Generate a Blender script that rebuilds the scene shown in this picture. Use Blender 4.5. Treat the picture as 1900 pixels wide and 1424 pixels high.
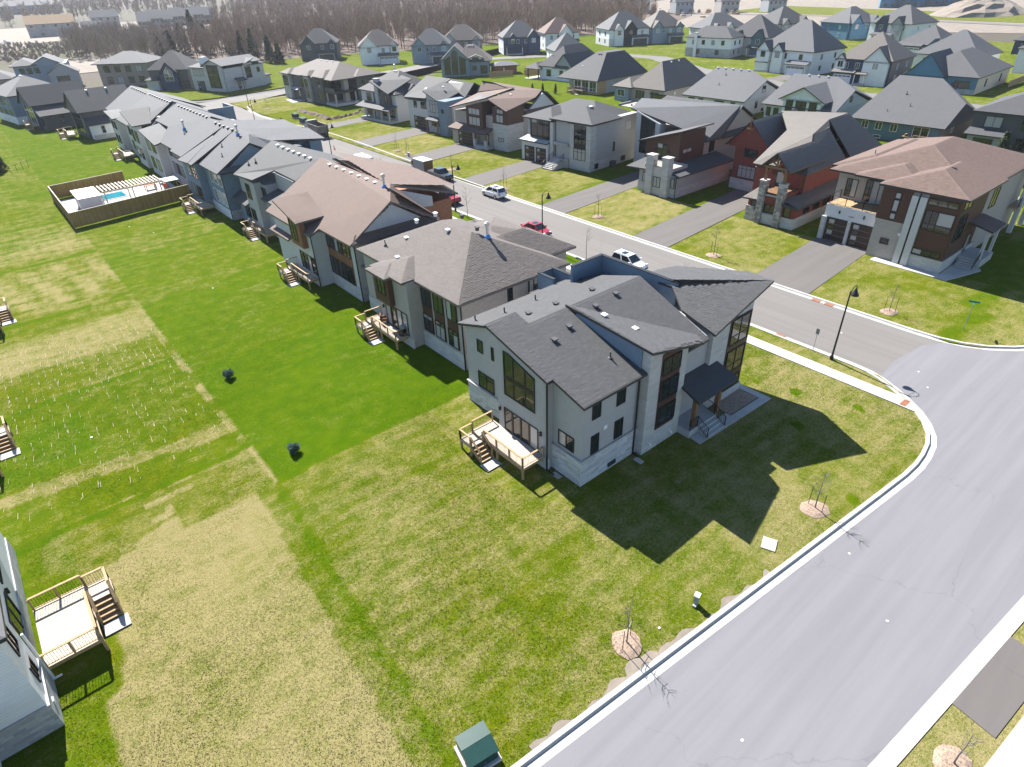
import bpy, math, random
import numpy as np
from mathutils import Vector, Matrix
for o in list(bpy.data.objects): bpy.data.objects.remove(o)
sc = bpy.context.scene; col = sc.collection
rnd = random.Random(11); npr = np.random.RandomState(5)
# ---------------- camera (a drone 30 m above the lawns) ----------------
F_PX, CX, CY, NAD = 1165.0, 950.0, 712.0, (1015.0, 2475.0)
def _d(px, py): return np.array([px-CX, py-CY, F_PX])
_up = -_d(*NAD); _up /= np.linalg.norm(_up)
_hy = CY+(-F_PX**2-(NAD[0]-CX)*(-200-CX))/(NAD[1]-CY)
_A = _d(-200, _hy); _A -= _A@_up*_up; _A /= np.linalg.norm(_A)
RC = np.array([np.cross(_A, _up), _A, _up]); HCAM = 30.0
def g(px, py, z=0.0):
    v = RC@_d(px, py); t = (z-HCAM)/v[2]; return v[0]*t, v[1]*t
cd = bpy.data.cameras.new('camera'); cam = bpy.data.objects.new('camera', cd); col.objects.link(cam)
cd.sensor_width = 36; cd.lens = F_PX/1900*36; cd.clip_end = 6000; cd.clip_start = 0.5
r, u, f = RC@[1, 0, 0], RC@[0, -1, 0], RC@[0, 0, 1]
cam.matrix_world = Matrix(((r[0], u[0], -f[0], 0), (r[1], u[1], -f[1], 0), (r[2], u[2], -f[2], HCAM), (0, 0, 0, 1)))
sc.camera = cam
# ---------------- sky, sun, exposure ----------------
SUN = Vector((0.13, 1.06, 1.0)).normalized()
w = bpy.data.worlds.new('World'); sc.world = w; w.use_nodes = True
nt = w.node_tree; nt.nodes.clear()
sky = nt.nodes.new('ShaderNodeTexSky'); sky.sky_type = 'NISHITA'; sky.sun_disc = False
sky.sun_elevation = math.asin(SUN.z); sky.sun_rotation = math.atan2(SUN.x, SUN.y)
sky.dust_density = 0.2; sky.ozone_density = 3.0
bg = nt.nodes.new('ShaderNodeBackground'); bg.inputs[1].default_value = 0.07
wo = nt.nodes.new('ShaderNodeOutputWorld')
nt.links.new(sky.outputs[0], bg.inputs[0]); nt.links.new(bg.outputs[0], wo.inputs[0])
sd = bpy.data.lights.new('sun', 'SUN'); sd.energy = 5.0; sd.angle = math.radians(0.53); sd.color = (1.0, 0.955, 0.89)
so = bpy.data.objects.new('sun', sd); col.objects.link(so); so.location = (60, 200, 150)
so.rotation_euler = SUN.to_track_quat('Z', 'Y').to_euler()
vs = sc.view_settings; vs.view_transform = 'Standard'; vs.look = 'None'; vs.exposure = 1.6; vs.gamma = 1.0; vs.use_curve_mapping = False
sc.render.engine = 'CYCLES'
# ---------------- materials ----------------
MT = {}
class NB:
    def __init__(s, name):
        s.m = bpy.data.materials.new(name); s.m.use_nodes = True; s.t = s.m.node_tree; s.t.nodes.clear()
        s.out = s.n('ShaderNodeOutputMaterial'); s.b = s.n('ShaderNodeBsdfPrincipled'); s.l(s.b.outputs[0], s.out.inputs[0])
        MT[name] = s.m
    def n(s, t, **k):
        x = s.t.nodes.new(t)
        for a, b in k.items(): setattr(x, a, b)
        return x
    def l(s, a, b): s.t.links.new(a, b)
    def put(s, sock, v):
        if hasattr(v, 'is_linked') or hasattr(v, 'links'): s.l(v, sock)
        else: sock.default_value = v
    def math(s, op, a, b=0.0, c=None, clamp=False):
        x = s.n('ShaderNodeMath', operation=op); x.use_clamp = clamp
        s.put(x.inputs[0], a); s.put(x.inputs[1], b)
        if c is not None: s.put(x.inputs[2], c)
        return x.outputs[0]
    def mix(s, f, a, b, mode='MIX'):
        x = s.n('ShaderNodeMix', data_type='RGBA', blend_type=mode)
        s.put(x.inputs[0], f); s.put(x.inputs[6], a if hasattr(a, 'links') else (*a, 1)[:4]); s.put(x.inputs[7], b if hasattr(b, 'links') else (*b, 1)[:4])
        return x.outputs[2]
    def pos(s): return s.n('ShaderNodeNewGeometry').outputs['Position']
    def xyz(s, v):
        x = s.n('ShaderNodeSeparateXYZ'); s.l(v, x.inputs[0]); return x.outputs
    def comb(s, x, y, z=0.0):
        c = s.n('ShaderNodeCombineXYZ'); s.put(c.inputs[0], x); s.put(c.inputs[1], y); s.put(c.inputs[2], z); return c.outputs[0]
    def noise(s, v, sc_, det=3.0, rough=0.55):
        x = s.n('ShaderNodeTexNoise'); s.l(v, x.inputs['Vector']); x.inputs['Scale'].default_value = sc_; x.inputs['Detail'].default_value = det; x.inputs['Roughness'].default_value = rough
        return x.outputs[0]
    def ramp(s, v, a, b):   # smooth step between a and b
        x = s.n('ShaderNodeMapRange'); x.interpolation_type = 'SMOOTHSTEP'; s.l(v, x.inputs[0]); x.inputs[1].default_value = a; x.inputs[2].default_value = b
        return x.outputs[0]
    def bump(s, h, st=0.3, dist=0.02):
        x = s.n('ShaderNodeBump'); x.inputs['Strength'].default_value = st; x.inputs['Distance'].default_value = dist; s.l(h, x.inputs['Height']); s.l(x.outputs[0], s.b.inputs['Normal'])
    def attr(s, nm):
        x = s.n('ShaderNodeAttribute'); x.attribute_name = nm; return x.outputs['Fac']
    def done(s, colour, rough=0.8, spec=0.3, metal=0.0):
        s.put(s.b.inputs['Base Color'], colour if hasattr(colour, 'links') else (*colour, 1)[:4])
        s.put(s.b.inputs['Roughness'], rough); s.b.inputs['Specular IOR Level'].default_value = spec; s.b.inputs['Metallic'].default_value = metal
        return s.m
def sh(c, k): return tuple(min(1, x*k) for x in c)
def plain(name, c, rough=0.7, var=0.12, scale=3.0, spec=0.3, metal=0.0, bump=0.0):
    b = NB(name); p = b.pos(); n1 = b.noise(p, scale, 4); n2 = b.noise(p, scale*9, 2)
    f = b.math('ADD', b.math('MULTIPLY', n1, 0.6), b.math('MULTIPLY', n2, 0.4))
    cc = b.mix(b.ramp(f, 0.3, 0.7), sh(c, 1-var), sh(c, 1+var))
    if bump: b.bump(n2, bump, 0.01)
    return b.done(cc, rough, spec, metal)
def siding(name, c, pitch=0.18, vert=False):
    b = NB(name); p = b.pos(); X = b.xyz(p)
    co = b.math('ADD', X[0], X[1]) if vert else X[2]
    fr = b.math('FRACT', b.math('DIVIDE', co, pitch))
    n1 = b.noise(p, 1.2, 4)
    row = b.n('ShaderNodeTexWhiteNoise', noise_dimensions='1D'); b.l(b.math('FLOOR', b.math('DIVIDE', co, pitch)), row.inputs['W'])
    cc = b.mix(n1, sh(c, 0.88), sh(c, 1.1)); cc = b.mix(b.math('MULTIPLY', row.outputs[0], 0.5), cc, sh(c, 0.9))
    cc = b.mix(b.ramp(fr, 0.1, 0.0), cc, sh(c, 0.45)); b.bump(fr, 0.5, 0.02)
    return b.done(cc, 0.6)
def masonry(name, c, bw=0.55, bh=0.16, var=0.25, mortar=0.75, c2=None):
    b = NB(name); p = b.pos(); X = b.xyz(p)
    br = b.n('ShaderNodeTexBrick'); b.l(b.comb(b.math('ADD', X[0], X[1]), X[2]), br.inputs['Vector'])
    br.inputs['Color1'].default_value = (*sh(c, 1-var), 1); br.inputs['Color2'].default_value = (*(c2 or sh(c, 1+var)), 1); br.inputs['Mortar'].default_value = (*sh(c, mortar), 1)
    br.inputs['Scale'].default_value = 1; br.inputs['Mortar Size'].default_value = bh*0.06; br.inputs['Brick Width'].default_value = bw; br.inputs['Row Height'].default_value = bh
    n = b.noise(p, 14, 4); cc = b.mix(0.35, br.outputs[0], b.mix(n, sh(c, 0.7), sh(c, 1.3)), 'MIX')
    b.bump(b.math('ADD', b.math('MULTIPLY', br.outputs[1], -1), n), 0.5, 0.015)
    return b.done(cc, 0.85)
def shingle(name, c):
    b = NB(name); p = b.pos(); X = b.xyz(p); N = b.xyz(b.n('ShaderNodeNewGeometry').outputs['True Normal'])
    sel = b.math('GREATER_THAN', b.math('ABSOLUTE', N[0]), b.math('ABSOLUTE', N[1]))
    u_ = b.math('ADD', b.math('MULTIPLY', X[1], sel), b.math('MULTIPLY', X[0], b.math('SUBTRACT', 1, sel)))
    br = b.n('ShaderNodeTexBrick'); b.l(b.comb(u_, b.math('MULTIPLY', X[2], 3.2)), br.inputs['Vector'])
    br.inputs['Color1'].default_value = (*sh(c, 0.86), 1); br.inputs['Color2'].default_value = (*sh(c, 1.14), 1); br.inputs['Mortar'].default_value = (*sh(c, 0.6), 1)
    br.inputs['Scale'].default_value = 1; br.inputs['Mortar Size'].default_value = 0.008; br.inputs['Brick Width'].default_value = 0.5; br.inputs['Row Height'].default_value = 0.26
    n = b.noise(p, 0.7, 3); n2 = b.noise(p, 40, 2)
    cc = b.mix(0.5, br.outputs[0], b.mix(b.attr('shade'), sh(c, 0.72), sh(c, 1.3)))
    cc = b.mix(b.math('MULTIPLY', n, 0.5), cc, sh(c, 1.15)); cc = b.mix(b.math('MULTIPLY', n2, 0.4), cc, sh(c, 0.7))
    b.bump(n2, 0.3, 0.006)
    return b.done(cc, 0.82, 0.3)
def glassm(name, c, rough=0.04, spec=1.0, blind=None):
    b = NB(name); p = b.pos()
    n = b.noise(p, 0.35, 2); cc = b.mix(n, sh(c, 0.5), sh(c, 1.6))
    if blind:
        k = b.n('ShaderNodeTexWhiteNoise', noise_dimensions='3D'); 
        X = b.xyz(p); k2 = b.math('FRACT', b.math('MULTIPLY', X[2], 9)); cc = b.mix(b.math('MULTIPLY', k2, 0.25), blind, sh(blind, 0.7))
    b.done(cc, rough, spec); b.b.inputs['IOR'].default_value = 1.45
    nn = b.noise(p, 1.1, 2); b.bump(nn, 0.08, 0.05)
    return b.m
plain('stucco_grey', (0.3463, 0.3463, 0.3511), 0.9, 0.05, 2)
plain('stucco_light', (0.468, 0.4628, 0.4576), 0.9, 0.05, 2)
plain('stucco_white', (0.5280, 0.5360, 0.5440), 0.9, 0.05, 2)
plain('stucco_blue', (0.1436, 0.1989, 0.2596), 0.85, 0.08, 2)
plain('stucco_taupe', (0.351, 0.3185, 0.2925), 0.9, 0.07, 2)
masonry('stone_light', (0.43, 0.425, 0.415), 0.9, 0.3, 0.16, 0.85)
masonry('stone_white', (0.6, 0.612, 0.636), 0.6, 0.14, 0.22, 0.8)
masonry('stone_rough', (0.36, 0.34, 0.31), 0.55, 0.3, 0.5, 0.6, (0.55, 0.53, 0.5))
masonry('stone_grey', (0.36, 0.36, 0.366), 0.5, 0.2, 0.3, 0.8)
masonry('brick_red', (0.186, 0.0504, 0.036), 0.25, 0.09, 0.22, 1.3)
masonry('brick_brown', (0.252, 0.21, 0.18), 0.3, 0.1, 0.15, 0.8)
masonry('brick_taupe', (0.36, 0.324, 0.294), 0.3, 0.1, 0.12, 0.85)
masonry('brick_orange', (0.36, 0.156, 0.09), 0.3, 0.1, 0.2, 1.0)
masonry('brick_dark', (0.102, 0.102, 0.1056), 0.3, 0.1, 0.2, 0.8)
siding('siding_brown', (0.0775, 0.0375, 0.02625), 0.16)
siding('siding_rust', (0.2125, 0.09375, 0.05), 0.16)
siding('siding_teal', (0.09375, 0.1562, 0.1875)); siding('siding_blue', (0.075, 0.1938, 0.2937)); siding('siding_navy', (0.035, 0.05625, 0.1063)); siding('siding_bluegrey', (0.2125, 0.2687, 0.3187))
siding('siding_white', (0.72, 0.73, 0.75)); siding('siding_beige', (0.5, 0.4625, 0.4125)); siding('siding_greige', (0.4125, 0.4, 0.375)); siding('siding_dark', (0.075, 0.0775, 0.085)); siding('siding_grey', (0.3125, 0.325, 0.3375))
siding('siding_white_vert', (0.7, 0.71, 0.73), 0.3, True)
siding('siding_black', (0.025, 0.02625, 0.03))
shingle('roof_charcoal', (0.0697, 0.0697, 0.07225)); shingle('roof_taupe', (0.124, 0.107, 0.098)); shingle('roof_brown', (0.143, 0.099, 0.082)); shingle('roof_grey', (0.08928, 0.08928, 0.09288)); shingle('roof_black', (0.035, 0.037, 0.043)); shingle('roof_light', (0.103, 0.105, 0.112)); shingle('roof_beige', (0.1428, 0.1292, 0.1165)); shingle('roof_midgrey', (0.07128, 0.07272, 0.07704))
plain('trim_black', (0.018, 0.019, 0.021), 0.45, 0.15, 2); plain('trim_brown', (0.05, 0.032, 0.025), 0.5); plain('trim_white', (0.75, 0.75, 0.75), 0.5, 0.05); plain('trim_grey', (0.3, 0.3, 0.31), 0.6); plain('fascia_dark', (0.04, 0.04, 0.042), 0.5); plain('fascia_taupe', (0.13, 0.11, 0.1), 0.5)
plain('metal_roof', (0.3744, 0.3869, 0.3994), 0.35, 0.05, 1, 0.5); plain('vent_white', (0.7, 0.7, 0.69), 0.5, 0.05); plain('vent_dark', (0.07, 0.07, 0.075), 0.6); plain('flashing', (0.5, 0.51, 0.52), 0.35, 0.1, 3, 0.5, 0.6); plain('blue_tape', (0.05, 0.2, 0.5), 0.5)
plain('garage_brown', (0.045, 0.026, 0.02), 0.55, 0.2, 1.5); plain('garage_dark', (0.05, 0.05, 0.052), 0.5); plain('garage_white', (0.62, 0.64, 0.68), 0.5, 0.04); plain('door_dark', (0.03, 0.03, 0.032), 0.4)
glassm('glass', (0.016, 0.021, 0.024)); glassm('glass_blind', (0.1, 0.1, 0.1), 0.12, 0.8, (0.34, 0.345, 0.35)); glassm('glass_warm', (0.05, 0.045, 0.03), 0.03)
plain('concrete', (0.3744, 0.3636, 0.3456), 0.85, 0.1, 1.5, bump=0.1); plain('kerb_concrete', (0.3600, 0.3492, 0.3276), 0.85, 0.12, 1.2, bump=0.1); plain('step_concrete', (0.3600, 0.3600, 0.3528), 0.85, 0.08, 2)
plain('timber', (0.3276, 0.2262, 0.1209), 0.75, 0.22, 5, bump=0.1); plain('timber_pale', (0.4160, 0.3619, 0.2995), 0.8, 0.16, 6, bump=0.1); plain('timber_beam', (0.1872, 0.1040, 0.0520), 0.7, 0.2, 4); plain('plywood', (0.3640, 0.2330, 0.1165), 0.8, 0.15, 2); plain('brick_paver', (0.2184, 0.0884, 0.0520), 0.8, 0.2, 3)
plain('pole_black', (0.013, 0.013, 0.014), 0.45, 0.1); plain('rail_black', (0.012, 0.012, 0.013), 0.45)
plain('utility_green', (0.0114, 0.0442, 0.0390), 0.45, 0.12, 2); plain('utility_grey', (0.22, 0.24, 0.25), 0.5); plain('sign_green', (0.01, 0.16, 0.11), 0.5); plain('post_grey', (0.2, 0.2, 0.2), 0.6)
plain('mulch', (0.27, 0.2, 0.15), 0.95, 0.4, 9, bump=0.8); plain('bark', (0.1248, 0.0988, 0.0858), 0.9, 0.3, 6); plain('bark_pale', (0.1560, 0.1352, 0.1222), 0.9, 0.25, 6); plain('twig_red', (0.1456, 0.0832, 0.0676), 0.9)
plain('dirt', (0.11, 0.078, 0.052), 0.95, 0.3, 2.5, bump=0.6); plain('dirt_pale', (0.1914, 0.1622, 0.1331), 0.95, 0.2, 0.2, bump=0.4); plain('rubble', (0.2080, 0.2028, 0.1924), 0.9, 0.3, 3); plain('boulder', (0.2184, 0.2080, 0.1924), 0.85, 0.25, 2, bump=0.4)
plain('tyre', (0.015, 0.015, 0.016), 0.8); plain('rim', (0.45, 0.45, 0.46), 0.3, 0.05, 5, 0.5, 0.8); plain('chrome', (0.5, 0.5, 0.5), 0.2, 0.02, 2, 0.5, 0.9)
for nm, c in dict(car_red=(0.3, 0.008, 0.013), car_white=(0.72, 0.73, 0.74), car_dark=(0.02, 0.026, 0.04), car_black=(0.012, 0.012, 0.014), van_white=(0.7, 0.71, 0.72)).items():
    m_ = plain(nm, c, 0.3, 0.03, 1, 0.5); m_.node_tree.nodes['Principled BSDF'].inputs['Coat Weight'].default_value = 0.6
plain('car_glass', (0.012, 0.018, 0.02), 0.05, 0.05, 1, 0.8); plain('lamp_clear', (0.6, 0.6, 0.6), 0.15); plain('lamp_red', (0.35, 0.01, 0.01), 0.25); plain('truck_body', (0.16, 0.14, 0.12), 0.6, 0.3, 2); plain('truck_cab', (0.3, 0.33, 0.36), 0.35); plain('orange', (0.75, 0.16, 0.03), 0.6); plain('red_plastic', (0.55, 0.07, 0.03), 0.5)
plain('skin', (0.45, 0.28, 0.2), 0.6); plain('hair', (0.03, 0.02, 0.015), 0.8); plain('cloth_brown', (0.16, 0.075, 0.04), 0.9); plain('cloth_dark', (0.025, 0.028, 0.035), 0.9)
plain('straw', (0.3, 0.26, 0.16), 0.95, 0.3, 4); plain('pool_water', (0.02, 0.2, 0.27), 0.06, 0.25, 0.9, 0.8); plain('steel_sheet', (0.48, 0.5, 0.55), 0.5, 0.06, 2, 0.5); plain('house_wrap', (0.3224, 0.3016, 0.2808), 0.8, 0.15, 0.6); plain('hedge_leaf', (0.0390, 0.0520, 0.0182), 0.8, 0.4, 2); plain('spruce_leaf', (0.0442, 0.0650, 0.0234), 0.8, 0.4, 3); plain('blue_spruce', (0.035, 0.075, 0.06), 0.8, 0.4, 6); plain('cedar_leaf', (0.0364, 0.0494, 0.0146), 0.85, 0.45, 1.5); plain('conifer_leaf', (0.04, 0.06, 0.024), 0.85, 0.45, 0.8); plain('bud_leaf', (0.1040, 0.1352, 0.0260), 0.8, 0.3, 3)
plain('rail_glass', (0.03, 0.03, 0.03), 0.05, 0.02); plain('rust_metal', (0.3, 0.13, 0.08), 0.8, 0.3, 3)
b = NB('shed_tin'); X = b.xyz(b.pos()); b.bump(b.math('SINE', b.math('MULTIPLY', X[1], 22.0)), 0.6, 0.02); b.done((0.46, 0.48, 0.54), 0.45, 0.5)
# asphalt
def asphalt(name, c, streak):
    b = NB(name); p = b.pos(); X = b.xyz(p)
    ax = b.comb(b.math('MULTIPLY', X[0], streak[0]), b.math('MULTIPLY', X[1], streak[1]))
    n1 = b.noise(ax, 1.0, 4); n2 = b.noise(p, 60, 2); n3 = b.noise(p, 0.12, 3)
    cc = b.mix(b.ramp(n1, 0.3, 0.7), sh(c, 0.92), sh(c, 1.07)); cc = b.mix(b.math('MULTIPLY', n3, 0.35), cc, sh(c, 0.72)); cc = b.mix(b.math('MULTIPLY', b.ramp(n2, 0.5, 0.75), 0.35), cc, sh(c, 1.45))
    cr = b.n('ShaderNodeTexVoronoi', feature='DISTANCE_TO_EDGE'); b.l(b.comb(b.math('ADD', X[0], b.math('MULTIPLY', b.noise(p, 0.6, 4), 3)), b.math('ADD', X[1], b.math('MULTIPLY', n1, 1.5))), cr.inputs['Vector']); cr.inputs['Scale'].default_value = 0.055
    cc = b.mix(b.math('MULTIPLY', b.ramp(cr.outputs[0], 0.0016, 0.0006), 0.22), cc, sh(c, 0.45))
    b.bump(n2, 0.4, 0.01); return b.done(cc, 0.9, 0.25)
asphalt('asphalt_cross', (0.165, 0.161, 0.172), (0.06, 1.3)); asphalt('asphalt_street', (0.15, 0.141, 0.132), (1.3, 0.05)); asphalt('asphalt_drive', (0.115, 0.106, 0.1), (0.07, 0.9))
# lawn: attribute 'dry' 0..1 is where the turf really is straw coloured; sod rolls from a brick pattern
def lawn(name, rot=0.0):
    b = NB(name); p = b.pos(); X = b.xyz(p); dry = b.attr('dry'); dark = b.attr('lush')
    br = b.n('ShaderNodeTexBrick'); b.l(b.comb(X[0], X[1]), br.inputs['Vector']); br.offset = 0.37; br.inputs['Scale'].default_value = 1; br.inputs['Brick Width'].default_value = 1.6; br.inputs['Row Height'].default_value = 0.62; br.inputs['Mortar Size'].default_value = 0.012; br.inputs['Color1'].default_value = (0, 0, 0, 1); br.inputs['Color2'].default_value = (1, 1, 1, 1); br.inputs['Mortar'].default_value = (0.5, 0.5, 0.5, 1); br.inputs['Bias'].default_value = -0.05
    sod = b.xyz(br.outputs[0])[0]
    n0 = b.noise(p, 0.13, 4, 0.6); n1 = b.noise(p, 0.75, 6, 0.65); n2 = b.noise(p, 4.5, 5, 0.75); n3 = b.noise(p, 17, 4, 0.8)
    d = b.math('ADD', dry, b.math('MULTIPLY', b.math('SUBTRACT', sod, 0.5), 0.2))
    d = b.math('ADD', d, b.math('MULTIPLY', b.math('SUBTRACT', n1, 0.5), 0.95)); d = b.math('ADD', d, b.math('MULTIPLY', b.math('SUBTRACT', n2, 0.5), 1.3)); d = b.math('ADD', d, b.math('MULTIPLY', b.math('SUBTRACT', n0, 0.5), 0.6)); d = b.math('ADD', d, b.math('MULTIPLY', b.math('SUBTRACT', n3, 0.5), 1.2))
    g1 = b.mix(b.ramp(n1, 0.35, 0.65), (0.068, 0.098, 0.0008), (0.1, 0.116, 0.0012)); g2 = b.mix(b.ramp(n1, 0.35, 0.65), (0.044, 0.094, 0.0002), (0.066, 0.112, 0.0005)); g1 = b.mix(dark, g1, g2)
    cc = b.mix(b.ramp(d, 0.15, 1.0), g1, (0.235, 0.2, 0.09))
    cc = b.mix(b.math('MULTIPLY', b.ramp(n3, 0.52, 0.3), 0.8), cc, (0.022, 0.036, 0.001)); cc = b.mix(b.math('MULTIPLY', b.ramp(n3, 0.55, 0.75), b.math('ADD', 0.28, b.math('MULTIPLY', dry, 0.5), None, True)), cc, (0.34, 0.3, 0.15))
    seam = b.math('MULTIPLY', b.ramp(br.outputs[1], 0.2, 0.9), b.math('MULTIPLY', b.ramp(n1, 0.45, 0.6), 0.35)); cc = b.mix(seam, cc, (0.03, 0.035, 0.006))
    b.bump(b.math('ADD', b.math('MULTIPLY', n3, 0.6), n2), 0.8, 0.07); return b.done(cc, 1.0, 0.02)
lawn('grass')
b = NB('far_ground'); p = b.pos(); n1 = b.noise(p, 0.012, 5); n2 = b.noise(p, 0.3, 5)
cc = b.mix(b.ramp(n1, 0.4, 0.6), (0.075, 0.062, 0.05), (0.06, 0.078, 0.02)); cc = b.mix(n2, cc, (0.1, 0.085, 0.07)); b.done(cc, 0.95, 0.1)
b = NB('wood_fence'); p = b.pos(); X = b.xyz(p); wn = b.n('ShaderNodeTexWhiteNoise', noise_dimensions='2D'); b.l(b.comb(b.math('FLOOR', b.math('MULTIPLY', X[0], 5.2)), b.math('FLOOR', b.math('MULTIPLY', X[1], 5.2))), wn.inputs['Vector'])
cc = b.mix(wn.outputs[0], (0.27, 0.18, 0.05), (0.4, 0.27, 0.085)); cc = b.mix(b.noise(p, 3, 4), cc, (0.2, 0.12, 0.035)); b.done(cc, 0.8)
b = NB('forest_twig'); a_ = b.attr('shade'); cc = b.mix(a_, (0.165, 0.12, 0.09), (0.34, 0.262, 0.2)); b.done(cc, 0.95, 0.05)
b = NB('scrub_twig'); a_ = b.attr('shade'); cc = b.mix(a_, (0.17, 0.135, 0.115), (0.32, 0.27, 0.21)); b.done(cc, 0.95, 0.05)
b = NB('forest_floor'); p = b.pos(); cc = b.mix(b.noise(p, 0.2, 4), (0.09, 0.07, 0.06), (0.17, 0.135, 0.115)); b.done(cc, 0.95, 0.05)
# ---------------- mesh helpers ----------------
class MB:
    def __init__(s): s.v = []; s.f = []; s.mi = []
    def face(s, pts, mi=0):
        i = len(s.v); s.v += [tuple(map(float, p)) for p in pts]; s.f.append(tuple(range(i, i+len(pts)))); s.mi.append(mi)
    def box(s, x0, x1, y0, y1, z0, z1, mi=0):
        i = len(s.v); s.v += [(x, y, z) for z in (z0, z1) for x, y in ((x0, y0), (x1, y0), (x1, y1), (x0, y1))]
        for q in ((3, 2, 1, 0), (4, 5, 6, 7), (0, 1, 5, 4), (1, 2, 6, 5), (2, 3, 7, 6), (3, 0, 4, 7)): s.f.append(tuple(i+k for k in q)); s.mi.append(mi)
        return s
    def prism(s, poly, vec, mi=0, top=None):   # poly extruded by vec; poly's own face gets `top`
        i = len(s.v); n = len(poly); s.v += [tuple(map(float, p)) for p in poly]+[tuple(float(a)+float(b) for a, b in zip(p, vec)) for p in poly]
        s.f.append(tuple(range(i, i+n))); s.mi.append(mi if top is None else top)
        s.f.append(tuple(range(i+2*n-1, i+n-1, -1))); s.mi.append(mi)
        for k in range(n): s.f.append((i+k, i+n+k, i+n+(k+1) % n, i+(k+1) % n)); s.mi.append(mi)
        return s
    def tube(s, pts, r, n=8, mi=0, cap=True):
        if not hasattr(r, '__len__'): r = [r]*len(pts)
        P = [Vector(p) for p in pts]; base = len(s.v)
        for k, p in enumerate(P):
            t = (P[min(k+1, len(P)-1)]-P[max(k-1, 0)]).normalized(); a = t.orthogonal().normalized() if k == 0 else (a-t*a.dot(t)).normalized(); b_ = t.cross(a)
            for j in range(n):
                an = 2*math.pi*j/n; s.v.append(tuple(p+(a*math.cos(an)+b_*math.sin(an))*r[k]))
        for k in range(len(P)-1):
            for j in range(n): s.f.append((base+k*n+j, base+k*n+(j+1) % n, base+(k+1)*n+(j+1) % n, base+(k+1)*n+j)); s.mi.append(mi)
        if cap:
            s.f.append(tuple(base+j for j in reversed(range(n)))); s.mi.append(mi); s.f.append(tuple(base+(len(P)-1)*n+j for j in range(n))); s.mi.append(mi)
        return s
    def lathe(s, prof, n=12, c=(0, 0, 0), mi=0):
        base = len(s.v)
        for rr, z in prof:
            for j in range(n): an = 2*math.pi*j/n; s.v.append((c[0]+rr*math.cos(an), c[1]+rr*math.sin(an), c[2]+z))
        for k in range(len(prof)-1):
            for j in range(n): s.f.append((base+k*n+j, base+k*n+(j+1) % n, base+(k+1)*n+(j+1) % n, base+(k+1)*n+j)); s.mi.append(mi)
        s.f.append(tuple(base+j for j in reversed(range(n)))); s.mi.append(mi); s.f.append(tuple(base+(len(prof)-1)*n+j for j in range(n))); s.mi.append(mi)
        return s
    def build(s, name, mat, parent=None, smooth=False, shade=None):
        me = bpy.data.meshes.new(name); me.from_pydata(s.v, [], s.f)
        for m in (mat if isinstance(mat, (list, tuple)) else [mat]): me.materials.append(MT[m] if isinstance(m, str) else m)
        if any(s.mi): me.polygons.foreach_set('material_index', s.mi)
        if smooth: me.polygons.foreach_set('use_smooth', [True]*len(s.f))
        if shade is not None:
            a = me.attributes.new('shade', 'FLOAT', 'FACE'); a.data.foreach_set('value', shade)
        me.update(); o = bpy.data.objects.new(name, me); col.objects.link(o)
        if parent: o.parent = parent
        return o
def tag(o, label=None, cat=None, group=None, kind=None):
    if label: o['label'] = label
    if cat: o['category'] = cat
    if group: o['group'] = group
    if kind: o['kind'] = kind
    return o
def empty(name, loc, yaw=0.0, label=None, cat=None, group=None):
    o = bpy.data.objects.new(name, None); col.objects.link(o); o.location = loc; o.rotation_euler[2] = math.radians(yaw); o.empty_display_size = 0.3
    return tag(o, label, cat, group)
def copy_tree(o, parent=None):
    c = o.copy(); col.objects.link(c); c.parent = parent
    for ch in list(o.children): copy_tree(ch, c)
    return c
def bx(name, b6, mat, parent=None): return MB().box(*b6).build(name, mat, parent)
def sheet(name, pts, z, mat, kind='structure', label=None, cat=None, th=0.0, parent=None):
    m = MB()
    if th: m.prism([(x, y, z) for x, y in pts], (0, 0, -th))
    else: m.face([(x, y, z) for x, y in pts])
    o = m.build(name, mat, parent); return tag(o, label, cat, None, kind)
def pip(poly, px, py):
    ins = np.zeros(px.shape, bool); j = len(poly)-1
    for i in range(len(poly)):
        xi, yi = poly[i]; xj, yj = poly[j]
        c = ((yi > py) != (yj > py)) & (px < (xj-xi)*(py-yi)/((yj-yi) if abs(yj-yi) > 1e-12 else 1e-12)+xi); ins ^= c; j = i
    return ins
def tabs_for(mb, shade, poly, rowh=0.17, tabw=0.33):
    P = [np.array(p, float) for p in poly]; n = np.zeros(3)
    for i in range(len(P)): n += np.cross(P[i], P[(i+1) % len(P)])
    n /= np.linalg.norm(n); n = n if n[2] > 0 else -n
    h = np.cross([0, 0, 1.0], n); h = h/np.linalg.norm(h) if np.linalg.norm(h) > 1e-3 else np.array([1.0, 0, 0]); s_ = np.cross(h, n); s_ = s_ if s_[2] < 0 else -s_
    q = [((p-P[0])@h, (p-P[0])@s_) for p in P]; hs = [a for a, b in q]; ss = [b for a, b in q]
    rows = np.arange(min(ss)-0.05, max(ss), rowh); R_ = []
    for k, sv in enumerate(rows):
        cs = np.arange(min(hs)-tabw*npr.rand(), max(hs), tabw); R_.append(np.stack([cs, np.full_like(cs, sv)], 1))
    T = np.concatenate(R_); wj = tabw*0.97
    ok = np.ones(len(T), bool)
    for dx, dy in ((0.02, 0.02), (wj-.02, 0.02), (0.02, rowh), (wj-.02, rowh)): ok &= pip(q, T[:, 0]+dx, T[:, 1]+dy)
    for a, b_ in T[ok]:
        lo = 0.012+0.016*npr.rand(); i = len(mb.v)
        for da, db, li in ((0, 0, 0.004), (wj, 0, 0.004), (wj, rowh+0.01, lo), (0, rowh+0.01, lo)): mb.v.append(tuple(P[0]+h*(a+da)+s_*(b_+db)+n*li))
        mb.f.append((i, i+1, i+2, i+3)); mb.mi.append(0); shade.append(float(npr.rand()))
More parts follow.
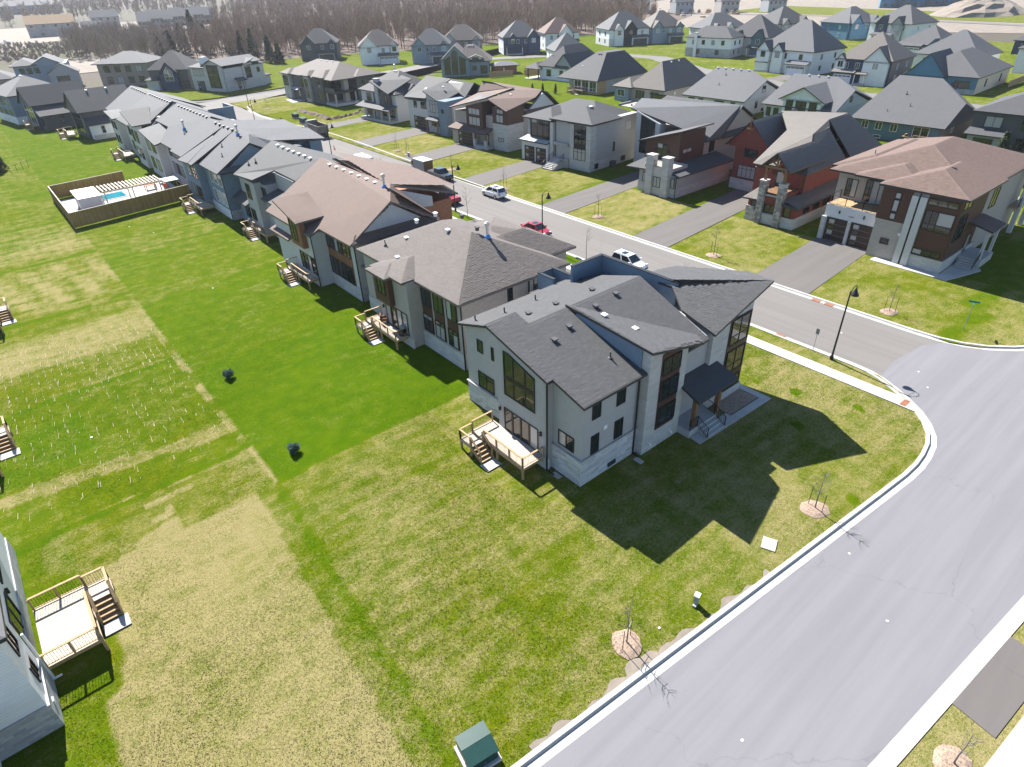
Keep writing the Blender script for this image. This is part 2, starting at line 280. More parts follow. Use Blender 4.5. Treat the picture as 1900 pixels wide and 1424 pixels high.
# ---------------- house builder ----------------
class House:
    def __init__(s, name, x, y, yaw, label, cat='house', group=None, near=False, absolute=False, tabs=False):
        s.root = empty(name, (x, y, 0), yaw, label, cat, group); s.near = near; s.tabs = tabs; s.dx, s.dy = (x, y) if absolute else (0, 0); s.name = name
        s.frame = 'trim_black'; s.rf = 'roof_grey'; s.fascia = 'fascia_dark'
    def T(s, mb):
        if s.dx or s.dy: mb.v = [(a-s.dx, b-s.dy, c) for a, b, c in mb.v]
        return mb
    def mk(s, name, mb, mat, parent=None, **k): return s.T(mb).build(name, mat, parent or s.root, **k)
    def box(s, name, x0, x1, y0, y1, z0, z1, mat, parent=None): return s.mk(name, MB().box(x0, x1, y0, y1, z0, z1), mat, parent)
    def wall(s, x0, x1, y0, y1, z1, mat, z0=0.0, name='wall'): return s.box(name, x0, x1, y0, y1, z0, z1, mat)
    def band(s, x0, x1, y0, y1, z0, z1, mat, name='stone_base', t=0.07): return s.box(name, x0-t, x1+t, y0-t, y1+t, z0, z1, mat)
    def profile(s, axis, b0, b1, pts, mat, name='wall'):       # wall with (a,z) outline, extruded along axis
        poly = [((b0, a, z) if axis == 'x' else (a, b0, z)) for a, z in pts]
        return s.mk(name, MB().prism(poly, (b1-b0, 0, 0) if axis == 'x' else (0, b1-b0, 0)), mat)
    def slab(s, polys, mat=None, name='roof', th=0.2, tabs=None, fascia=None):
        mb = MB()
        for p in polys:
            a = np.zeros(3)
            for i in range(len(p)): a += np.cross(np.array(p[i], float), np.array(p[(i+1) % len(p)], float))
            if a[2] < 0: p = list(reversed(p))
            mb.prism(p, (0, 0, -th), 1, 0)
        sh_ = None; o = s.mk(name, mb, [mat or s.rf, fascia or s.fascia])
        if s.tabs if tabs is None else tabs:
            t = MB(); sh_ = []
            for p in polys: tabs_for(t, sh_, p)
            if t.f: tag(s.mk('shingles', t, mat or s.rf, o, shade=sh_), kind='stuff')
        return o
    def hip(s, x0, x1, y0, y1, z, pitch, mat=None, oh=0.45, name='roof', axis=None, ends=(1, 1), vents=0):
        x0 -= oh; x1 += oh; y0 -= oh; y1 += oh; lx, ly = x1-x0, y1-y0
        ax = axis or ('x' if lx >= ly else 'y'); hw = (ly if ax == 'x' else lx)/2; zt = z+pitch*hw
        if ax == 'x':
            ym = (y0+y1)/2; a = (x0+min(hw*ends[0], lx/2), ym, zt); b = (x1-min(hw*ends[1], lx/2), ym, zt)
            polys = [[(x0, y0, z), (x1, y0, z), b, a], [(x1, y1, z), (x0, y1, z), a, b], [(x0, y1, z), (x0, y0, z), a], [(x1, y0, z), (x1, y1, z), b]]
        else:
            xm = (x0+x1)/2; a = (xm, y0+min(hw*ends[0], ly/2), zt); b = (xm, y1-min(hw*ends[1], ly/2), zt)
            polys = [[(x0, y1, z), (x0, y0, z), a, b], [(x1, y0, z), (x1, y1, z), b, a], [(x0, y0, z), (x1, y0, z), a], [(x1, y1, z), (x0, y1, z), b]]
        polys = [[p for i, p in enumerate(q) if i == 0 or p != q[i-1]] for q in polys]
        o = s.solid_roof(polys, (x0, x1, y0, y1, z), mat, name)
        if vents:
            for k in range(vents):
                t = (k+1)/(vents+1); q = Vector(a).lerp(Vector(b), t); off = Vector((-0.5, 0, -0.5*pitch)) if ax == 'y' else Vector((0, -0.5, -0.5*pitch)); s.vent(q.x+off.x, q.y+off.y, q.z+off.z)
        return o
    def solid_roof(s, polys, r, mat, name, th=0.22):
        x0, x1, y0, y1, z = r; mb = MB()
        for p in polys: mb.face(p, 0)
        mb.box(x0, x1, y0, y1, z-th, z-0.004, 1); o = s.mk(name, mb, [mat or s.rf, s.fascia])
        if s.tabs:
            t = MB(); sh_ = []
            for p in polys: tabs_for(t, sh_, p)
            if t.f: tag(s.mk('shingles', t, mat or s.rf, o, shade=sh_), kind='stuff')
        return o
    def gable(s, axis, b0, b1, a0, a1, z, pitch, wallmat, mat=None, oh=0.4, ohe=0.35, name='roof', r=0.5, z1=None, vents=0, side=-1):
        am = a0+(a1-a0)*r; zr = z+pitch*(am-a0); z1 = z if z1 is None else z1; p2 = (zr-z1)/(a1-am)
        L = (a0-oh, z-pitch*oh+0.02); Rr = (a1+oh, z1-p2*oh+0.02); T_ = (am, zr+0.02)
        s.profile(axis, b0, b1, [(a0, z-0.6), (a1, z1-0.6), (a1, z1-0.12), (am, zr-0.12), (a0, z-0.12)], wallmat, 'gable_wall')
        P = (lambda a, b, z_: (b, a, z_)) if axis == 'x' else (lambda a, b, z_: (a, b, z_))
        polys = [[P(L[0], b0-ohe, L[1]), P(L[0], b1+ohe, L[1]), P(T_[0], b1+ohe, T_[1]), P(T_[0], b0-ohe, T_[1])], [P(Rr[0], b0-ohe, Rr[1]), P(Rr[0], b1+ohe, Rr[1]), P(T_[0], b1+ohe, T_[1]), P(T_[0], b0-ohe, T_[1])]]
        for k in range(vents):
            t = (k+1)/(vents+1); b_ = b0+(b1-b0)*t; a_ = am+side*0.5; q = P(a_, b_, zr-0.5*pitch); s.vent(*q)
        return s.slab(polys, mat, name)
    def fbox(s, mb, face, p, a0, a1, z0, z1, o0, o1, mi=0):
        if face == 'W': mb.box(p-o1, p-o0, a0, a1, z0, z1, mi)
        elif face == 'E': mb.box(p+o0, p+o1, a0, a1, z0, z1, mi)
        elif face == 'S': mb.box(a0, a1, p-o1, p-o0, z0, z1, mi)
        else: mb.box(a0, a1, p+o0, p+o1, z0, z1, mi)
    def win(s, face, p, a0, a1, z0, z1, cols=2, rows=1, glass='glass', frame=None, fw=0.07, name='window', rs=None, cs=None, sill=None, blinds=None):
        if a0 > a1: a0, a1 = a1, a0
        if z0 > z1: z0, z1 = z1, z0
        fr = MB(); frame = frame or s.frame
        s.fbox(fr, face, p, a0, a1, z1-fw, z1, -0.02, 0.07); s.fbox(fr, face, p, a0, a1, z0, z0+fw, -0.02, 0.07)
        s.fbox(fr, face, p, a0, a0+fw, z0+fw, z1-fw, -0.02, 0.07); s.fbox(fr, face, p, a1-fw, a1, z0+fw, z1-fw, -0.02, 0.07)
        A = [a0+fw]+[a0+(a1-a0)*(c if cs else k/cols) for k, c in (list(enumerate(cs)) if cs else [(k, 0) for k in range(1, cols)])]+[a1-fw]
        Z = [z0+fw]+[z0+(z1-z0)*(c if rs else k/rows) for k, c in (list(enumerate(rs)) if rs else [(k, 0) for k in range(1, rows)])]+[z1-fw]
        for a in A[1:-1]: s.fbox(fr, face, p, a-fw*0.45, a+fw*0.45, z0+fw, z1-fw, -0.02, 0.06)
        for z in Z[1:-1]: s.fbox(fr, face, p, a0+fw, a1-fw, z-fw*0.45, z+fw*0.45, -0.02, 0.05)
        if sill: s.fbox(fr, face, p, a0-0.06, a1+0.06, z0-0.1, z0-0.003, -0.02, 0.12)
        w_ = s.mk(name, fr, frame)
        one = MB(); k = 0
        for i in range(len(A)-1):
            for j in range(len(Z)-1):
                m = MB() if s.near else one; s.fbox(m, face, p, A[i]+0.002, A[i+1]-0.002, Z[j]+0.002, Z[j+1]-0.002, -0.015, 0.022)
                gl = 'glass_blind' if (blinds and (i, j) in blinds) or (glass == 'mix' and rnd.random() < 0.4) else ('glass' if glass == 'mix' else glass)
                if s.near: s.T(m).build('pane', gl, w_)
        if not s.near: s.T(one).build('pane', ('glass_blind' if rnd.random() < 0.35 else 'glass') if glass == 'mix' else glass, w_)
        return w_
    def polywin(s, face, p, poly, vs_=(), hs_=(), glass='glass', frame=None, fw=0.09, name='window'):
        # poly: (a,z) outline; vs_: vertical mullions (a,z0,z1); hs_: horizontal bars (z,a0,a1,half height)
        fr = MB(); pt = (lambda a, z, o: (p-o, a, z)) if face == 'W' else (lambda a, z, o: (a, p-o, z)); out = (-1, 0, 0) if face == 'W' else (0, -1, 0)
        cx = sum(a for a, z in poly)/len(poly); cz = sum(z for a, z in poly)/len(poly); inner = []
        for a, z in poly:
            dx, dz = cx-a, cz-z; L = math.hypot(dx, dz); inner.append((a+math.copysign(fw, dx), z+math.copysign(fw, dz)))
        n = len(poly)
        for i in range(n):
            q = [poly[i], poly[(i+1) % n], inner[(i+1) % n], inner[i]]; fr.prism([pt(a, z, -0.02) for a, z in q], tuple(0.09*c for c in out))
        for a, z0, z1 in vs_: s.fbox(fr, face, p, a-0.035, a+0.035, z0, z1, -0.02, 0.06)
        for z, a0, a1, hh in hs_: s.fbox(fr, face, p, min(a0, a1), max(a0, a1), z-hh, z+hh, -0.02, 0.065)
        w_ = s.mk(name, fr, frame or s.frame)
        m = MB(); m.prism([pt(a, z, -0.02) for a, z in inner], tuple(0.045*c for c in out)); s.T(m).build('pane', glass, w_)
        return w_
    def garage(s, face, p, a0, a1, z1, mat='garage_brown', rows=4, glaze='side', z0=0.02, trim=None):
        d = MB(); hh = (z1-z0)/rows
        for k in range(rows): s.fbox(d, face, p, a0, a1, z0+k*hh+0.012, z0+(k+1)*hh-0.012, -0.1, 0.02)
        o = s.mk('garage_door', d, mat)
        if glaze == 'side':
            for k in range(rows): m = MB(); s.fbox(m, face, p, a1-0.85, a1-0.2, z0+k*hh+0.1, z0+(k+1)*hh-0.1, 0.0, 0.035); s.T(m).build('pane', 'glass_blind' if k % 2 else 'glass', o)
        elif glaze:
            n = 4
            for k in range(n): m = MB(); w_ = (a1-a0)/n; s.fbox(m, face, p, a0+k*w_+0.08, a0+(k+1)*w_-0.08, z1-hh+0.12, z1-0.12, 0.0, 0.035); s.T(m).build('pane', 'glass', o)
        t = MB(); s.fbox(t, face, p, a0-0.12, a1+0.12, z1, z1+0.12, -0.05, 0.05); s.fbox(t, face, p, a0-0.12, a0, z0, z1, -0.05, 0.05); s.fbox(t, face, p, a1, a1+0.12, z0, z1, -0.05, 0.05); s.mk('garage_frame', t, trim or s.frame)
        return o
    def door(s, face, p, a0, a1, z0, z1, mat='door_dark', glass=True):
        d = MB(); s.fbox(d, face, p, a0, a1, z0, z1, -0.05, 0.04); o = s.mk('door', d, mat)
        if glass: m = MB(); s.fbox(m, face, p, a0+0.2, a1-0.2, z0+0.5, z1-0.25, 0.0, 0.05); s.T(m).build('pane', 'glass_blind', o)
        m = MB(); s.fbox(m, face, p, a1-0.14, a1-0.1, z0+0.85, z0+1.25, 0.04, 0.1); s.T(m).build('handle', 'chrome', o)
        return o
    def spout(s, x, y, z, dx=0, dy=0, mat='trim_black'):
        return s.mk('downspout', MB().box(x-0.05, x+0.05, y-0.05, y+0.05, 0.12, z).box(x-0.05+min(0, dx), x+0.05+max(0, dx), y-0.05+min(0, dy), y+0.05+max(0, dy), 0.05, 0.118), mat)
    def vent(s, x, y, z, mat='vent_white', kind='box'):
        if kind == 'box':
            m = MB().box(x-0.13, x+0.13, y-0.13, y+0.13, z-0.2, z+0.1); m.prism([(x-0.21, y-0.21, z+0.102), (x+0.21, y-0.21, z+0.102), (x+0.19, y+0.19, z+0.15), (x-0.19, y+0.19, z+0.15)], (0, 0, 0.07)); return s.mk('roof_vent', m, mat)
        if kind == 'pipe': return s.mk('vent_pipe', MB().lathe([(0.18, -0.25), (0.16, 0.05), (0.06, 0.1), (0.06, 0.5)], 8, (x, y, z)), 'vent_dark')
        if kind == 'flue':
            o = s.mk('flue_pipe', MB().lathe([(0.3, -0.4), (0.28, 0.1), (0.13, 0.3), (0.13, 1.1), (0.24, 1.15), (0.24, 1.4), (0.1, 1.5)], 10, (x, y, z)), 'flashing'); s.T(MB().lathe([(0.31, -0.3), (0.29, 0.12), (0.15, 0.3)], 10, (x, y, z))).build('flashing_collar', 'blue_tape', o); return o
    def lamp(s, face, p, a, z):
        m = MB(); s.fbox(m, face, p, a-0.06, a+0.06, z-0.18, z+0.18, 0.0, 0.16); return s.mk('wall_lamp', m, 'trim_black')
    def chimney(s, x0, x1, y0, y1, z1, mat, cap='concrete', z0=0.0):
        o = s.box('chimney', x0, x1, y0, y1, z0, z1, mat); s.box('chimney_cap', x0-0.1, x1+0.1, y0-0.1, y1+0.1, z1, z1+0.16, cap, None).parent = o; return o
    def parapet(s, x0, x1, y0, y1, z0, z1, mat, cap='trim_black'):
        o = s.box('parapet', x0, x1, y0, y1, z0, z1, mat); s.box('parapet_cap', x0-0.04, x1+0.04, y0-0.04, y1+0.04, z1, z1+0.06, cap).parent = o; return o
    def steps(s, face, p, a0, a1, z, n, run=0.3, mat='step_concrete'):
        for k in range(n):
            zz = z*(k+1)/(n+1); o1 = run*(n-k); m = MB(); s.fbox(m, face, p, a0, a1, 0 if k == 0 else z*k/(n+1)-0.02, zz, 0.0, o1); s.mk('step', m, mat)
    def rail(s, pts, h=0.95, mat='rail_black', gap=0.16):
        t = MB(); bl = MB()
        for (x0, y0, z0), (x1, y1, z1) in zip(pts, pts[1:]):
            t.tube([(x0, y0, z0+h), (x1, y1, z1+h)], 0.028, 6); t.tube([(x0, y0, z0+0.1), (x1, y1, z1+0.1)], 0.02, 6); L = math.hypot(x1-x0, y1-y0); n = max(2, int(L/gap))
            for k in range(n+1):
                f_ = k/n; x, y, z_ = x0+(x1-x0)*f_, y0+(y1-y0)*f_, z0+(z1-z0)*f_; rr = 0.03 if k in (0, n) else 0.009; (t if k in (0, n) else bl).box(x-rr, x+rr, y-rr, y+rr, z_, z_+h)
        o = s.mk('railing', t, mat)
        if bl.f: tag(s.T(bl).build('balusters', mat, o), kind='stuff')
        return o
# ---------------- terrain, streets, lawns ----------------
sheet('ground', [(-900, -300), (2600, -300), (2600, 3200), (-900, 3200)], -0.3, 'far_ground')
ZR = -0.13
def cross_n(x): return 10.6-0.0926*(x-9.24)
K1 = [(x, cross_n(x)) for x in (-60, -20, 9.24, 30, 38)]+[(41.2, 7.66), (42.9, 7.62), (44.4, 7.74), (46, 8.02), (47.3, 8.5), (48.7, 9.4), (49.9, 10.5), (50.9, 11.8), (51.8, 13.2), (52.5, 14.5), (52.95, 15.9), (53.1, 17.5), (53.1, 30), (53.1, 70), (52.9, 100), (52.5, 138), (50.5, 170), (47, 196), (41, 222), (30, 250), (12, 278), (-20, 305)]
K2 = [(-16, 314), (18, 288), (38, 258), (50, 232), (54.5, 218), (58, 213.5), (63, 213), (84, 216.5), (130, 226)]
K2b = [(130, 216), (90, 205.5), (77.5, 202.5), (71, 200.6), (66.5, 198), (63.5, 193.5), (61.9, 186), (61.2, 177.6), (62.1, 159), (63.9, 145), (63.9, 130), (62.8, 100), (62.2, 75), (62.2, 19.5), (62.2, 16.5), (62.35, 14.2), (62.9, 12.2), (63.9, 10.4), (65.5, 8.7), (67.6, 7.2), (70.5, 6.0), (74, 5.2), (160, -2.8)]
def south(x): return 1.1-0.0926*(x-20.25)
K3 = [(-60, south(-60)), (10, south(10)), (40, south(40)), (160, south(160))]
sheet('road', [(-60, 17.4), (41, 8.2), (52, 15), (52.6, 40), (52.4, 100), (52, 138), (50, 170), (46.6, 196), (40.5, 222), (29.5, 250), (11.5, 278), (-20, 306), (-16, 313), (18, 287), (38, 257), (50, 231), (56, 212), (84, 216), (130, 225.5), (130, 216.4), (90, 206), (71, 201), (62.5, 193), (61.6, 177.6), (62.5, 159), (64.2, 145), (64.2, 130), (63, 100), (62.6, 75), (62.6, 19), (63.5, 11.2), (70.5, 6.4), (74, 5.6), (160, -2.4), (160, -12.2), (-60, 8.2)], ZR, 'asphalt_street')
sheet('cross_road', [(-60, 17.3), (9.24, 10.9), (41, 7.95), (44.5, 8.05), (47.5, 8.85), (50.6, 12.1), (52.4, 15.0), (56, 15.3), (60.5, 14.8), (62.6, 13.6), (63.9, 10.7), (67.6, 7.5), (74, 5.5), (160, -2.5), (160, -12.1), (-60, 8.25)], ZR+0.005, 'asphalt_cross')
def kerb(name, line, side, low=()):
    # gutter, sloping face and top, swept along a road edge; side=+1 puts the kerb to the left of the line
    P = [np.array(p, float) for p in line]; N = []
    for i in range(len(P)):
        t = P[min(i+1, len(P)-1)]-P[max(i-1, 0)]; t /= np.linalg.norm(t); N.append(np.array([-t[1], t[0]])*side)
    prof = [(0.0, ZR-0.05), (0.0, ZR+0.012), (0.42, ZR+0.018), (0.49, 0.02), (0.74, 0.024), (0.75, -0.1)]; m = MB(); n = len(prof)
    for p, q in zip(P, N):
        for o_, z in prof: m.v.append((p[0]+q[0]*o_, p[1]+q[1]*o_, z))
    for i in range(len(P)-1):
        for k in range(n-1):
            a, b_ = i*n+k, i*n+k+1; fc = (a, a+n, b_+n, b_) if side < 0 else (a, b_, b_+n, a+n); m.f.append(fc); m.mi.append(0)
    return tag(m.build(name, 'kerb_concrete'), kind='structure')
kerb('kerb', K1, 1); kerb('kerb', K2, 1); kerb('kerb', K2b, 1) ; kerb('kerb', K3, -1)
# pavement slabs
def slabs(name, x0, x1, y0, y1, along, step, z=0.03, mat='concrete'):
    r_ = empty(name, (x0, y0, 0)); r_['kind'] = 'structure'; mesh = None; n = int((y1-y0 if along == 'y' else x1-x0)/step)
    for k in range(n):
        if mesh is None:
            s_ = MB().box(0.008, (x1-x0 if along == 'y' else step)-0.008, 0.008, (step if along == 'y' else y1-y0)-0.008, -0.12, z).build('slab', mat, r_); mesh = s_.data
        else:
            s_ = bpy.data.objects.new('slab', mesh); col.objects.link(s_); s_.parent = r_
        s_.location = (0, k*step, rnd.uniform(-.004, .004)) if along == 'y' else (k*step, 0, rnd.uniform(-.004, .004))
    return r_
slabs('sidewalk', 49.2, 50.55, 12.2, 150, 'y', 1.52)
sheet('pavement_ramp', [(49.2, 12.18), (49.2, 10.75), (50.15, 11.55), (50.55, 12.18)], 0.028, 'concrete', th=0.1)
tag(MB().box(49.32, 50.35, 11.65, 12.1, 0.02, 0.04).build('tactile_plate', 'brick_paver'), 'rust coloured tactile plate set in the sidewalk end at the corner', 'paving')
o = slabs('sidewalk', 22.8, 60, -4.35, -2.85, 'x', 1.5); o.rotation_euler[2] = math.radians(-5.3); o.location = (22.8, -2.1-1.5, 0)
# lawns -----------------------------------------------------------------
def vnoise(x, y, s):
    return (np.sin(x*1.3/s+1.7*np.sin(y*0.7/s))+np.sin(y*1.1/s+2.1*np.sin(x*0.9/s+1))+np.sin((x+y)*0.8/s+3)+np.sin((x-1.7*y)*0.6/s+0.5))/4
WL = [24, 42.5, 60.8, 80, 98.7, 117, 136, 155, 174]; EL = [37.0, 56.7, 75.2, 93.5, 112, 130, 149, 168]
def dry_west(x, y):
    d = np.full(x.shape, 0.30); lush = np.zeros(x.shape)
    def lot(m, v, l=0.0): d[m] = v; lush[m] = l
    W = x < 8.0
    lot(W & (y < 42.5), 0.78); lot(W & (y >= 42.5) & (y < 60.8), 0.16, 0.5); lot(W & (y >= 60.8) & (y < 80), 0.36, 0.2); lot(W & (y >= 80) & (y < 98.7), 0.46); lot(W & (y >= 98.7) & (y < 117), 0.44, 0.1); lot(W & (y >= 117), 0.26, 0.3)
    xr = 7.9-np.clip(36-y, 0, 30)*0.07
    lot((x > xr) & (y < 37), 0.42, 0.15); lot(~W & (y >= 37) & (y < 56.7), 0.02, 1.0); lot(~W & (y >= 56.7) & (y < 75.2), 0.1, 0.75); lot(~W & (y >= 75.2) & (y < 93.5), 0.22, 0.5); lot(~W & (y >= 93.5) & (y < 112), 0.3, 0.3); lot(~W & (y >= 112), 0.12, 0.6)
    # patches where old turf has gone to straw, and fresh rolls
    A = W & (y < 42.5); blk = np.floor(x/1.6+0.37*np.floor(y/0.62)); hs = np.abs(np.sin(blk*12.9898+np.floor(y/0.62)*78.233)*43758.5453) % 1
    d[A & (y > 38+0.3*x) & (hs > 0.35)] = 0.36
    d[A & (x > 1.5) & (x < 7) & (y > 36.8) & (y < 40.3)] = 0.34
    d[A & (x < -4.2+0.8*vnoise(x, y, 2.0)) & (y > 27)] = 0.2; d[A & (x < -5.2)] = 0.15; lush[A & (x < -4.4)] = 0.5
    d[A & (np.hypot(x+3, y-40) < 3.2)] = 0.4
    edge = A & (x > xr-1.5+0.3*vnoise(x, y, 1.0)) & (x <= xr) ; d[edge] = 0.4; lush[edge] = 0.25
    s1 = W & (np.abs(y-(46.9-0.14*x)) < 0.8+0.6*vnoise(x, y, 1.2)) ; d[s1] = 0.6; lush[s1] = 0
    s2 = W & (y > 49) & (y < 57) & (x < -1) ; d[s2] = 0.1; lush[s2] = 0.9
    d[W & (y > 67) & (y < 75) & (x > -8)] = 0.66; d[W & (y > 61.5) & (y < 66)] = 0.24
    b_ = W & (y > 83) & (y < 97) & (np.abs(((x+0.2*y) % 3.4)-1.7) < 0.8); d[b_] = 0.66
    d[W & (y > 101) & (y < 106)] = 0.62; lush[W & (y > 106) & (y < 112)] = 0.4
    nb = ~W & (x > 27) & (y < 22); d[nb] = 0.56
    seam = (np.abs(((y+0.15*x) % 2.9)-1.45) < 0.2) & (y > 75); d[seam] -= 0.22; lush[seam] += 0.3
    for yl in WL[1:]: m = W & (np.abs(y-yl-0.05*(x-8)) < 0.3); d[m] = -0.1; lush[m] = 1.0
    for yl in EL: m = ~W & (x < 30) & (np.abs(y-yl-0.06*(x-8)) < 0.26); d[m] = -0.1; lush[m] = 1.0
    m = (np.abs(x-xr) < 0.28) & (y > 13) & (y < 37); d[m] = 0.2; lush[m] = 0.6
    st = W & (np.abs(x-7.8) < 0.22) & (y > 44) & (y < 75); d[st & (vnoise(x, y, .8) > -.1)] = 0.62
    for cx_, cy_, rr in ((23, 24, 0), (45, 18.5, .5), (46.5, 14, .4), (41, 16, .45), (44, 21.5, .35), (36, 9.5, .4)): 
        m = np.hypot(x-cx_, y-cy_) < rr; d[m] = -0.1; lush[m] = 0.9
    d += 0.06*np.sin(6.283*(y+0.06*x)/1.3)*(~W)+0.05*np.sin(6.283*x/1.25)*(W & (y > 42))
    return d+0.12*vnoise(x, y, 3.0)+0.06*vnoise(x, y, 0.9), np.clip(lush+0.15*vnoise(x, y, 5.0), 0, 1)
def lawn_grid(name, xs, ylo, ys, fn, z=0.0):
    nx, ny = len(xs), len(ys); X_ = np.repeat(np.array(xs)[:, None], ny, 1); Y_ = np.maximum(np.array(ys)[None, :], np.array([ylo(x) for x in xs])[:, None])
    Zz = z+0.02*vnoise(X_, Y_, 1.7)+0.03*vnoise(X_, Y_, 7)-0.03
    V = np.stack([X_, Y_, Zz], -1).reshape(-1, 3); i = np.arange(nx*ny).reshape(nx, ny)
    Fq = np.stack([i[:-1, :-1], i[1:, :-1], i[1:, 1:], i[:-1, 1:]], -1).reshape(-1, 4)
    h = np.abs(Y_[:-1, 1:]-Y_[:-1, :-1]).reshape(-1) > 1e-6; h2 = np.abs(Y_[1:, 1:]-Y_[1:, :-1]).reshape(-1) > 1e-6; Fq = Fq[h | h2]
    me = bpy.data.meshes.new(name); me.vertices.add(len(V)); me.vertices.foreach_set('co', V.reshape(-1)); me.loops.add(Fq.size); me.loops.foreach_set('vertex_index', Fq.reshape(-1).astype(np.int32)); me.polygons.add(len(Fq)); me.polygons.foreach_set('loop_start', np.arange(0, Fq.size, 4, dtype=np.int32)); me.update(calc_edges=True); me.validate()
    d, l = fn(X_, Y_)
    for nm, a in (('dry', d), ('lush', l)): at = me.attributes.new(nm, 'FLOAT', 'POINT'); at.data.foreach_set('value', a.reshape(-1).astype(np.float32))
    me.materials.append(MT['grass']); o = bpy.data.objects.new(name, me); col.objects.link(o); o['kind'] = 'structure'; return o
KX, KY = [p[0] for p in K1[:17]], [p[1] for p in K1[:17]]
xs = list(np.arange(-58, -12, 1.5))+list(np.arange(-12, 52.4, 0.35))+[52.5]
ys = list(np.arange(6.5, 62, 0.31))+list(np.arange(62, 130, 0.7))+list(np.arange(130, 262, 2.0))
o = lawn_grid('lawn', xs, lambda x: float(np.interp(x, KX, KY))+0.62, ys, dry_west)
def dry_east(x, y):
    fr = (x < 79); v = 0.5+0.0*x; l = np.zeros(x.shape)
    v[~fr] = 0.12; l[~fr] = 0.45
    for yc, dv in ((20, 0.42), (40, 0.45), (59, 0.62), (76, 0.5), (97, 0.42), (118, 0.55), (140, 0.48), (170, 0.1)): m = fr & (np.abs(y-yc) < 9); v[m] = dv
    m = fr & (np.abs((y-0.07*x) % 18.9-9) < 1.0) & (y < 150); v[m] -= 0.3; l[m] = 0.5
    m = (x > 95) & (y < 36); v[m] = 0.4; m = (x > 168) ; v[m] = 0.35
    return v+0.16*vnoise(x, y, 2.6)+0.1*vnoise(x, y, 0.8), np.clip(l+0.1*vnoise(x, y, 4), 0, 1)
xs = list(np.arange(62.75, 80, 0.5))+list(np.arange(80, 330, 2.0)); ys = list(np.arange(-14, 205, 1.0))
E2X, E2Y = [62.2, 62.35, 62.9, 63.9, 65.5, 67.6, 70.5, 74, 160, 400], [16.5, 14.2, 12.2, 10.4, 8.7, 7.2, 6.0, 5.2, -2.8, -12]
lawn_grid('lawn', xs, lambda x: float(np.interp(x, E2X, E2Y))+0.62, ys, dry_east)
def flat_lawn(pts, dry=0.1, lush=0.5, z=-0.02):
    o = sheet('lawn', pts, z, 'grass'); me = o.data
    for nm, v in (('dry', dry), ('lush', lush)): at = me.attributes.new(nm, 'FLOAT', 'POINT'); at.data.foreach_set('value', [v]*len(me.vertices))
    return o
flat_lawn([(63, 217), (130, 227), (160, 250), (135, 300), (95, 300), (60, 262), (40, 275), (56, 219)], 0.3, 0.4)
flat_lawn([(67, 202), (130, 213), (190, 180), (330, 100), (330, 300), (130, 330), (128, 205)], 0.2, 0.5, -0.06)
flat_lawn([(-60, 7.2), (-60, -20), (160, -40), (160, -13.2), (20, 0.4)], 0.75, 0.1, -0.02)
# driveways: two strips of asphalt poured from the kerb to the garages
def drive(x0, x1, y0, y1, skew=0.06, z=0.02):
    pts = [(x0, y0), (x1, y0+(x1-x0)*skew), (x1, y1+(x1-x0)*skew), (x0, y1)]
    o = sheet('driveway', pts, z, 'asphalt_drive', th=0.1); return o
for a in ((62.9, 79.5, 27.2, 33.8, .07), (62.9, 90, 46.0, 51.7, .08), (62.9, 90, 64.6, 70.0, .08), (62.9, 80.6, 84.4, 90.2, .1), (63.0, 80.2, 104.3, 110.6, .12), (63.6, 81.8, 124.0, 130.6, .12), (64.4, 84, 147.5, 152.5, .1)): drive(*a)
for a in ((43.5, 49.15, 28.5, 35, 0), (50.6, 52.5, 28.5, 35, 0), (44, 49.15, 44.5, 50.5, 0), (50.6, 52.5, 44.5, 50.5, 0), (44, 49.15, 66, 72, 0), (50.6, 52.5, 66, 72, 0), (44, 49.15, 86, 92, 0), (50.6, 52.5, 86, 92, 0), (44, 49.15, 101, 107, 0), (50.6, 52.5, 101, 107, 0)): drive(*a)
sheet('driveway', [(26.15, 0.0-.15), (32.3, -0.7), (32.0, -2.65), (25.85, -2.1)], 0.02, 'asphalt_drive', th=0.1)
sheet('driveway', [(25.7, -3.75), (31.9, -4.3), (31.0, -16), (24.8, -16)], 0.02, 'asphalt_drive', th=0.1)
# drain grates let into the gutters of the street
for k, (x, y, lb) in enumerate(((62.35, 26.0, 'rust stained gutter plate beside the widest driveway of the brown corner house'), (62.35, 24.6, 'second rust stained gutter plate further along the same kerb, nearer the junction'), (52.9, 24.5, 'rust coloured gutter plate on the near kerb across from the brown corner house'))):
    r_ = empty('gutter_plate', (x, y, ZR+0.02), 0, lb, 'gutter plate'); MB().box(-0.28, 0.28, -0.45, 0.45, 0, 0.014).build('frame', 'brick_paver', r_)
    for j in range(4): MB().box(-0.22, 0.22, -0.36+j*0.2, -0.26+j*0.2, 0.014, 0.022).build('bar', 'rust_metal', r_)
# ================= the grey corner house (nearest) =================
h = House('corner_house', 23.68, 22.36, 0, 'grey stucco corner house with charcoal shingle roof and pale stone base, nearest the camera', near=True, absolute=True, tabs=True)
h.rf = 'roof_charcoal'
zS = lambda y: 7.05+.27*(y-21.85); zN = lambda y: 7.1+.3*(36.5-y)
ZE = 7.05
S_ = lambda x, y: (x, y, zS(y)); N_ = lambda x, y: (x, y, zN(y))
h.profile('x', 23.68, 36.9, [(22.36, 0), (30.4, 0), (30.4, zN(30.4)-.24), (29.65, zS(29.65)-.24), (22.36, zS(22.36)-.22)], 'stucco_grey')
h.profile('x', 24.45, 36.85, [(30.45, 0), (36.0, 0), (36.0, zN(36)-.22), (30.45, zN(30.45)-.24)], 'stucco_grey')
h.profile('x', 23.15, 23.675, [(25.14, 0), (30.5, 0), (30.5, zS(30.5)-.25), (25.14, zS(25.14)-.23)], 'stucco_grey')
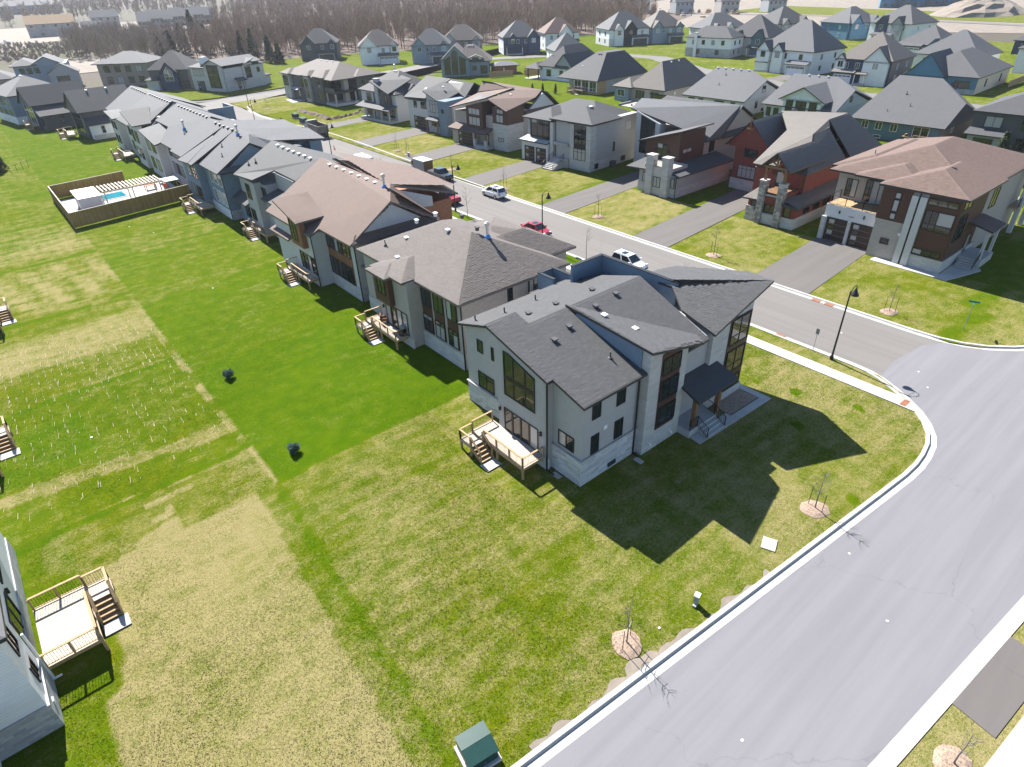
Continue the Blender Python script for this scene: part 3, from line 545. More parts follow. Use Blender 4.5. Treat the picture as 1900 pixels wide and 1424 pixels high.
h.profile('x', 23.68, 25.3, [(29.7, 7), (31.0, 7), (31.0, zS(31)-.26), (29.7, zS(29.7)-.26)], 'stucco_grey', 'wall')
# the left part of the rear wall steps back
h.slab([[S_(23.25, 21.85), S_(29.3, 21.85), S_(36.2, 21.85), S_(37.4, 29.65), S_(25.55, 29.65), S_(25.55, 31.1), S_(22.75, 31.1), S_(22.75, 24.7), S_(23.25, 24.7)]], name='roof')
h.slab([[N_(24.1, 36.5), N_(24.3, 31.15), N_(25.6, 31.15), N_(25.6, 29.68), N_(37.4, 29.68), N_(37.4, 36.5)]], name='roof')
h.band(23.68, 30, 22.36, 25.1, 0, 2.2, 'stone_white'); h.box('stone_base', 24.38, 24.6, 30.6, 36.07, 0, 1.9, 'stone_white')
h.box('stone_base', 23.07, 23.3, 25.07, 30.55, 0, 0.95, 'stone_white')
# stone pieces on the two visible faces of the base
mb = MB(); sh_ = []
def cladding(mb, face, p, a0, a1, z0, z1, off):
    z = z0
    while z < z1-0.05:
        hh = min(rnd.choice((0.12, 0.15, 0.19)), z1-z); a = a0-rnd.random()*0.4
        while a < a1:
            L = rnd.uniform(0.35, 0.95); b0, b1 = max(a, a0)+0.006, min(a+L, a1)-0.006
            if b1-b0 > 0.05: h.fbox(mb, face, p, b0, b1, z+0.006, z+hh-0.006, off-0.02, off+rnd.uniform(0.008, 0.035)); sh_.extend([rnd.random()]*6)
            a += L
        z += hh
b = NB('stone_piece'); a_ = b.attr('shade'); p_ = b.pos(); cc = b.mix(a_, (0.36, 0.375, 0.39), (0.62, 0.63, 0.64)); cc = b.mix(b.math('MULTIPLY', b.noise(p_, 9, 4), 0.5), cc, (0.35, 0.35, 0.35)); b.done(cc, 0.85)
for fc, p, a0, a1, z1 in (('W', 23.61, 22.3, 25.1, 2.18), ('S', 22.29, 23.62, 29.3, 2.18), ('W', 24.38, 30.6, 36.05, 1.88), ('W', 23.07, 25.07, 30.55, 0.94)): cladding(mb, fc, p, a0, a1, 0.02, z1, 0.0)
tag(h.mk('stone_cladding', mb, 'stone_piece', shade=sh_), kind='stuff')
h.box('stone_cap', 23.5, 23.66, 22.2, 25.1, 2.2, 2.27, 'concrete'); h.box('stone_cap', 23.66, 29.3, 22.2, 22.34, 2.2, 2.27, 'concrete'); h.box('stone_cap', 24.26, 24.43, 30.6, 36.1, 1.9, 1.97, 'concrete')
h.win('W', 24.45, 33.8, 34.5, 5.3, 6.4, 1, 1); h.win('W', 24.45, 32.45, 32.75, 5.25, 6.4, 1, 1); h.win('W', 24.45, 32.6, 34.6, 2.05, 3.5, 2, 2, rs=[0.7])
h.polywin('W', 23.15, [(26.35, 4.3), (29.65, 4.3), (29.65, 7.95), (29.1, 7.95), (26.35, 7.15)], [(27.35, 4.35, 7.35), (28.6, 4.35, 7.7)], [(5.85, 26.4, 29.6, 0.16)])
# patio doors: four tall leaves
for k in range(4): h.win('W', 23.15, 26.05+k*0.94, 26.97+k*0.94, 1.08, 3.08, 1, 1, glass='glass_blind' if k == 0 else 'glass', frame='trim_brown', name='patio_door')
h.win('W', 23.68, 23.05, 24.55, 2.52, 3.75, 2, 1, frame='trim_black', glass='mix')
for a0, a1, z0, z1 in ((24.55, 25.35, 5.2, 6.5), (26.9, 27.75, 5.2, 6.7), (24.55, 25.3, 2.3, 3.85), (26.85, 27.7, 2.4, 3.95)): h.win('S', 22.36, a0, a1, z0, z1, 1, 1)
h.box('house_number_plate', 25.75, 26.05, 22.3, 22.355, 3.85, 4.15, 'trim_white'); h.box('basement_window', 26.3, 27.1, 22.2, 22.26, 0.25, 0.6, 'door_dark')
h.lamp('W', 23.15, 30.25, 2.75); h.lamp('W', 23.15, 25.75, 2.9)
h.spout(23.04, 25.05, 7.6, 0, -0.7); h.spout(28.95, 22.2, 7.0, 0, -0.5)
for x, y in ((23.2, 24.2), (28.7, 21.4)): h.box('splash_block', x-.2, x+.2, y-.35, y+.35, 0.0, 0.06, 'concrete')
# stone window tower on the side
h.profile('y', 21.7, 25.5, [(29.3, 0), (33.45, 0), (33.45, 7.75), (29.3, 8.75)], 'stone_light', 'tower')
h.slab([[(28.85, 21.25, 9.05), (34.6, 21.25, 7.62), (35.2, 22.3, 7.6), (29.25, 29.8, 9.35)]], name='tower_roof')
h.profile('x', 29.2, 29.29, [(22.4, zS(22.4)), (28.6, zS(28.6)), (28.6, 9.05), (22.4, 8.85)], 'stucco_blue', 'tower_side')
h.box('panel', 30.55, 32.6, 21.62, 21.75, 1.7, 8.05, 'siding_brown')
h.win('S', 21.6, 30.6, 32.55, 6.3, 7.65, 2, 2, glass='glass_warm', rs=[0.4]); h.win('S', 21.6, 30.6, 32.55, 4.15, 5.85, 2, 2, rs=[0.35]); h.win('S', 21.6, 30.6, 32.55, 2.0, 3.6, 2, 1)
for x, z in ((29.9, 0.9), (32.3, 0.8)): h.mk('vent_pipe', MB().tube([(x, 21.7, z), (x, 21.45, z), (x, 21.35, z-.12)], 0.05, 6), 'vent_white')
# entrance
h.box('wall', 33.45, 36.9, 23.4, 25, 0, 6.8, 'stucco_grey'); h.box('porch_floor', 33.45, 36.9, 20.6, 23.4, 0, 0.62, 'step_concrete')
h.slab([[(33.1, 19.95, 3.75), (38.0, 19.95, 3.75), (38.0, 21.95, 4.35), (36.88, 23.4, 4.75), (33.5, 23.4, 4.75)]], 'roof_charcoal', 'porch_roof', tabs=False)
for x in (34.2, 37.2): h.box('porch_post', x-.16, x+.16, 20.75, 21.07, 0.6, 3.7, 'timber_beam')
h.door('S', 23.4, 34.6, 35.6, 0.62, 2.85); h.win('S', 23.4, 35.8, 36.5, 0.7, 2.85, 1, 2)
h.steps('S', 20.6, 34.6, 36.6, 0.62, 3, 0.32); h.rail([(33.6, 20.7, .62), (34.5, 20.7, .62), (34.5, 19.7, 0)], .9); h.rail([(36.7, 19.7, 0), (36.7, 20.7, .62), (37.0, 22.3, .62)], .9)
# front block with tall windows under the upswept roof
h.profile('y', 22.0, 23.6, [(36.95, 0), (41.9, 0), (41.9, 8.75), (36.95, 7.15)], 'stone_light', 'wall'); h.box('wall', 36.98, 41.88, 23.62, 30.58, 0, 7.0, 'stucco_grey')
h.box('stone_base', 38.6, 41.98, 21.88, 22.1, 0, 0.75, 'stone_light'); h.box('panel', 39.05, 41.8, 21.93, 22.02, 0.75, 7.5, 'trim_brown')
for z0, z1 in ((0.85, 1.9), (2.5, 4.6), (5.1, 7.4)): h.win('S', 21.93, 39.2, 41.6, z0, z1, 2, 2, rs=[0.35])
h.slab([[(36.5, 21.6, 7.35), (42.9, 21.3, 9.75), (38.4, 27.2, 8.75), (36.95, 25.0, 7.95)]], name='roof')
h.slab([[(42.9, 21.3, 9.75), (45.0, 24.6, 8.4), (43.6, 30.8, 7.6), (38.9, 31.0, 8.3), (38.4, 27.2, 8.75)]], name='roof')
h.box('garage_wall', 36.95, 43.2, 30.6, 36.0, 0, 6.2, 'stucco_grey'); h.slab([[(38.9, 30.9, 6.9), (43.6, 30.9, 6.3), (43.6, 36.3, 6.3), (38.9, 36.3, 6.9)]]); h.garage('E', 43.2, 31, 35.4, 2.5)
h.slab([[(36.9, 29.7, 8.0), (38.6, 29.7, 8.0), (38.6, 35.1, 7.3), (35.2, 35.1, 7.3), (35.2, 31.5, 8.2)]], name='roof')
h.parapet(35.1, 38.8, 34.95, 35.2, 6.0, 9.0, 'stucco_blue'); h.parapet(38.6, 38.85, 26.9, 34.94, 6.2, 9.0, 'stucco_blue')
h.box('wall', 33.2, 36.0, 36.05, 38.4, 0, 5.9, 'stucco_grey'); h.parapet(34.4, 36.1, 38.35, 38.6, 5.0, 7.5, 'stucco_blue'); h.parapet(35.9, 36.15, 32.9, 38.34, 5.5, 7.6, 'stucco_blue'); h.parapet(34.4, 34.62, 36.6, 38.34, 5.0, 7.5, 'stucco_blue')
h.slab([[(34.2, 36.55, 6.0), (36.1, 36.55, 6.0), (36.1, 38.5, 6.0), (33.2, 38.5, 6.0)]], name='roof', tabs=False)
for x, y in ((25.9, 27.4), (27.8, 27.9), (31.2, 28.6), (33.7, 28.9)): h.vent(x, y, zS(y)+.03, 'vent_dark')
for x, y in ((27.2, 31.6), (29.6, 31.2), (33.2, 30.9)): h.vent(x, y, zN(y)+.03, 'vent_dark')
h.vent(39.9, 28.2, 8.35, 'vent_dark'); h.vent(41.6, 24.0, 8.95); h.vent(31.0, 24.6, 8.62); h.vent(30.4, 27.0, 9.0)
h.vent(28.1, 24.2, zS(24.2), kind='pipe'); h.vent(27, 34.2, zN(34.2), kind='pipe'); h.vent(24.9, 35.2, zN(35.2), kind='pipe'); h.vent(30.2, 34.2, zN(34.2), kind='pipe')
o = sheet('front_walk', [(33.5, 19.6), (42.65, 19.3), (42.65, 22.6), (42.0, 22.6), (42.0, 20.0), (38.2, 20.1), (38.2, 20.6), (33.6, 20.55)], 0.05, 'concrete', th=0.1)
sheet('planting_bed', [(38.3, 20.2), (41.9, 20.1), (41.9, 21.85), (38.3, 21.85)], 0.045, 'mulch')
# ================= decks =================
def deck(x, y, label, mir=1, zf=1.05, L=5.9, D=2.05, st=True):
    # x,y: outer near corner; platform runs +x*mir to the house wall and +y along it
    r_ = empty('deck', (x, y, 0), 0, label, 'deck'); X_ = lambda a, b: (min(mir*a, mir*b), max(mir*a, mir*b))
    fr = MB(); fr.box(*X_(0.02, D), 0.02, 0.06, zf-.26, zf-.03).box(*X_(0.02, D), L-.06, L-.02, zf-.26, zf-.03).box(*X_(0.02, 0.06), 0.06, L-.06, zf-.26, zf-.03); fr.build('rim_joist', 'timber', r_)
    n = int(D/0.146); mesh = None
    for k in range(n):
        o = MB().box(*X_(k*0.146+.004, k*0.146+.142), 0, L, zf-.03, zf).build('deck_board', 'timber_pale', r_)
    for px, py in ((0.08, 0.1), (0.08, L/2), (0.08, L-.1)): MB().box(*X_(px-.07, px+.07), py-.07, py+.07, 0, zf-.26).build('post', 'timber', r_)
    def run(p, q, z0, z1, posts=True):
        ra = MB(); ba = MB(); L_ = math.hypot(q[0]-p[0], q[1]-p[1]); dx, dy = (q[0]-p[0])/L_, (q[1]-p[1])/L_; w_ = 0.045
        for hh, wd in ((0.92, 0.07), (0.12, 0.03)):
            a = (mir*p[0], p[1], z0+hh); b_ = (mir*q[0], q[1], z1+hh); ox_, oy_ = -dy*wd, dx*wd
            ra.prism([(a[0]-ox_*mir, a[1]-oy_, a[2]), (a[0]+ox_*mir, a[1]+oy_, a[2]), (b_[0]+ox_*mir, b_[1]+oy_, b_[2]), (b_[0]-ox_*mir, b_[1]-oy_, b_[2])], (0, 0, -.045))
        o = ra.build('rail', 'timber', r_); n_ = max(2, int(L_/0.13))
        for k in range(1, n_):
            t = k/n_; ax, ay, az = mir*(p[0]+dx*L_*t), p[1]+dy*L_*t, z0+(z1-z0)*t; ba.box(ax-.008, ax+.008, ay-.008, ay+.008, az+.1, az+.9)
        if st is not None and ba.f: tag(ba.build('balusters', 'rail_black', o), kind='stuff')
        m = max(1, round(L_/1.6))
        for k in range(m+1):
            t = k/m; ax, ay, az = mir*(p[0]+dx*L_*t), p[1]+dy*L_*t, z0+(z1-z0)*t; MB().box(ax-.045, ax+.045, ay-.045, ay+.045, az-.02, az+.86).build('rail_post', 'timber', r_)
    run((0.05, 0.05), (D-.1, 0.05), zf, zf); run((0.05, 0.06), (0.05, L-1.5), zf, zf); run((0.05, L-.05), (D-.1, L-.05), zf, zf)
    zl = zf-.18; bx('landing', (*X_(-1.15, -0.01), L-1.4, L, zl-.12, zl), 'timber_pale', r_); bx('post', (*X_(-1.12, -0.98), L-.15, L-.01, 0, zl-.12), 'timber', r_); bx('post', (*X_(-1.12, -0.98), L-1.38, L-1.24, 0, zl-.12), 'timber', r_)
    run((-1.1, L-1.35), (-1.1, L-.05), zl, zl); run((-1.1, L-.05), (0.0, L-.05), zl, zl)
    ns = 4
    for k in range(ns):
        zz = zl*(ns-k)/(ns+1); y1 = L-1.4-k*0.3; bx('tread', (*X_(-1.12, -.04), y1-.3, y1, zz-.045, zz), 'timber', r_)
        bx('riser', (*X_(-1.1, -.06), y1-.02, y1-.002, zz, zz+zl/(ns+1)-.05), 'timber_beam', r_)
    ye = L-1.4-ns*0.3
    for sx in (-1.14, -0.02):
        MB().prism([(mir*sx, L-1.4, zl-.25), (mir*sx, L-1.4, zl-.02), (mir*sx, ye, 0.15), (mir*sx, ye, 0)], (mir*.04, 0, 0)).build('stringer', 'timber', r_)
    run((-1.1, ye+.1), (-1.1, L-1.42), 0.1, zl); run((-.06, ye+.1), (-.06, L-1.42), 0.1, zl)
    bx('landing_slab', (*X_(-1.3, 0.0), ye-.95, ye-.02, 0.0, 0.05), 'concrete', r_)
    return r_
deck(21.1, 25.4, 'pale timber deck with stairs behind the grey corner house')
deck(24.1, 47.2, 'timber deck with stairs behind the taupe hip roofed house, a grill standing on it')
deck(23.9, 66.0, 'timber deck with stairs behind the brown gable house')
deck(23.4, 102.9, 'small timber deck with stairs behind the blue house, beside the pool fence')
deck(26.2, 84.2, 'timber deck behind the dark roofed house with the yellow green window reflections')
deck(-4.25, 30.1, 'timber deck and stairs of the white house at the lower left corner', mir=-1, L=4.6, D=2.65)
deck(-4.3, 78.2, 'timber deck with stairs cut by the left frame edge, the farther of two', mir=-1)
deck(-7.0, 51.2, 'timber deck with stairs cut by the left frame edge, the nearer of two', mir=-1)
# furniture on the second deck
r_ = empty('grill', (25.4, 47.75, 1.05), 20, 'covered black grill on the deck of the taupe hip roofed house', 'grill')
MB().box(-.55, .55, -.28, .28, .3, .75).build('cabinet', 'trim_black', r_); MB().prism([(-.4, -.28, .75), (-.4, .28, .75), (-.4, .2, 1.02), (-.4, -.2, 1.02)], (.8, 0, 0)).build('lid', 'utility_grey', r_)
for sx in (-.45, .45): MB().box(sx-.04, sx+.04, -.25, .25, 0, .3).build('leg', 'trim_black', r_)
r_ = empty('patio_chair', (25.2, 51.2, 1.05), 60, 'brown wicker chair at the far end of the deck behind the taupe house', 'chair')
MB().box(-.35, .35, -.35, .35, .25, .42).build('seat', 'cloth_brown', r_); MB().box(-.35, .35, .25, .37, .42, .95).build('backrest', 'cloth_brown', r_)
for sx in (-.3, .3):
    MB().box(sx-.06, sx+.06, -.33, .25, .42, .6).build('armrest', 'cloth_brown', r_)
    for sy in (-.3, .3): MB().box(sx-.03, sx+.03, sy-.03, sy+.03, 0, .25).build('leg', 'trim_black', r_)
# ================= white house at the lower left =================
h = House('white_house', -6.95, 27.13, 0, 'white stucco house with grey stone base, cut by the lower left corner of the picture', near=True, absolute=True)
h.rf = 'roof_light'
h.wall(-18, -6.97, 27.15, 30.2, 6.9, 'siding_white'); h.band(-18, -6.95, 27.13, 30.2, 0, 1.7, 'stone_grey', t=.05); h.box('stone_cap', -18, -6.86, 27.04, 30.3, 1.7, 1.78, 'concrete')
h.wall(-18, -7.4, 30.25, 42, 6.9, 'siding_white'); h.box('stone_base', -18, -7.33, 30.25, 42, 0, 1.3, 'stone_grey')
h.win('E', -6.97, 28.3, 29.2, 2.1, 3.3, 2, 1); h.win('E', -7.4, 31.2, 34.6, 1.1, 3.2, 3, 1, name='patio_door'); h.win('E', -7.4, 35.2, 37.4, 3.2, 5.2, 2, 2); h.lamp('E', -7.4, 30.9, 2.9); h.lamp('E', -7.4, 34.9, 2.9)
h.hip(-18, -7.0, 27.2, 42, 7.0, .35, 'roof_light')
h.win('E', -6.97, 28.2, 29.3, 4.3, 5.8, 2, 1); h.box('vent_cover', -6.9, -6.84, 27.8, 28.1, 0.9, 1.1, 'vent_white')
h.spout(-6.85, 30.15, 3.8, .3, 0, 'trim_white')
h.box('wall', -17, -9.5, 22.5, 27.1, 0, 3.2, 'siding_white'); h.hip(-17, -9.5, 22.5, 27.0, 3.3, .3, 'metal_roof')
# ================= W row behind the corner house (rear sides face the camera) =================
def cols(h, face, p, spans, zs, glass='mix', frame=None, **k):
    for a0, a1 in spans:
        for z0, z1 in zs: h.win(face, p, a0, a1, z0, z1, glass=glass, frame=frame, **k)
h = House('taupe_house', 26.78, 39.95, 0, 'taupe house with grey brown hip roof right behind the grey corner house', near=True, absolute=True, tabs=True)
h.rf = 'roof_taupe'; h.fascia = 'fascia_taupe'
h.wall(26.78, 38.9, 39.95, 56.8, 6.6, 'stucco_taupe'); h.wall(38.92, 42.2, 43, 49, 6.5, 'brick_taupe'); h.wall(25.5, 26.77, 46.4, 51.9, 6.7, 'stucco_taupe')
h.box('brick_wall', 26.85, 36.6, 39.88, 39.94, 1.6, 6.5, 'brick_taupe')
h.box('stone_base', 26.68, 26.85, 39.85, 46.35, 0, 1.6, 'stone_light'); h.box('stone_base', 26.86, 41, 39.83, 40.0, 0, 1.6, 'stone_light'); h.box('stone_base', 25.42, 25.6, 46.3, 51.95, 0, 1.05, 'stone_light'); h.box('stone_base', 26.68, 26.85, 52.0, 56.85, 0, 1.6, 'stone_light')
for a0 in (40.5, 42.55, 44.5):
    h.box('panel', 26.72, 26.84, a0-.05, a0+1.55, 1.75, 6.45, 'siding_brown')
    h.win('W', 26.72, a0, a0+1.5, 4.5, 6.35, 2, 1, glass='mix'); h.win('W', 26.72, a0, a0+1.5, 1.85, 3.6, 2, 2, rs=[.75], glass='mix')
h.box('bay', 24.95, 25.49, 48.9, 51.6, 3.65, 6.75, 'siding_brown'); h.win('W', 24.95, 49.5, 50.9, 4.6, 6.55, 2, 2, rs=[.4])
for k in range(4): h.win('W', 25.5, 46.95+k*1.0, 47.9+k*1.0, 1.08, 3.4, 1, 1, glass='mix', name='patio_door')
h.lamp('W', 25.5, 51.3, 2.8); h.win('S', 39.88, 31.9, 32.5, 5.1, 6.4, 1, 1); h.win('S', 39.88, 35.0, 35.6, 5.1, 6.4, 1, 1); h.spout(26.7, 39.75, 6.5); h.spout(34.4, 39.8, 6.5)
h.hip(26.78, 38.9, 39.95, 56.8, 6.75, .46); h.hip(25.5, 30, 46.9, 51.8, 6.85, .3, axis='x', ends=(1, 0.2)); h.hip(24.95, 28, 49.0, 51.5, 6.75, .32, axis='x', ends=(1, .2), oh=.5)
h.hip(35.5, 42.4, 42.7, 49.3, 6.7, .5, ends=(.4, 1), axis='x'); h.wall(38.92, 44, 50.8, 57, 5.3, 'brick_taupe'); h.hip(38, 44.2, 50.6, 57.2, 5.6, .22)
h.box('wall', 27.3, 30, 56.82, 58.0, 0, 4.2, 'stucco_taupe'); h.hip(27.3, 30, 55.5, 58.0, 4.4, .4, oh=.3)
h.garage('E', 44, 51.3, 56.5, 2.5)
for x, y, z in ((29.6, 52.5, 8.2), (31.6, 53.6, 9.2), (33.0, 52.2, 9.9), (31.9, 48.6, 9.4), (27.3, 50.6, 7.4)): h.vent(x, y, z, 'vent_white')
h.vent(33.5, 46.0, 9.9, 'vent_dark'); h.vent(34.8, 50.2, 9.75, 'vent_dark'); h.vent(33.9, 45.0, 9.2, kind='flue'); h.vent(28.0, 54.0, 7.6, kind='pipe')
h.mk('exhaust_fan', MB().lathe([(.32, 0), (.32, .12), (.1, .16)], 10, (0, 0, 0)), 'trim_black').matrix_local = Matrix.Translation((26.66-26.78, 41.2-39.95, .9)) @ Matrix.Rotation(-math.pi/2, 4, 'Y')
h = House('brown_gable_house', 26.95, 58.9, 0, 'brown roofed gable house with wide triangular side gable, third from the camera', near=True, absolute=True, tabs=True)
h.rf = 'roof_brown'; h.fascia = 'fascia_taupe'
h.wall(26.95, 37, 58.9, 77.5, 6.75, 'stucco_light'); h.wall(25.3, 26.94, 65.9, 76.5, 6.3, 'stucco_light'); h.wall(37.02, 43.4, 64.7, 77, 6.6, 'brick_orange')
h.box('stone_base', 26.85, 27.0, 58.8, 65.85, 0, 1.5, 'stone_light'); h.box('stone_base', 27.01, 37, 58.78, 58.95, 0, 1.5, 'stone_light'); h.box('stone_base', 25.2, 25.4, 65.8, 70.4, 0, 1.2, 'stone_light')
for k, a0 in enumerate((60.1, 62.0, 63.9)):
    h.box('panel', 26.88, 27.0, a0-.1, a0+1.75, 1.4, 6.6, 'siding_rust'); h.win('W', 26.88, a0, a0+1.65, 4.6, 6.5, 2, 1, glass='mix'); h.win('W', 26.88, a0, a0+1.65, 1.5, 3.6, 2, 1)
h.box('bay', 24.7, 25.29, 67.2, 70.3, 4.35, 7.6, 'siding_rust'); h.win('W', 24.7, 68.3, 69.9, 4.9, 7.4, 2, 3)
for k in range(4): h.win('W', 25.3, 66.3+k*1.0, 67.25+k*1.0, 1.1, 3.3, 1, 1, glass='mix', name='patio_door')
h.spout(26.8, 58.7, 6.6); h.spout(25.15, 65.75, 6.2)
gz = lambda y: 10.35-.0*(y)
# main roof: ridge runs along the street, closed by the triangular gable and a skirt roof
h.slab([[(26.25, 58.4, 6.75), (31.6, 58.4, 10.2), (33.6, 61.6, 10.9), (33.6, 78.6, 10.9), (25.0, 78.0, 6.2), (25.0, 65.6, 6.2), (26.25, 65.6, 6.75)], [(37.6, 58.4, 6.85), (31.6, 58.4, 10.2), (33.6, 61.6, 10.9), (33.6, 78.6, 10.9), (37.6, 78.6, 8.2)]], name='roof', th=.22)
h.profile('y', 58.85, 62, [(27.2, 6.7), (36.6, 6.7), (31.6, 9.9)], 'stucco_light', 'gable_wall')
h.slab([[(26.3, 58.0, 6.85), (37.4, 58.0, 6.85), (36.6, 58.86, 7.5), (27.2, 58.86, 7.5)]], name='skirt_roof')
h.profile('y', 62.6, 62.9, [(33.6, 7.5), (39.4, 7.0), (39.4, 8.1), (33.6, 10.3)], 'stucco_light', 'gable_wall')
h.slab([[(33.6, 62.2, 10.7), (43.9, 64.2, 7.25), (43.4, 73.6, 8.9), (35, 78.4, 10.6)]], name='roof'); h.slab([[(44.2, 64.2, 7.1), (43.7, 73.6, 8.8), (43.6, 78.4, 6.9), (44.4, 78.4, 6.7)]], name='roof')
h.slab([[(24.2, 66.8, 7.5), (24.2, 72.5, 8.9), (28.6, 72.5, 8.95), (27.6, 66.8, 7.6)]], name='bay_roof')
h.slab([[(24.6, 71.5, 4.3), (24.6, 77, 4.3), (26.9, 77, 5.2), (26.9, 71.5, 5.2)]], name='porch_roof')
h.vent(33.0, 61.9, 10.6, kind='flue')
for k in range(7): h.vent(33.05, 64+k*1.85, 10.62, 'vent_white')
h = House('dark_gable_house', 28.2, 79.5, 0, 'slate grey house with dark gable roof, fourth of the near row', near=False, absolute=True)
h.rf = 'roof_midgrey'
h.wall(29.95, 42, 79.66, 96, 7.0, 'stucco_grey'); h.wall(28.2, 29.93, 79.7, 85.8, 5.5, 'stucco_grey'); h.wall(28.2, 29.93, 85.82, 96, 7.0, 'stucco_grey'); h.box('stone_base', 28.1, 28.3, 79.55, 96.1, 0, 1.4, 'stone_light'); h.wall(27.2, 28.19, 87.2, 91.2, 7.2, 'stucco_grey'); h.wall(27.5, 28.18, 91.3, 96.2, 3.4, 'stucco_blue')
h.slab([[(26.8, 86.0, 8.0), (26.8, 93.4, 7.4), (33.6, 94.5, 10.6), (33.6, 79.0, 10.6), (29.9, 79.0, 8.6), (29.9, 85.8, 8.7)], [(33.6, 79.0, 10.6), (33.6, 94.5, 10.6), (42.2, 94.5, 7.2), (42.2, 79, 7.2)]])
h.slab([[(27.2, 79.6, 5.6), (27.2, 85.6, 5.6), (29.9, 85.6, 6.4), (29.9, 79.6, 6.4)]], name='rear_roof'); h.slab([[(26.6, 91.0, 3.5), (26.6, 96.6, 3.5), (28.2, 96.6, 4.3), (28.2, 91.0, 4.3)]], name='porch_roof')
h.profile('y', 79.65, 80.2, [(28.6, 6.8), (41.6, 6.8), (33.6, 10.2)], 'stucco_grey', 'gable_wall'); h.box('wall', 29.8, 29.94, 79.7, 85.7, 5.6, 8.4, 'stucco_grey')
h.win('W', 27.2, 89.0, 90.6, 4.6, 6.7, 2, 1, 'glass'); h.win('W', 28.1, 81, 84.2, 2.6, 5.0, 3, 1); h.win('W', 28.1, 85.8, 87.6, 4.6, 6.6, 2, 1); h.win('W', 27.5, 92.2, 94.2, 1.2, 2.8, 2, 1); h.win('W', 27.2, 89.1, 90.7, 1.6, 3.2, 2, 1); h.win('S', 79.6, 31, 32, 4.5, 6, 1, 1)
for k in range(7): h.vent(33.1, 80.8+k*1.75, 10.4, 'vent_white')
h.wall(42.02, 45, 82, 92, 5.0, 'stucco_light'); h.hip(38, 45, 82, 92, 5.2, .5); h.vent(29.6, 91.4, 8.9, kind='pipe'); h.vent(28.9, 92.4, 8.5, kind='pipe')
h = House('blue_house', 26.31, 97.34, 0, 'slate blue stucco house with pale grey roof and chimney flue beside the pool fence', near=False, absolute=True)
h.rf = 'roof_light'
h.wall(26.31, 42, 97.34, 114.5, 6.9, 'stucco_blue'); h.box('stone_base', 26.2, 26.4, 97.24, 105.5, 0, 1.4, 'stone_white'); h.box('stone_base', 26.41, 41, 97.2, 97.4, 0, 1.4, 'stone_grey'); h.wall(25.2, 26.29, 105.55, 113, 6.9, 'stucco_blue')
cols(h, 'W', 26.31, ((98.2, 99.6), (100.1, 101.5), (102, 103.4)), ((4.6, 6.4), (1.7, 3.7)), frame='trim_white'); cols(h, 'W', 25.2, ((106, 108.4), (109.2, 111)), ((4.4, 6.3), (1.2, 3.3)))
h.slab([[(25.6, 97.0, 6.95), (31.2, 97.0, 10.3), (32.4, 100, 10.9), (32.4, 105.5, 10.9), (25.6, 105.5, 6.95)], [(37.0, 97.0, 7.1), (31.2, 97.0, 10.3), (32.4, 100, 10.9), (32.4, 118, 10.9), (41.5, 118, 7), (41.5, 102, 7)], [(25.0, 112, 6.95), (25.0, 118, 6.95), (32.4, 118, 10.9), (32.4, 110, 10.9)]])
h.slab([[(24.6, 105.4, 6.9), (24.6, 107, 6.9), (30, 109.5, 9.6), (32.4, 110, 10.9), (32.4, 105.4, 10.9)], [(24.6, 107.2, 6.9), (24.4, 112, 6.6), (31, 113, 9.6), (30, 109.5, 9.6)]], 'roof_light', name='roof')
h.profile('y', 97.3, 98, [(26.9, 6.9), (36.3, 6.9), (31.2, 10.0)], 'stucco_blue', 'gable_wall'); h.slab([[(25.8, 96.7, 6.95), (36.8, 96.7, 6.95), (36.2, 97.3, 7.5), (26.9, 97.3, 7.5)]], 'roof_light', name='skirt_roof')
h.slab([[(33, 101, 9.6), (44.5, 101, 8.2), (44.5, 107, 9.0), (33, 107, 10.6)], [(33, 108, 9.8), (44.5, 108, 8.6), (43.8, 115, 9.4), (33, 115, 10.8)]], 'roof_light', name='front_roof'); h.wall(42.02, 44, 101.5, 114, 8.0, 'stucco_blue')
h.vent(31.6, 102.5, 10.5, kind='flue'); h.vent(29.2, 103.6, 9.1, kind='pipe'); h.vent(28, 100.5, 8.4, kind='pipe')
for k in range(6): h.vent(31.9, 103.8+k*1.9, 10.7, 'vent_dark')
h.spout(26.15, 97.15, 6.7)
h = House('long_grey_house', 26.5, 118, 0, 'pale grey roofed house behind the pool yard with a ridge full of vents', near=False, absolute=True)
h.rf = 'roof_light'
h.wall(26.6, 42, 119, 137, 7.0, 'stucco_grey'); h.wall(25.3, 26.58, 128.5, 137, 7.0, 'stucco_light'); h.box('stone_base', 26.5, 26.7, 118.9, 128.4, 0, 1.3, 'stone_grey')
h.slab([[(25.6, 118.4, 6.95), (33, 118.4, 11), (33, 138, 11), (28.4, 138, 8.6), (28.4, 129.5, 8.6), (25.6, 126, 6.95)], [(41.6, 118.4, 7), (33, 118.4, 11), (33, 138, 11), (41.6, 138, 7)], [(24.6, 126.2, 6.6), (24.6, 135.5, 7.8), (29.6, 135.5, 8.6), (27.5, 126.2, 7.2)]])
cols(h, 'W', 26.6, ((120, 121.6), (122.2, 123.8), (124.4, 126)), ((4.6, 6.4), (1.7, 3.7))); cols(h, 'W', 25.3, ((129.6, 132), (133.4, 135.4)), ((4.4, 6.4), (1.2, 3.3)))
for k in range(10): h.vent(32.5, 119.5+k*1.75, 10.75, 'vent_dark')
h.vent(29.2, 122.3, 9.0, kind='flue'); h.vent(28.6, 120.6, 8.6, kind='pipe')
h = House('slate_shed_house', 26, 140, 0, 'pale grey house with blue shed gable, sixth of the near row', near=False, absolute=True)
h.rf = 'roof_light'
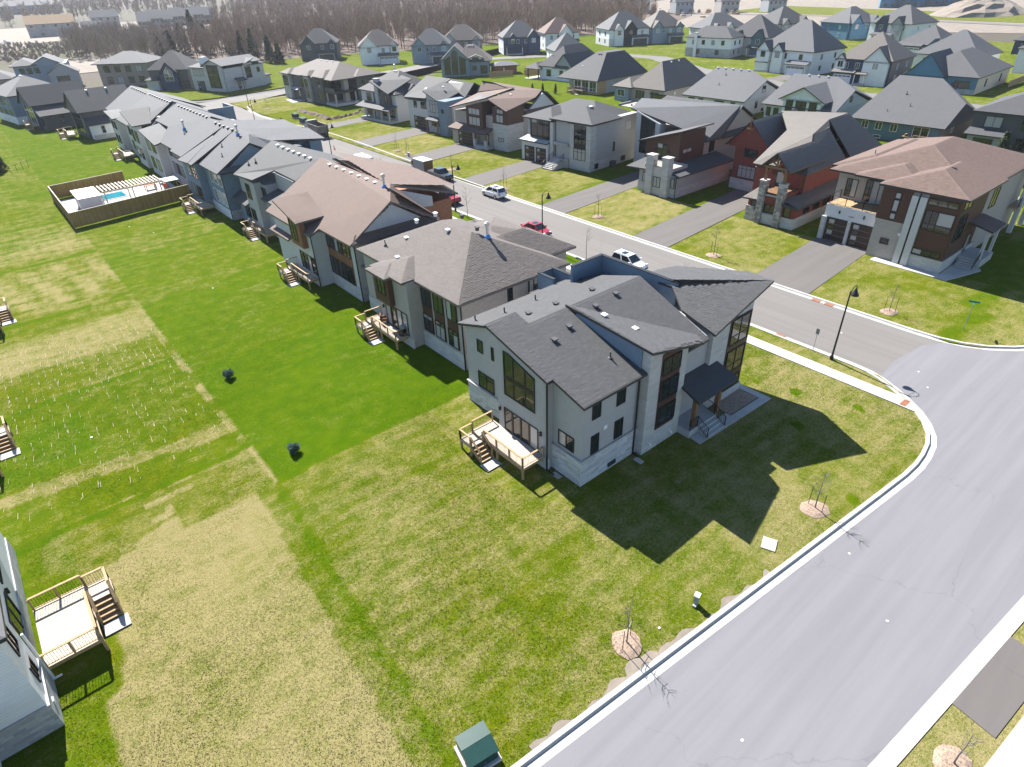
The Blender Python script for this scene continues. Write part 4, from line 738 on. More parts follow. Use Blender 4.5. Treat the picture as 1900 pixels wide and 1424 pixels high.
h.wall(26.3, 42, 140, 156, 6.8, 'stucco_light'); h.profile('x', 25.3, 26.28, [(140.5, 0), (146.5, 0), (146.5, 9.0), (140.5, 7.6)], 'stucco_light')
h.slab([[(25.2, 148, 6.9), (25.2, 157, 6.9), (33, 157, 11), (33, 141, 11), (26.4, 141, 7.0)], [(41.8, 157, 7), (33, 157, 11), (33, 139.5, 11), (41.8, 139.5, 7)]])
h.slab([[(24.6, 140.0, 7.8), (24.6, 147, 9.6), (30, 147, 9.8), (28, 140, 7.9)]], 'roof_midgrey', name='shed_roof'); h.profile('y', 139.8, 140.0, [(26.3, 6.5), (33, 6.5), (33, 10.7)], 'stucco_blue', 'gable_wall')
cols(h, 'W', 25.3, ((141.2, 143), (144, 145.8)), ((4.4, 6.6), (1.4, 3.4))); cols(h, 'W', 26.3, ((149, 151), (152, 154)), ((4.2, 6.0), (1.4, 3.2)))
for k in range(9): h.vent(32.5, 141+k*1.75, 10.75, 'vent_dark')
h.parapet(39, 44, 141, 141.25, 6, 8.6, 'stucco_blue'); h.parapet(43.8, 44.05, 141.3, 147, 6, 8.6, 'stucco_blue'); h.wall(42.02, 43.7, 141.3, 155, 6.3, 'stucco_grey'); h.slab([[(42, 141.4, 7), (43.7, 141.4, 7), (43.7, 155.4, 6.6), (42, 155.4, 6.6)]])
h = House('stone_gable_house', 27, 158, 0, 'grey house between the blue shed gable house and the charcoal gabled house', near=False, absolute=True)
h.rf = 'roof_light'
h.wall(27.5, 43, 158.5, 174.5, 6.6, 'stucco_light'); h.profile('x', 25.5, 27.48, [(160, 0), (166, 0), (166, 7.2), (160, 6.4)], 'stucco_light')
h.slab([[(26.8, 158, 6.6), (26.8, 175.5, 6.6), (33.5, 175.5, 10.6), (33.5, 158, 10.6)], [(43.4, 175.5, 6.8), (33.5, 175.5, 10.6), (33.5, 158, 10.6), (43.4, 158, 6.8)], [(24.9, 159.5, 6.6), (24.9, 166.5, 7.4), (28, 166.5, 7.4), (28, 159.5, 7.0)]])
cols(h, 'W', 27.5, ((167.5, 169.5), (170.5, 172.5)), ((4.2, 5.8), (1.3, 3.1))); cols(h, 'W', 25.5, ((161, 162.6), (163.4, 165)), ((4.2, 5.8), (1.3, 3.1)))
for k in range(8): h.vent(33.0, 159.5+k*1.9, 10.35, 'vent_dark')
h.profile('y', 157.9, 158.3, [(34.5, 6.6), (42.6, 6.6), (36, 9.2)], 'siding_black', 'gable_wall')
h = House('black_gable_house', 22.6, 178.2, 4, 'modern house with charcoal gable roof and low white side wing at the bend', near=False)
h.rf = 'roof_midgrey'
h.wall(0, 12, 2.4, 13, 6.0, 'siding_dark'); h.gable('x', -.4, 12, 2.4, 13, 6.0, .72, 'siding_dark', vents=2); h.wall(0.6, 13, 0, 2.38, 3.2, 'siding_white'); h.slab([[(-.1, -.5, 3.3), (13.2, -.5, 3.3), (13.2, 2.45, 4.6), (-.1, 2.45, 4.6)]]); h.box('stone_base', .5, 13.1, -.1, .1, 0, 1, 'stone_light')
h.win('S', 0, 2.5, 3.3, 1.2, 2.8, 1, 2, frame='trim_grey'); h.win('S', 0, 6, 6.6, 1.2, 2.8, 1, 3); h.polywin('W', 0, [(4.2, 1.0), (11.4, 1.0), (11.4, 5.8), (7.8, 8.6), (4.2, 5.8)], [(6.5, 1.1, 7.6), (9.0, 1.1, 7.6)], [(4, 4.3, 11.3, .1)], 'glass')
h = House('navy_gable_house', 16.2, 200.5, 8, 'dark navy house with black steep roof and glazed rear gable near the left edge', near=False)
h.rf = 'roof_charcoal'
h.wall(0, 13, 3, 12, 5.8, 'siding_navy'); h.gable('x', -.4, 13, 3, 12, 5.8, .8, 'siding_navy'); h.wall(0.6, 13, 0, 2.98, 3.3, 'siding_dark'); h.slab([[(-.2, -.5, 3.4), (13.2, -.5, 3.4), (13.2, 3.05, 5.2), (-.2, 3.05, 5.2)]]); h.polywin('W', 0, [(4, 1), (11, 1), (11, 5.6), (7.5, 8.4), (4, 5.6)], [(6.3, 1.1, 7), (8.7, 1.1, 7)], [(4, 4.1, 10.9, .1)], frame='trim_white'); h.win('S', 0, 4, 4.8, 1, 2.8, 1, 2)
h.win('W', .6, .6, 2.4, .9, 2.7, 2, 1)
h = House('teal_hip_house', 12.5, 216, 10, 'blue grey hip roofed house at the left frame edge beyond the lawns', near=False)
h.rf = 'roof_light'; h.wall(0, 14, 0, 15, 6.6, 'stucco_blue'); h.box('stone_base', -.1, 14.1, -.1, 15.1, 0, 1.8, 'stone_white'); h.hip(0, 14, 0, 15, 6.8, .5, vents=5); cols(h, 'W', 0, ((2, 4), (6, 8), (10, 12)), ((4.3, 6), (2.0, 3.4)))
cols(h, 'S', 0, ((2.5, 4), (8, 9.5)), ((4.3, 6), (2.0, 3.4)))
deck(18.6, 183.5, 'weathered deck behind the charcoal gabled house at the bend', L=5.5); deck(14.2, 204, 'dark low deck behind the navy house with the black roof', L=5.5); deck(23.2, 150, 'deck with patio furniture beyond the pool fence')
# ================= R row: fronts face the street and the camera =================
h = House('brown_corner_house', 77.9, 19.95, 0, 'brown roofed corner house with double garage, roof terrace and dark wood panels', near=True, absolute=True, tabs=True)
h.rf = 'roof_brown'
h.wall(77.95, 100, 20.2, 28.2, 8.3, 'brick_taupe'); h.wall(82.5, 102, 28.22, 35.5, 8.2, 'brick_taupe'); h.wall(79.4, 82.48, 28.25, 34.8, 4.4, 'stucco_white')
h.box('stone_base', 77.85, 86.9, 20.1, 23.9, 0, 1.4, 'stone_light'); h.box('stone_cap', 77.78, 86.95, 20.03, 23.9, 1.4, 1.48, 'concrete')
h.box('panel', 77.82, 81.2, 25.05, 28.25, 4.55, 8.28, 'siding_brown'); h.box('ledge', 77.8, 78.1, 25.03, 28.3, 4.42, 4.54, 'concrete')
for z0, z1 in ((4.75, 5.5), (5.65, 7.0), (7.1, 7.8)): h.win('W', 77.82, 26.15, 26.8, z0, z1, 1, 1, 'glass_blind')
h.box('pilaster', 77.6, 78.0, 24.35, 25.02, 0, 7.85, 'stucco_light'); h.box('pilaster', 77.6, 78.0, 23.45, 24.15, 0, 7.85, 'stucco_light'); h.spout(77.7, 24.25, 8.2)
h.box('panel', 77.86, 78.0, 20.15, 23.42, 1.5, 8.15, 'siding_brown'); h.box('panel', 78.02, 86, 20.12, 20.19, 1.5, 8.15, 'siding_brown')
h.win('W', 77.86, 20.35, 23.3, 4.4, 6.6, 3, 2, 'mix', rs=[.35], cs=[.55, .78]); h.win('W', 77.86, 20.4, 23.4, 7.15, 7.85, 3, 1, 'glass_warm'); h.win('W', 77.86, 20.5, 23.4, 1.6, 2.25, 3, 1, 'mix'); h.win('W', 77.95, 26.1, 27.05, 1.75, 2.45, 1, 1)
h.box('house_number_plate', 77.88, 77.94, 24.6+.5, 24.85+.5, 3.1, 3.4, 'trim_white')
h.win('S', 20.12, 78.6, 81.0, 6.9, 7.9, 2, 1, 'glass_warm'); h.win('S', 20.12, 78.6, 81.0, 3.4, 6.3, 2, 3); h.win('S', 20.2, 88, 90, 5, 7.3, 2, 1)
h.garage('W', 79.4, 28.75, 31.15, 2.75); h.garage('W', 79.4, 31.8, 34.2, 2.75); h.box('pillar', 79.1, 79.45, 31.3, 31.65, 0, 2.9, 'stone_light'); h.box('pillar', 79.1, 79.45, 34.4, 34.95, 0, 2.9, 'stone_light')
h.lamp('W', 79.4, 30, 3.7); h.lamp('W', 79.4, 33, 3.7); h.box('sign_plate', 79.34, 79.39, 31.2, 31.8, 3.35, 3.5, 'trim_grey')
h.box('terrace_floor', 79.5, 82.45, 28.3, 34.7, 4.4, 4.46, 'timber')
h.rail([(79.5, 28.35, 4.45), (79.5, 30.5, 4.45), (79.5, 32.6, 4.45), (79.5, 34.7, 4.45), (82.4, 34.7, 4.45)], 1.05, gap=9)
h.box('panel', 82.42, 82.5, 28.25, 31.8, 4.5, 8.1, 'siding_brown'); h.win('W', 82.42, 28.6, 29.3, 4.7, 7.3, 1, 2, 'glass_blind'); h.win('W', 82.42, 29.6, 32.0, 4.55, 7.3, 3, 1, 'mix'); h.win('W', 82.5, 33, 34.4, 4.8, 7, 2, 1, 'mix'); h.lamp('W', 82.42, 29.45, 6.9)
h.hip(78.3, 88, 20.2, 28.0, 8.45, .32, oh=.75, ends=(1, .4), axis='x'); h.hip(81.0, 101.5, 20.6, 35.2, 8.25, .34, oh=.7); h.hip(79.8, 96, 25.6, 31.5, 8.5, .3, axis='x', oh=.75, ends=(1, .5)); h.hip(83, 100, 30.5, 35.9, 8.3, .33, axis='x', oh=.7, ends=(1, 1))
h.vent(83.8, 23.8, 9.75, 'vent_dark'); h.vent(98, 25.2, 9.4, 'vent_dark'); h.vent(86.6, 33.6, 9.25, kind='pipe')
h.slab([[(82.5, 17.6, 4.3), (86.6, 17.6, 4.3), (86.6, 20.1, 4.9), (82.5, 20.1, 4.9)]], 'roof_brown', 'porch_roof', tabs=False); h.box('porch_post', 82.8, 83.1, 17.9, 18.2, .9, 4.2, 'stucco_light'); h.box('porch_post', 86, 86.3, 17.9, 18.2, .9, 4.2, 'stucco_light'); h.box('porch_floor', 82.6, 86.5, 17.7, 20.08, 0, .9, 'step_concrete'); h.steps('W', 82.6, 18.1, 19.8, .9, 4, .3); h.rail([(81.4, 18.0, .05), (82.6, 18.0, .9)], .9); h.door('S', 20.12, 83.6, 84.7, .9, 3.2)
for x in (97.5, 101.8): h.box('porch_post', x-.25, x+.25, 19.0, 19.5, 0, 7.6, 'stucco_light')
h.box('porch_beam', 97, 102.1, 18.95, 19.55, 7.6, 8.0, 'stucco_light'); h.box('balcony_floor', 96.5, 101.9, 19.1, 20.15, 3.2, 3.45, 'timber'); h.rail([(96.6, 19.2, 3.45), (101.6, 19.2, 3.45)], 1.0)
sheet('front_walk', [(76.6, 18.8), (82.0, 17.2), (82.5, 17.4), (82.5, 20.0), (77.8, 20.0), (77.8, 27.0), (76.9, 27.1), (76.6, 27.0)], 0.05, 'concrete', th=0.1)
h = House('red_brick_house', 78.85, 38.5, 0, 'dark red brick house with timber truss entrance porch and twin stone pillars', near=True, absolute=True, tabs=True)
h.rf = 'roof_beige'
h.wall(83.2, 103.5, 40.2, 46, 6.4, 'brick_red'); h.wall(90.3, 103, 46.02, 55.4, 7.1, 'brick_red'); h.wall(83.25, 90.28, 46.02, 47.4, 6.3, 'brick_red')
h.wall(79.3, 83.18, 38.6, 45.4, 3.0, 'brick_red'); h.wall(79.25, 83.15, 40.6, 43.7, 4.0, 'brick_red', 3.01); h.wall(83.2, 95, 38.6, 40.18, 3.0, 'brick_red')
h.box('stone_base', 79.2, 95, 38.5, 38.7, 0, 1.45, 'stone_light'); h.box('stone_base', 79.2, 79.4, 38.71, 45.5, 0, 1.4, 'stone_light'); h.box('stone_base', 90.2, 90.4, 47.5, 55.5, 0, 1.6, 'stone_light'); h.box('stone_base', 79.15, 80.2, 44.3, 45.55, 0, 1.9, 'stone_rough')
for y0 in (40.35, 43.05):
    h.box('stone_pillar', 78.75, 79.65, y0, y0+.85, 0, 5.55, 'stone_rough'); h.box('pillar_cap', 78.68, 79.72, y0-.07, y0+.92, 5.55, 5.72, 'concrete'); h.box('timber_post', 79.05, 79.35, y0+.28, y0+.58, 5.72, 7.3, 'timber_beam')
mb = MB(); 
for k in range(70):
    y0 = rnd.choice((40.35, 43.05)); z = rnd.uniform(.1, 5.4); f_ = rnd.choice('WS'); hh = rnd.uniform(.1, .17); w_ = rnd.uniform(.15, .3)
    if f_ == 'W': a = y0+rnd.uniform(w_, .85-w_); h.fbox(mb, 'W', 78.75, a-w_, a+w_, z-hh, z+hh, 0, rnd.uniform(.03, .09))
    else: a = 78.75+rnd.uniform(w_, .9-w_); h.fbox(mb, 'S', y0, a-w_, a+w_, z-hh, z+hh, 0, rnd.uniform(.03, .09))
tag(h.mk('stone_facing', mb, 'boulder'), kind='stuff')
h.box('timber_beam', 79.02, 79.38, 40.45, 43.85, 7.3, 7.6, 'timber_beam')
tr = MB(); tr.tube([(79.2, 42.15, 7.6), (79.2, 42.15, 9.1)], .13, 4)
for s_ in (-1, 1): tr.tube([(79.2, 42.15, 7.7), (79.2, 42.15+s_*1.1, 8.3)], .1, 4); tr.tube([(79.2, 42.15+s_*1.45, 6.4), (79.2, 42.15+s_*.7, 7.35)], .1, 4)
h.mk('timber_truss', tr, 'timber_beam')
h.win('W', 79.3, 41.2, 43.0, 1.45, 2.6, 2, 1); h.win('W', 79.3, 39.1, 40.1, 1.5, 2.8, 1, 1); h.win('W', 79.3, 43.95, 44.9, 1.7, 2.7, 1, 1)
for k in range(4): h.win('S', 38.6, 81.5+k*2.6, 83.0+k*2.6, 1.6, 2.6, 2, 1)
h.slab([[(78.7, 38.0, 3.0), (95.4, 38.0, 3.0), (95.4, 40.2, 3.65), (83.2, 40.2, 3.65), (79.6, 40.6, 3.5), (78.7, 40.3, 3.2)]], 'roof_beige', 'side_roof'); h.slab([[(78.7, 43.9, 3.1), (78.7, 46.0, 3.0), (83, 46.0, 3.6), (83, 43.9, 3.7)]], 'roof_beige', 'side_roof')
h.box('balcony_floor', 79.4, 83.2, 40.7, 43.6, 4.0, 4.06, 'timber_beam'); h.box('balcony_sill', 79.05, 79.4, 41.25, 43.0, 3.75, 3.95, 'concrete'); h.box('stone_base', 79.05, 79.24, 41.22, 43.03, 0, 1.35, 'stone_light'); h.rail([(79.15, 41.25, 3.95), (79.15, 43.0, 3.95)], 1.0); h.door('W', 83.2, 42.6, 44.2, 3.95, 6.1); h.lamp('W', 83.2, 44.6, 5.6)
h.polywin('W', 90.3, [(51.6, 4.95), (53.8, 4.95), (53.8, 7.1), (52.75, 8.5), (51.6, 7.1)], [(52.3, 5, 7.6), (53.1, 5, 7.6)], [(6.9, 51.7, 53.7, .06), (6.2, 51.7, 53.7, .04)]); h.win('W', 90.3, 51.4, 54.4, 1.85, 3.7, 4, 2, 'glass_blind', rs=[.72])
h.gable('x', 89.7, 101, 49.3, 56.2, 7.0, .98, 'brick_red', ohe=.5); h.mk('timber_cross', MB().box(89.0, 89.2, 52.2, 53.3, 9.15, 9.35).box(89.03, 89.17, 52.68, 52.82, 8.6, 10.9), 'timber_beam')
h.slab([[(82.5, 39.6, 6.4), (82.9, 47.8, 6.4), (90.5, 47.8, 9.6), (88.6, 43.0, 9.95)], [(82.5, 39.6, 6.4), (88.6, 43.0, 9.95), (93, 42.9, 10.0), (93, 39.7, 6.5)], [(90.5, 47.8, 9.6), (88.6, 43.0, 9.95), (93, 42.9, 10.0), (94.5, 44.0, 10.9), (100.5, 44.2, 10.9), (98.4, 53.5, 10.4)], [(94.0, 39.4, 6.4), (94.5, 44.0, 10.9), (100.5, 44.2, 10.9), (104.2, 39.6, 6.4)], [(104.2, 39.6, 6.4), (100.5, 44.2, 10.9), (98.4, 53.5, 10.4), (104, 56, 6.6)]])
h.slab([[(78.6, 40.0, 7.35), (88, 40.0, 7.35), (88, 42.17, 9.4), (78.6, 42.17, 9.4)], [(78.6, 44.35, 7.35), (88, 44.35, 7.35), (88, 42.17, 9.4), (78.6, 42.17, 9.4)]]); h.profile('x', 82.9, 83.19, [(40.4, 6.3), (43.9, 6.3), (43.9, 7.3), (42.17, 9.0), (40.4, 7.3)], 'brick_red', 'gable_wall'); h.win('S', 40.2, 95.6, 96.4, 3.6, 6.0, 1, 1, 'glass_blind'); h.win('S', 40.2, 96.9, 97.6, 3.6, 6.0, 1, 1, 'glass_blind'); h.spout(83.1, 40.05, 6.3)
h = House('shed_roof_house', 79.7, 57.8, 0, 'grey house with brown clad upper box under a slanted shed roof', near=True, absolute=True, tabs=False)
h.rf = 'roof_light'
h.wall(90.05, 106, 61.2, 74.5, 6.0, 'brick_taupe'); h.wall(79.6, 83.88, 57.9, 65, 3.2, 'stucco_grey'); h.wall(83.9, 93.5, 57.9, 61.18, 3.2, 'stucco_grey'); h.box('stone_base', 79.5, 93.6, 57.8, 58.0, 0, 1.4, 'stone_light'); h.box('stone_base', 79.5, 79.7, 58.01, 65.1, 0, 1.4, 'stone_light'); h.box('stone_base', 93.6, 106, 61.1, 61.3, 0, 1.4, 'stone_light')
for y0 in (58.9, 61.9): h.box('stone_pillar', 78.7, 79.9, y0, y0+1.2, 0, 5.7, 'stone_light'); h.box('pillar_cap', 78.6, 80.0, y0-.1, y0+1.3, 5.7, 5.86, 'concrete')
h.box('stone_wall', 79.0, 79.49, 60.12, 61.88, 0, 4.2, 'stone_light'); h.win('W', 79.0, 60.35, 61.7, 1.2, 2.75, 2, 1, 'glass_blind'); h.win('W', 79.5, 58.1, 58.75, 1.4, 2.9, 1, 1, 'glass_blind'); h.win('W', 79.5, 63.5, 64.2, 1.4, 2.9, 1, 1, 'glass_blind')
h.box('balcony_floor', 79.6, 83.65, 59, 64, 3.3, 4.1, 'stucco_taupe'); h.rail([(79.1, 60.15, 4.1), (79.1, 61.9, 4.1)], 1.0)
h.profile('x', 83.7, 90, [(60.9, 3.2), (67.5, 3.2), (67.5, 6.35), (60.9, 8.35)], 'siding_brown', 'brown_box'); h.slab([[(82.9, 60.2, 8.85), (82.9, 68.5, 6.4), (91.5, 68.5, 6.5), (91.0, 60.2, 8.9)]], 'roof_grey', 'shed_roof')
h.win('W', 83.7, 63.1, 65.1, 4.2, 6.4, 2, 2, 'mix', rs=[.68]); h.lamp('W', 83.7, 65.5, 5.4); h.lamp('W', 83.7, 62.7, 5.4); h.win('S', 60.9, 84.5, 86.8, 5.2, 5.85, 2, 1, 'glass_blind'); h.win('S', 61.2, 91.9, 93.3, 4.1, 5.8, 2, 1)
h.parapet(83.9, 84.0, 57.95, 60.8, 3.2, 3.3, 'stucco_grey'); h.slab([[(78.9, 57.4, 3.25), (93.9, 57.4, 3.25), (93.9, 61.1, 4.0), (83.8, 61.1, 4.0), (80, 58.9, 3.6)]], 'roof_midgrey', 'side_roof'); h.slab([[(78.9, 63.3, 3.6), (78.9, 67.2, 3.4), (83.6, 67.2, 3.9), (83.6, 63.3, 4.1)]], 'roof_midgrey', 'side_roof')
h.slab([[(90, 60.6, 6.2), (90, 66, 7.6), (89.5, 76, 9.5), (97, 80, 9.7), (99, 61, 10.3), (94.2, 60.6, 6.2)], [(94.2, 60.6, 6.2), (99, 60.6, 10.3), (99, 76, 10.3), (97, 76, 9.7)], [(107, 60.6, 6.2), (99, 60.6, 10.3), (99, 80, 10.3), (107, 80, 6.2)]]); h.profile('y', 61.1, 61.5, [(94.4, 6), (106.4, 6), (99, 10)], 'brick_taupe', 'gable_wall'); h.slab([[(94, 60.4, 6.1), (107, 60.4, 6.1), (106, 61.1, 6.7), (94.8, 61.1, 6.7)]], 'roof_midgrey', 'skirt_roof')
h.profile('x', 89.4, 91, [(69.5, 0), (74.6, 0), (74.6, 9.2), (69.5, 7.7)], 'stucco_light'); h.polywin('W', 89.4, [(70.4, 2.6), (73.5, 2.6), (73.5, 8.7), (70.4, 7.8)], [(71.9, 2.7, 8.1)], [(4.6, 70.5, 73.4, .35), (6.4, 70.5, 73.4, .05)], 'glass'); h.box('wall', 89.5, 90.03, 67.5, 69.48, 0, 6.2, 'stucco_grey')
h.vent(93, 63.8, 7.2, kind='pipe'); h.spout(79.4, 57.75, 3.2)
h = House('stair_house', 81.2, 77.3, 4, 'grey hip roofed house with glass bay over double garage and white steps', near=True)
h.rf = 'roof_midgrey'
h.wall(0.05, 13, 0.05, 8, 7.9, 'stucco_grey'); h.wall(1.2, 13, 8.02, 16.2, 7.4, 'stucco_grey'); h.box('stone_base', 0.3, 13.1, -.05, .1, 0, 1.6, 'stone_light'); h.box('tower', -.1, 1.4, -.02, 4.6, 0, 7.6, 'stone_light'); h.box('fascia_band', -.35, 6.4, -.3, 5.0, 7.55, 7.95, 'trim_black')
h.win('W', -.1, 1.0, 3.7, 4.4, 7.4, 3, 2, rs=[.75]); h.win('W', -.1, 1.0, 3.7, 1.7, 3.6, 3, 2, 'glass_blind', rs=[.72]); h.box('panel', -.13, -.08, 1.0, 3.7, 3.62, 4.38, 'trim_black')
h.box('garage_wall', -.7, 1.18, 9.4, 16.0, 0, 3.6, 'stucco_white'); h.garage('W', -.7, 9.9, 12.2, 2.5); h.garage('W', -.7, 12.8, 15.1, 2.5); h.slab([[(-1.2, 9.2, 3.65), (-1.2, 16.2, 3.65), (1.2, 16.2, 4.1), (1.2, 9.2, 4.1)]], 'metal_roof', 'garage_roof')
h.box('glass_bay', .2, 1.19, 9.6, 14.6, 4.0, 7.5, 'trim_black'); h.win('W', .2, 9.9, 14.3, 4.3, 7.2, 3, 2, 'mix', rs=[.78]); h.box('pier', -.3, .4, 8.5, 9.2, 0, 7.3, 'stucco_light'); h.box('balcony', -.4, 1.2, 4.9, 8.5, 3.6, 4.1, 'trim_grey'); h.win('W', 1.2, 5.4, 8.1, 4.6, 7, 2, 1); h.door('W', 1.2, 5.8, 6.9, 1.5, 3.5)
for k in range(8): h.box('step', -3.4+k*.36, -3.4+(k+1)*.36+.05, 5.6, 8.2, 0, 1.5*(k+1)/8, 'concrete')
h.box('porch_floor', -.52, 1.18, 4.8, 8.4, 0, 1.5, 'concrete'); h.rail([(-3.4, 5.6, .1), (-.5, 5.6, 1.5)], .9); h.rail([(-3.4, 8.2, .1), (-.5, 8.2, 1.5)], .9)
h.hip(-.1, 7, -.1, 8.4, 7.95, .38, oh=.6, vents=2, axis='x', ends=(1, .6)); h.hip(0.2, 8, 9.2, 15.2, 7.5, .38, oh=.8, axis='x', ends=(1, .5)); h.hip(2.5, 13.5, 0.6, 16, 7.4, .42, oh=.5)
h.win('S', .05, 9.6, 11.2, 5.4, 6.9, 2, 1, 'glass_blind', frame='trim_grey'); h.win('S', .05, 6.2, 6.7, 2.4, 4.0, 1, 1); h.win('S', -.05, 1.2, 2.2, .3, 1.2, 2, 1); h.win('S', -.05, 8.6, 9.8, .3, 1.2, 2, 1); h.spout(12.9, -.1, 7.3)
h.mk('ac_unit', MB().box(5.2, 6.2, -.9, -.2, 0, .95).lathe([(.35, .951), (.35, 1.0), (.08, 1.02)], 12, (5.7, -.55, 0)), 'vent_dark')
h = House('brown_front_house', 81.0, 99.1, 4, 'brown clad gabled house with stone tower base and one dark garage', near=False)
h.rf = 'roof_brown'
h.wall(0, 14, 0, 15.8, 6.1, 'stucco_taupe'); h.box('tower', -.25, 4, -.2, 3.9, 0, 4.95, 'stone_light'); h.box('brown_box', -.3, 4.1, -.25, 3.95, 4.95, 7.9, 'siding_brown'); h.win('W', -.3, .9, 2.9, 5.2, 6.6, 2, 1, 'glass_blind'); h.win('W', -.3, .9, 2.7, 6.8, 7.6, 2, 1, 'glass_blind'); h.win('W', -.25, 1, 2.6, 1.7, 2.4, 2, 1, 'glass_blind')
h.profile('x', -.9, 4, [(6.3, 3.4), (11.2, 3.4), (11.2, 7.4), (6.3, 8.6)], 'siding_brown', 'brown_box'); h.win('W', -.9, 7, 10.4, 4.0, 5.6, 3, 1, 'glass_blind'); h.win('W', -.9, 7, 10.4, 6.0, 7.2, 3, 1, 'glass_blind')
h.box('garage_wall', -1.2, 0, 8.6, 15.6, 0, 2.9, 'stucco_taupe'); h.garage('W', -1.2, 9.4, 13.6, 2.4); h.slab([[(-2, 4.4, 3.0), (-2, 16.2, 3.0), (0.2, 15.6, 3.9), (0.2, 4.4, 3.9)]], name='porch_roof'); h.box('porch_floor', -1.8, -.02, 4.2, 8.5, 0, .5, 'step_concrete')
for y in (5.0, 8.2): h.box('stone_pillar', -1.7, -1.2, y-.28, y+.28, 0, 1.6, 'stone_light'); h.box('porch_post', -1.58, -1.32, y-.13, y+.13, 1.6, 2.95, 'timber_beam')
h.door('W', 0, 5.6, 6.6, .5, 2.6); h.steps('W', -1.8, 5.6, 7.6, .5, 2)
h.slab([[(-1.0, -.6, 7.6), (-1.0, 4.4, 9.3), (6.5, 5, 9.9), (7, -.6, 9.0)], [(-1.4, 16.2, 6.7), (-1.4, 5.0, 9.4), (7, 5.2, 10.3), (7, 16.2, 8.4)], [(7, -.6, 9.0), (6.5, 5, 9.9), (8, 13, 10.6), (10.5, 1, 9.8)], [(14.8, -.5, 6.3), (10.5, -.5, 9.6), (8, 16, 10.6), (14.8, 16.4, 6.4)], [(7, 5.2, 10.3), (7, 16.2, 8.6), (8.2, 16.3, 10.2)]])
h.profile('y', .02, .5, [(5, 6.2), (14, 6.2), (9.8, 9.4)], 'stucco_light', 'gable_wall'); h.slab([[(4.2, -.7, 6.3), (14.6, -.7, 6.3), (13.8, .02, 6.9), (5, .02, 6.9)]], 'roof_brown', 'skirt_roof'); h.vent(2, 3, 8.9); h.vent(4.2, 3.4, 9.4)
h = House('blue_grey_parapet_house', 80.6, 118.6, 4, 'blue grey house with tall plain parapet wall and dark garage, sixth on the far side', near=False)
h.rf = 'roof_grey'
h.wall(1.6, 14, 0, 16.4, 6.1, 'stucco_light'); h.hip(1.6, 14, 3.3, 16.4, 6.2, .5); h.profile('y', .6, 3.2, [(0, 0), (8, 0), (8, 7.2), (0, 7.0)], 'stucco_blue', 'parapet_wall'); h.win('W', 0, 1.4, 2.2, 4.6, 5.4, 1, 1)
h.profile('x', .8, 5, [(3.6, 0), (8.2, 0), (8.2, 7.8), (3.6, 6.3)], 'stone_grey', 'wall'); h.win('W', .8, 4.2, 7.2, 4.2, 6.6, 3, 2, 'glass_blind', rs=[.7]); h.win('W', .8, 4.4, 7, 1.4, 3.2, 3, 1); h.win('W', 1.6, 9.5, 11.5, 4.4, 5.8, 2, 1, 'mix'); h.win('W', 1.6, 13, 14.2, 4.4, 5.8, 1, 1)
h.garage('W', 1.6, 9.2, 14.4, 2.5); h.slab([[(-.6, 3.2, 2.9), (-.6, 7.6, 2.9), (.8, 7.6, 3.4), (.8, 3.2, 3.4)]], 'roof_grey', 'porch_roof'); h.box('porch_post', -.5, -.3, 3.4, 3.6, 0, 2.9, 'timber_beam'); h.box('porch_post', -.5, -.3, 7.1, 7.3, 0, 2.9, 'timber_beam'); h.door('W', .8, 3.7, 4.3, .3, 2.4)
h.slab([[(0.4, 3.0, 6.5), (0.4, 8.8, 8.4), (7, 9.2, 9.6), (7, 3, 8.2)], [(1.0, 9, 6.8), (1.0, 17, 6.4), (8, 17, 10), (8, 8, 10)], [(14.8, 0, 6.3), (8, 0, 9.8), (8, 17, 10), (14.8, 17, 6.4)], [(7.8, 0, 9.8), (5.2, .2, 7.2), (7, 9.2, 9.6), (8, 9, 10)]]); h.profile('y', .05, .55, [(8.2, 5.9), (14, 5.9), (9.4, 9.2)], 'stucco_blue', 'gable_wall'); h.vent(4, 6, 8.9)
h = House('chimney_porch_house', 80.8, 141.0, 4, 'grey house with stone chimney through the roof and a wrap porch on posts', near=False)
h.rf = 'roof_grey'
h.wall(0.6, 13, 0, 14.8, 6.0, 'stucco_light'); h.chimney(-.1, .9, 6.2, 7.6, 9.0, 'stone_grey'); h.box('brown_box', -.2, 3, 1.6, 5.2, 3.4, 6.4, 'siding_dark'); h.win('W', -.2, 2.4, 3.4, 3.8, 5.8, 1, 2, 'mix'); h.win('W', .6, 8.4, 9.4, 3.6, 6, 1, 2); h.win('W', .6, 10.4, 12.4, 3.8, 5.6, 2, 1, 'mix')
h.slab([[(-2.2, -.4, 2.9), (-2.2, 14, 2.9), (.6, 14, 3.7), (.6, -.4, 3.7)]], name='porch_roof'); h.box('porch_floor', -2, .58, -.2, 12.4, 0, .5, 'step_concrete')
for y in (0.2, 3.4, 6.6, 9.8): h.box('porch_post', -1.8, -1.5, y-.15, y+.15, .5, 2.8, 'timber_pale')
h.rail([(-1.7, 0.2, .5), (-1.7, 12, .5)], .9, 'trim_grey', .3); h.win('W', .6, 1, 3, .8, 2.6, 2, 1); h.win('W', .6, 4.4, 6, .8, 2.6, 2, 1); h.garage('W', .6, 9.6, 13.8, 2.5)
h.hip(0.6, 13.5, 0, 15, 6.2, .58, vents=2, axis='y'); h.slab([[(-.9, .8, 6.4), (-.9, 8.2, 8.6), (6.5, 8.4, 9.8), (6.5, 1, 8.8)]]); h.gable('y', -.3, 3, 3.2, 8.2, 6.0, .75, 'siding_grey'); h.vent(7.5, 9, 9.9, kind='flue')
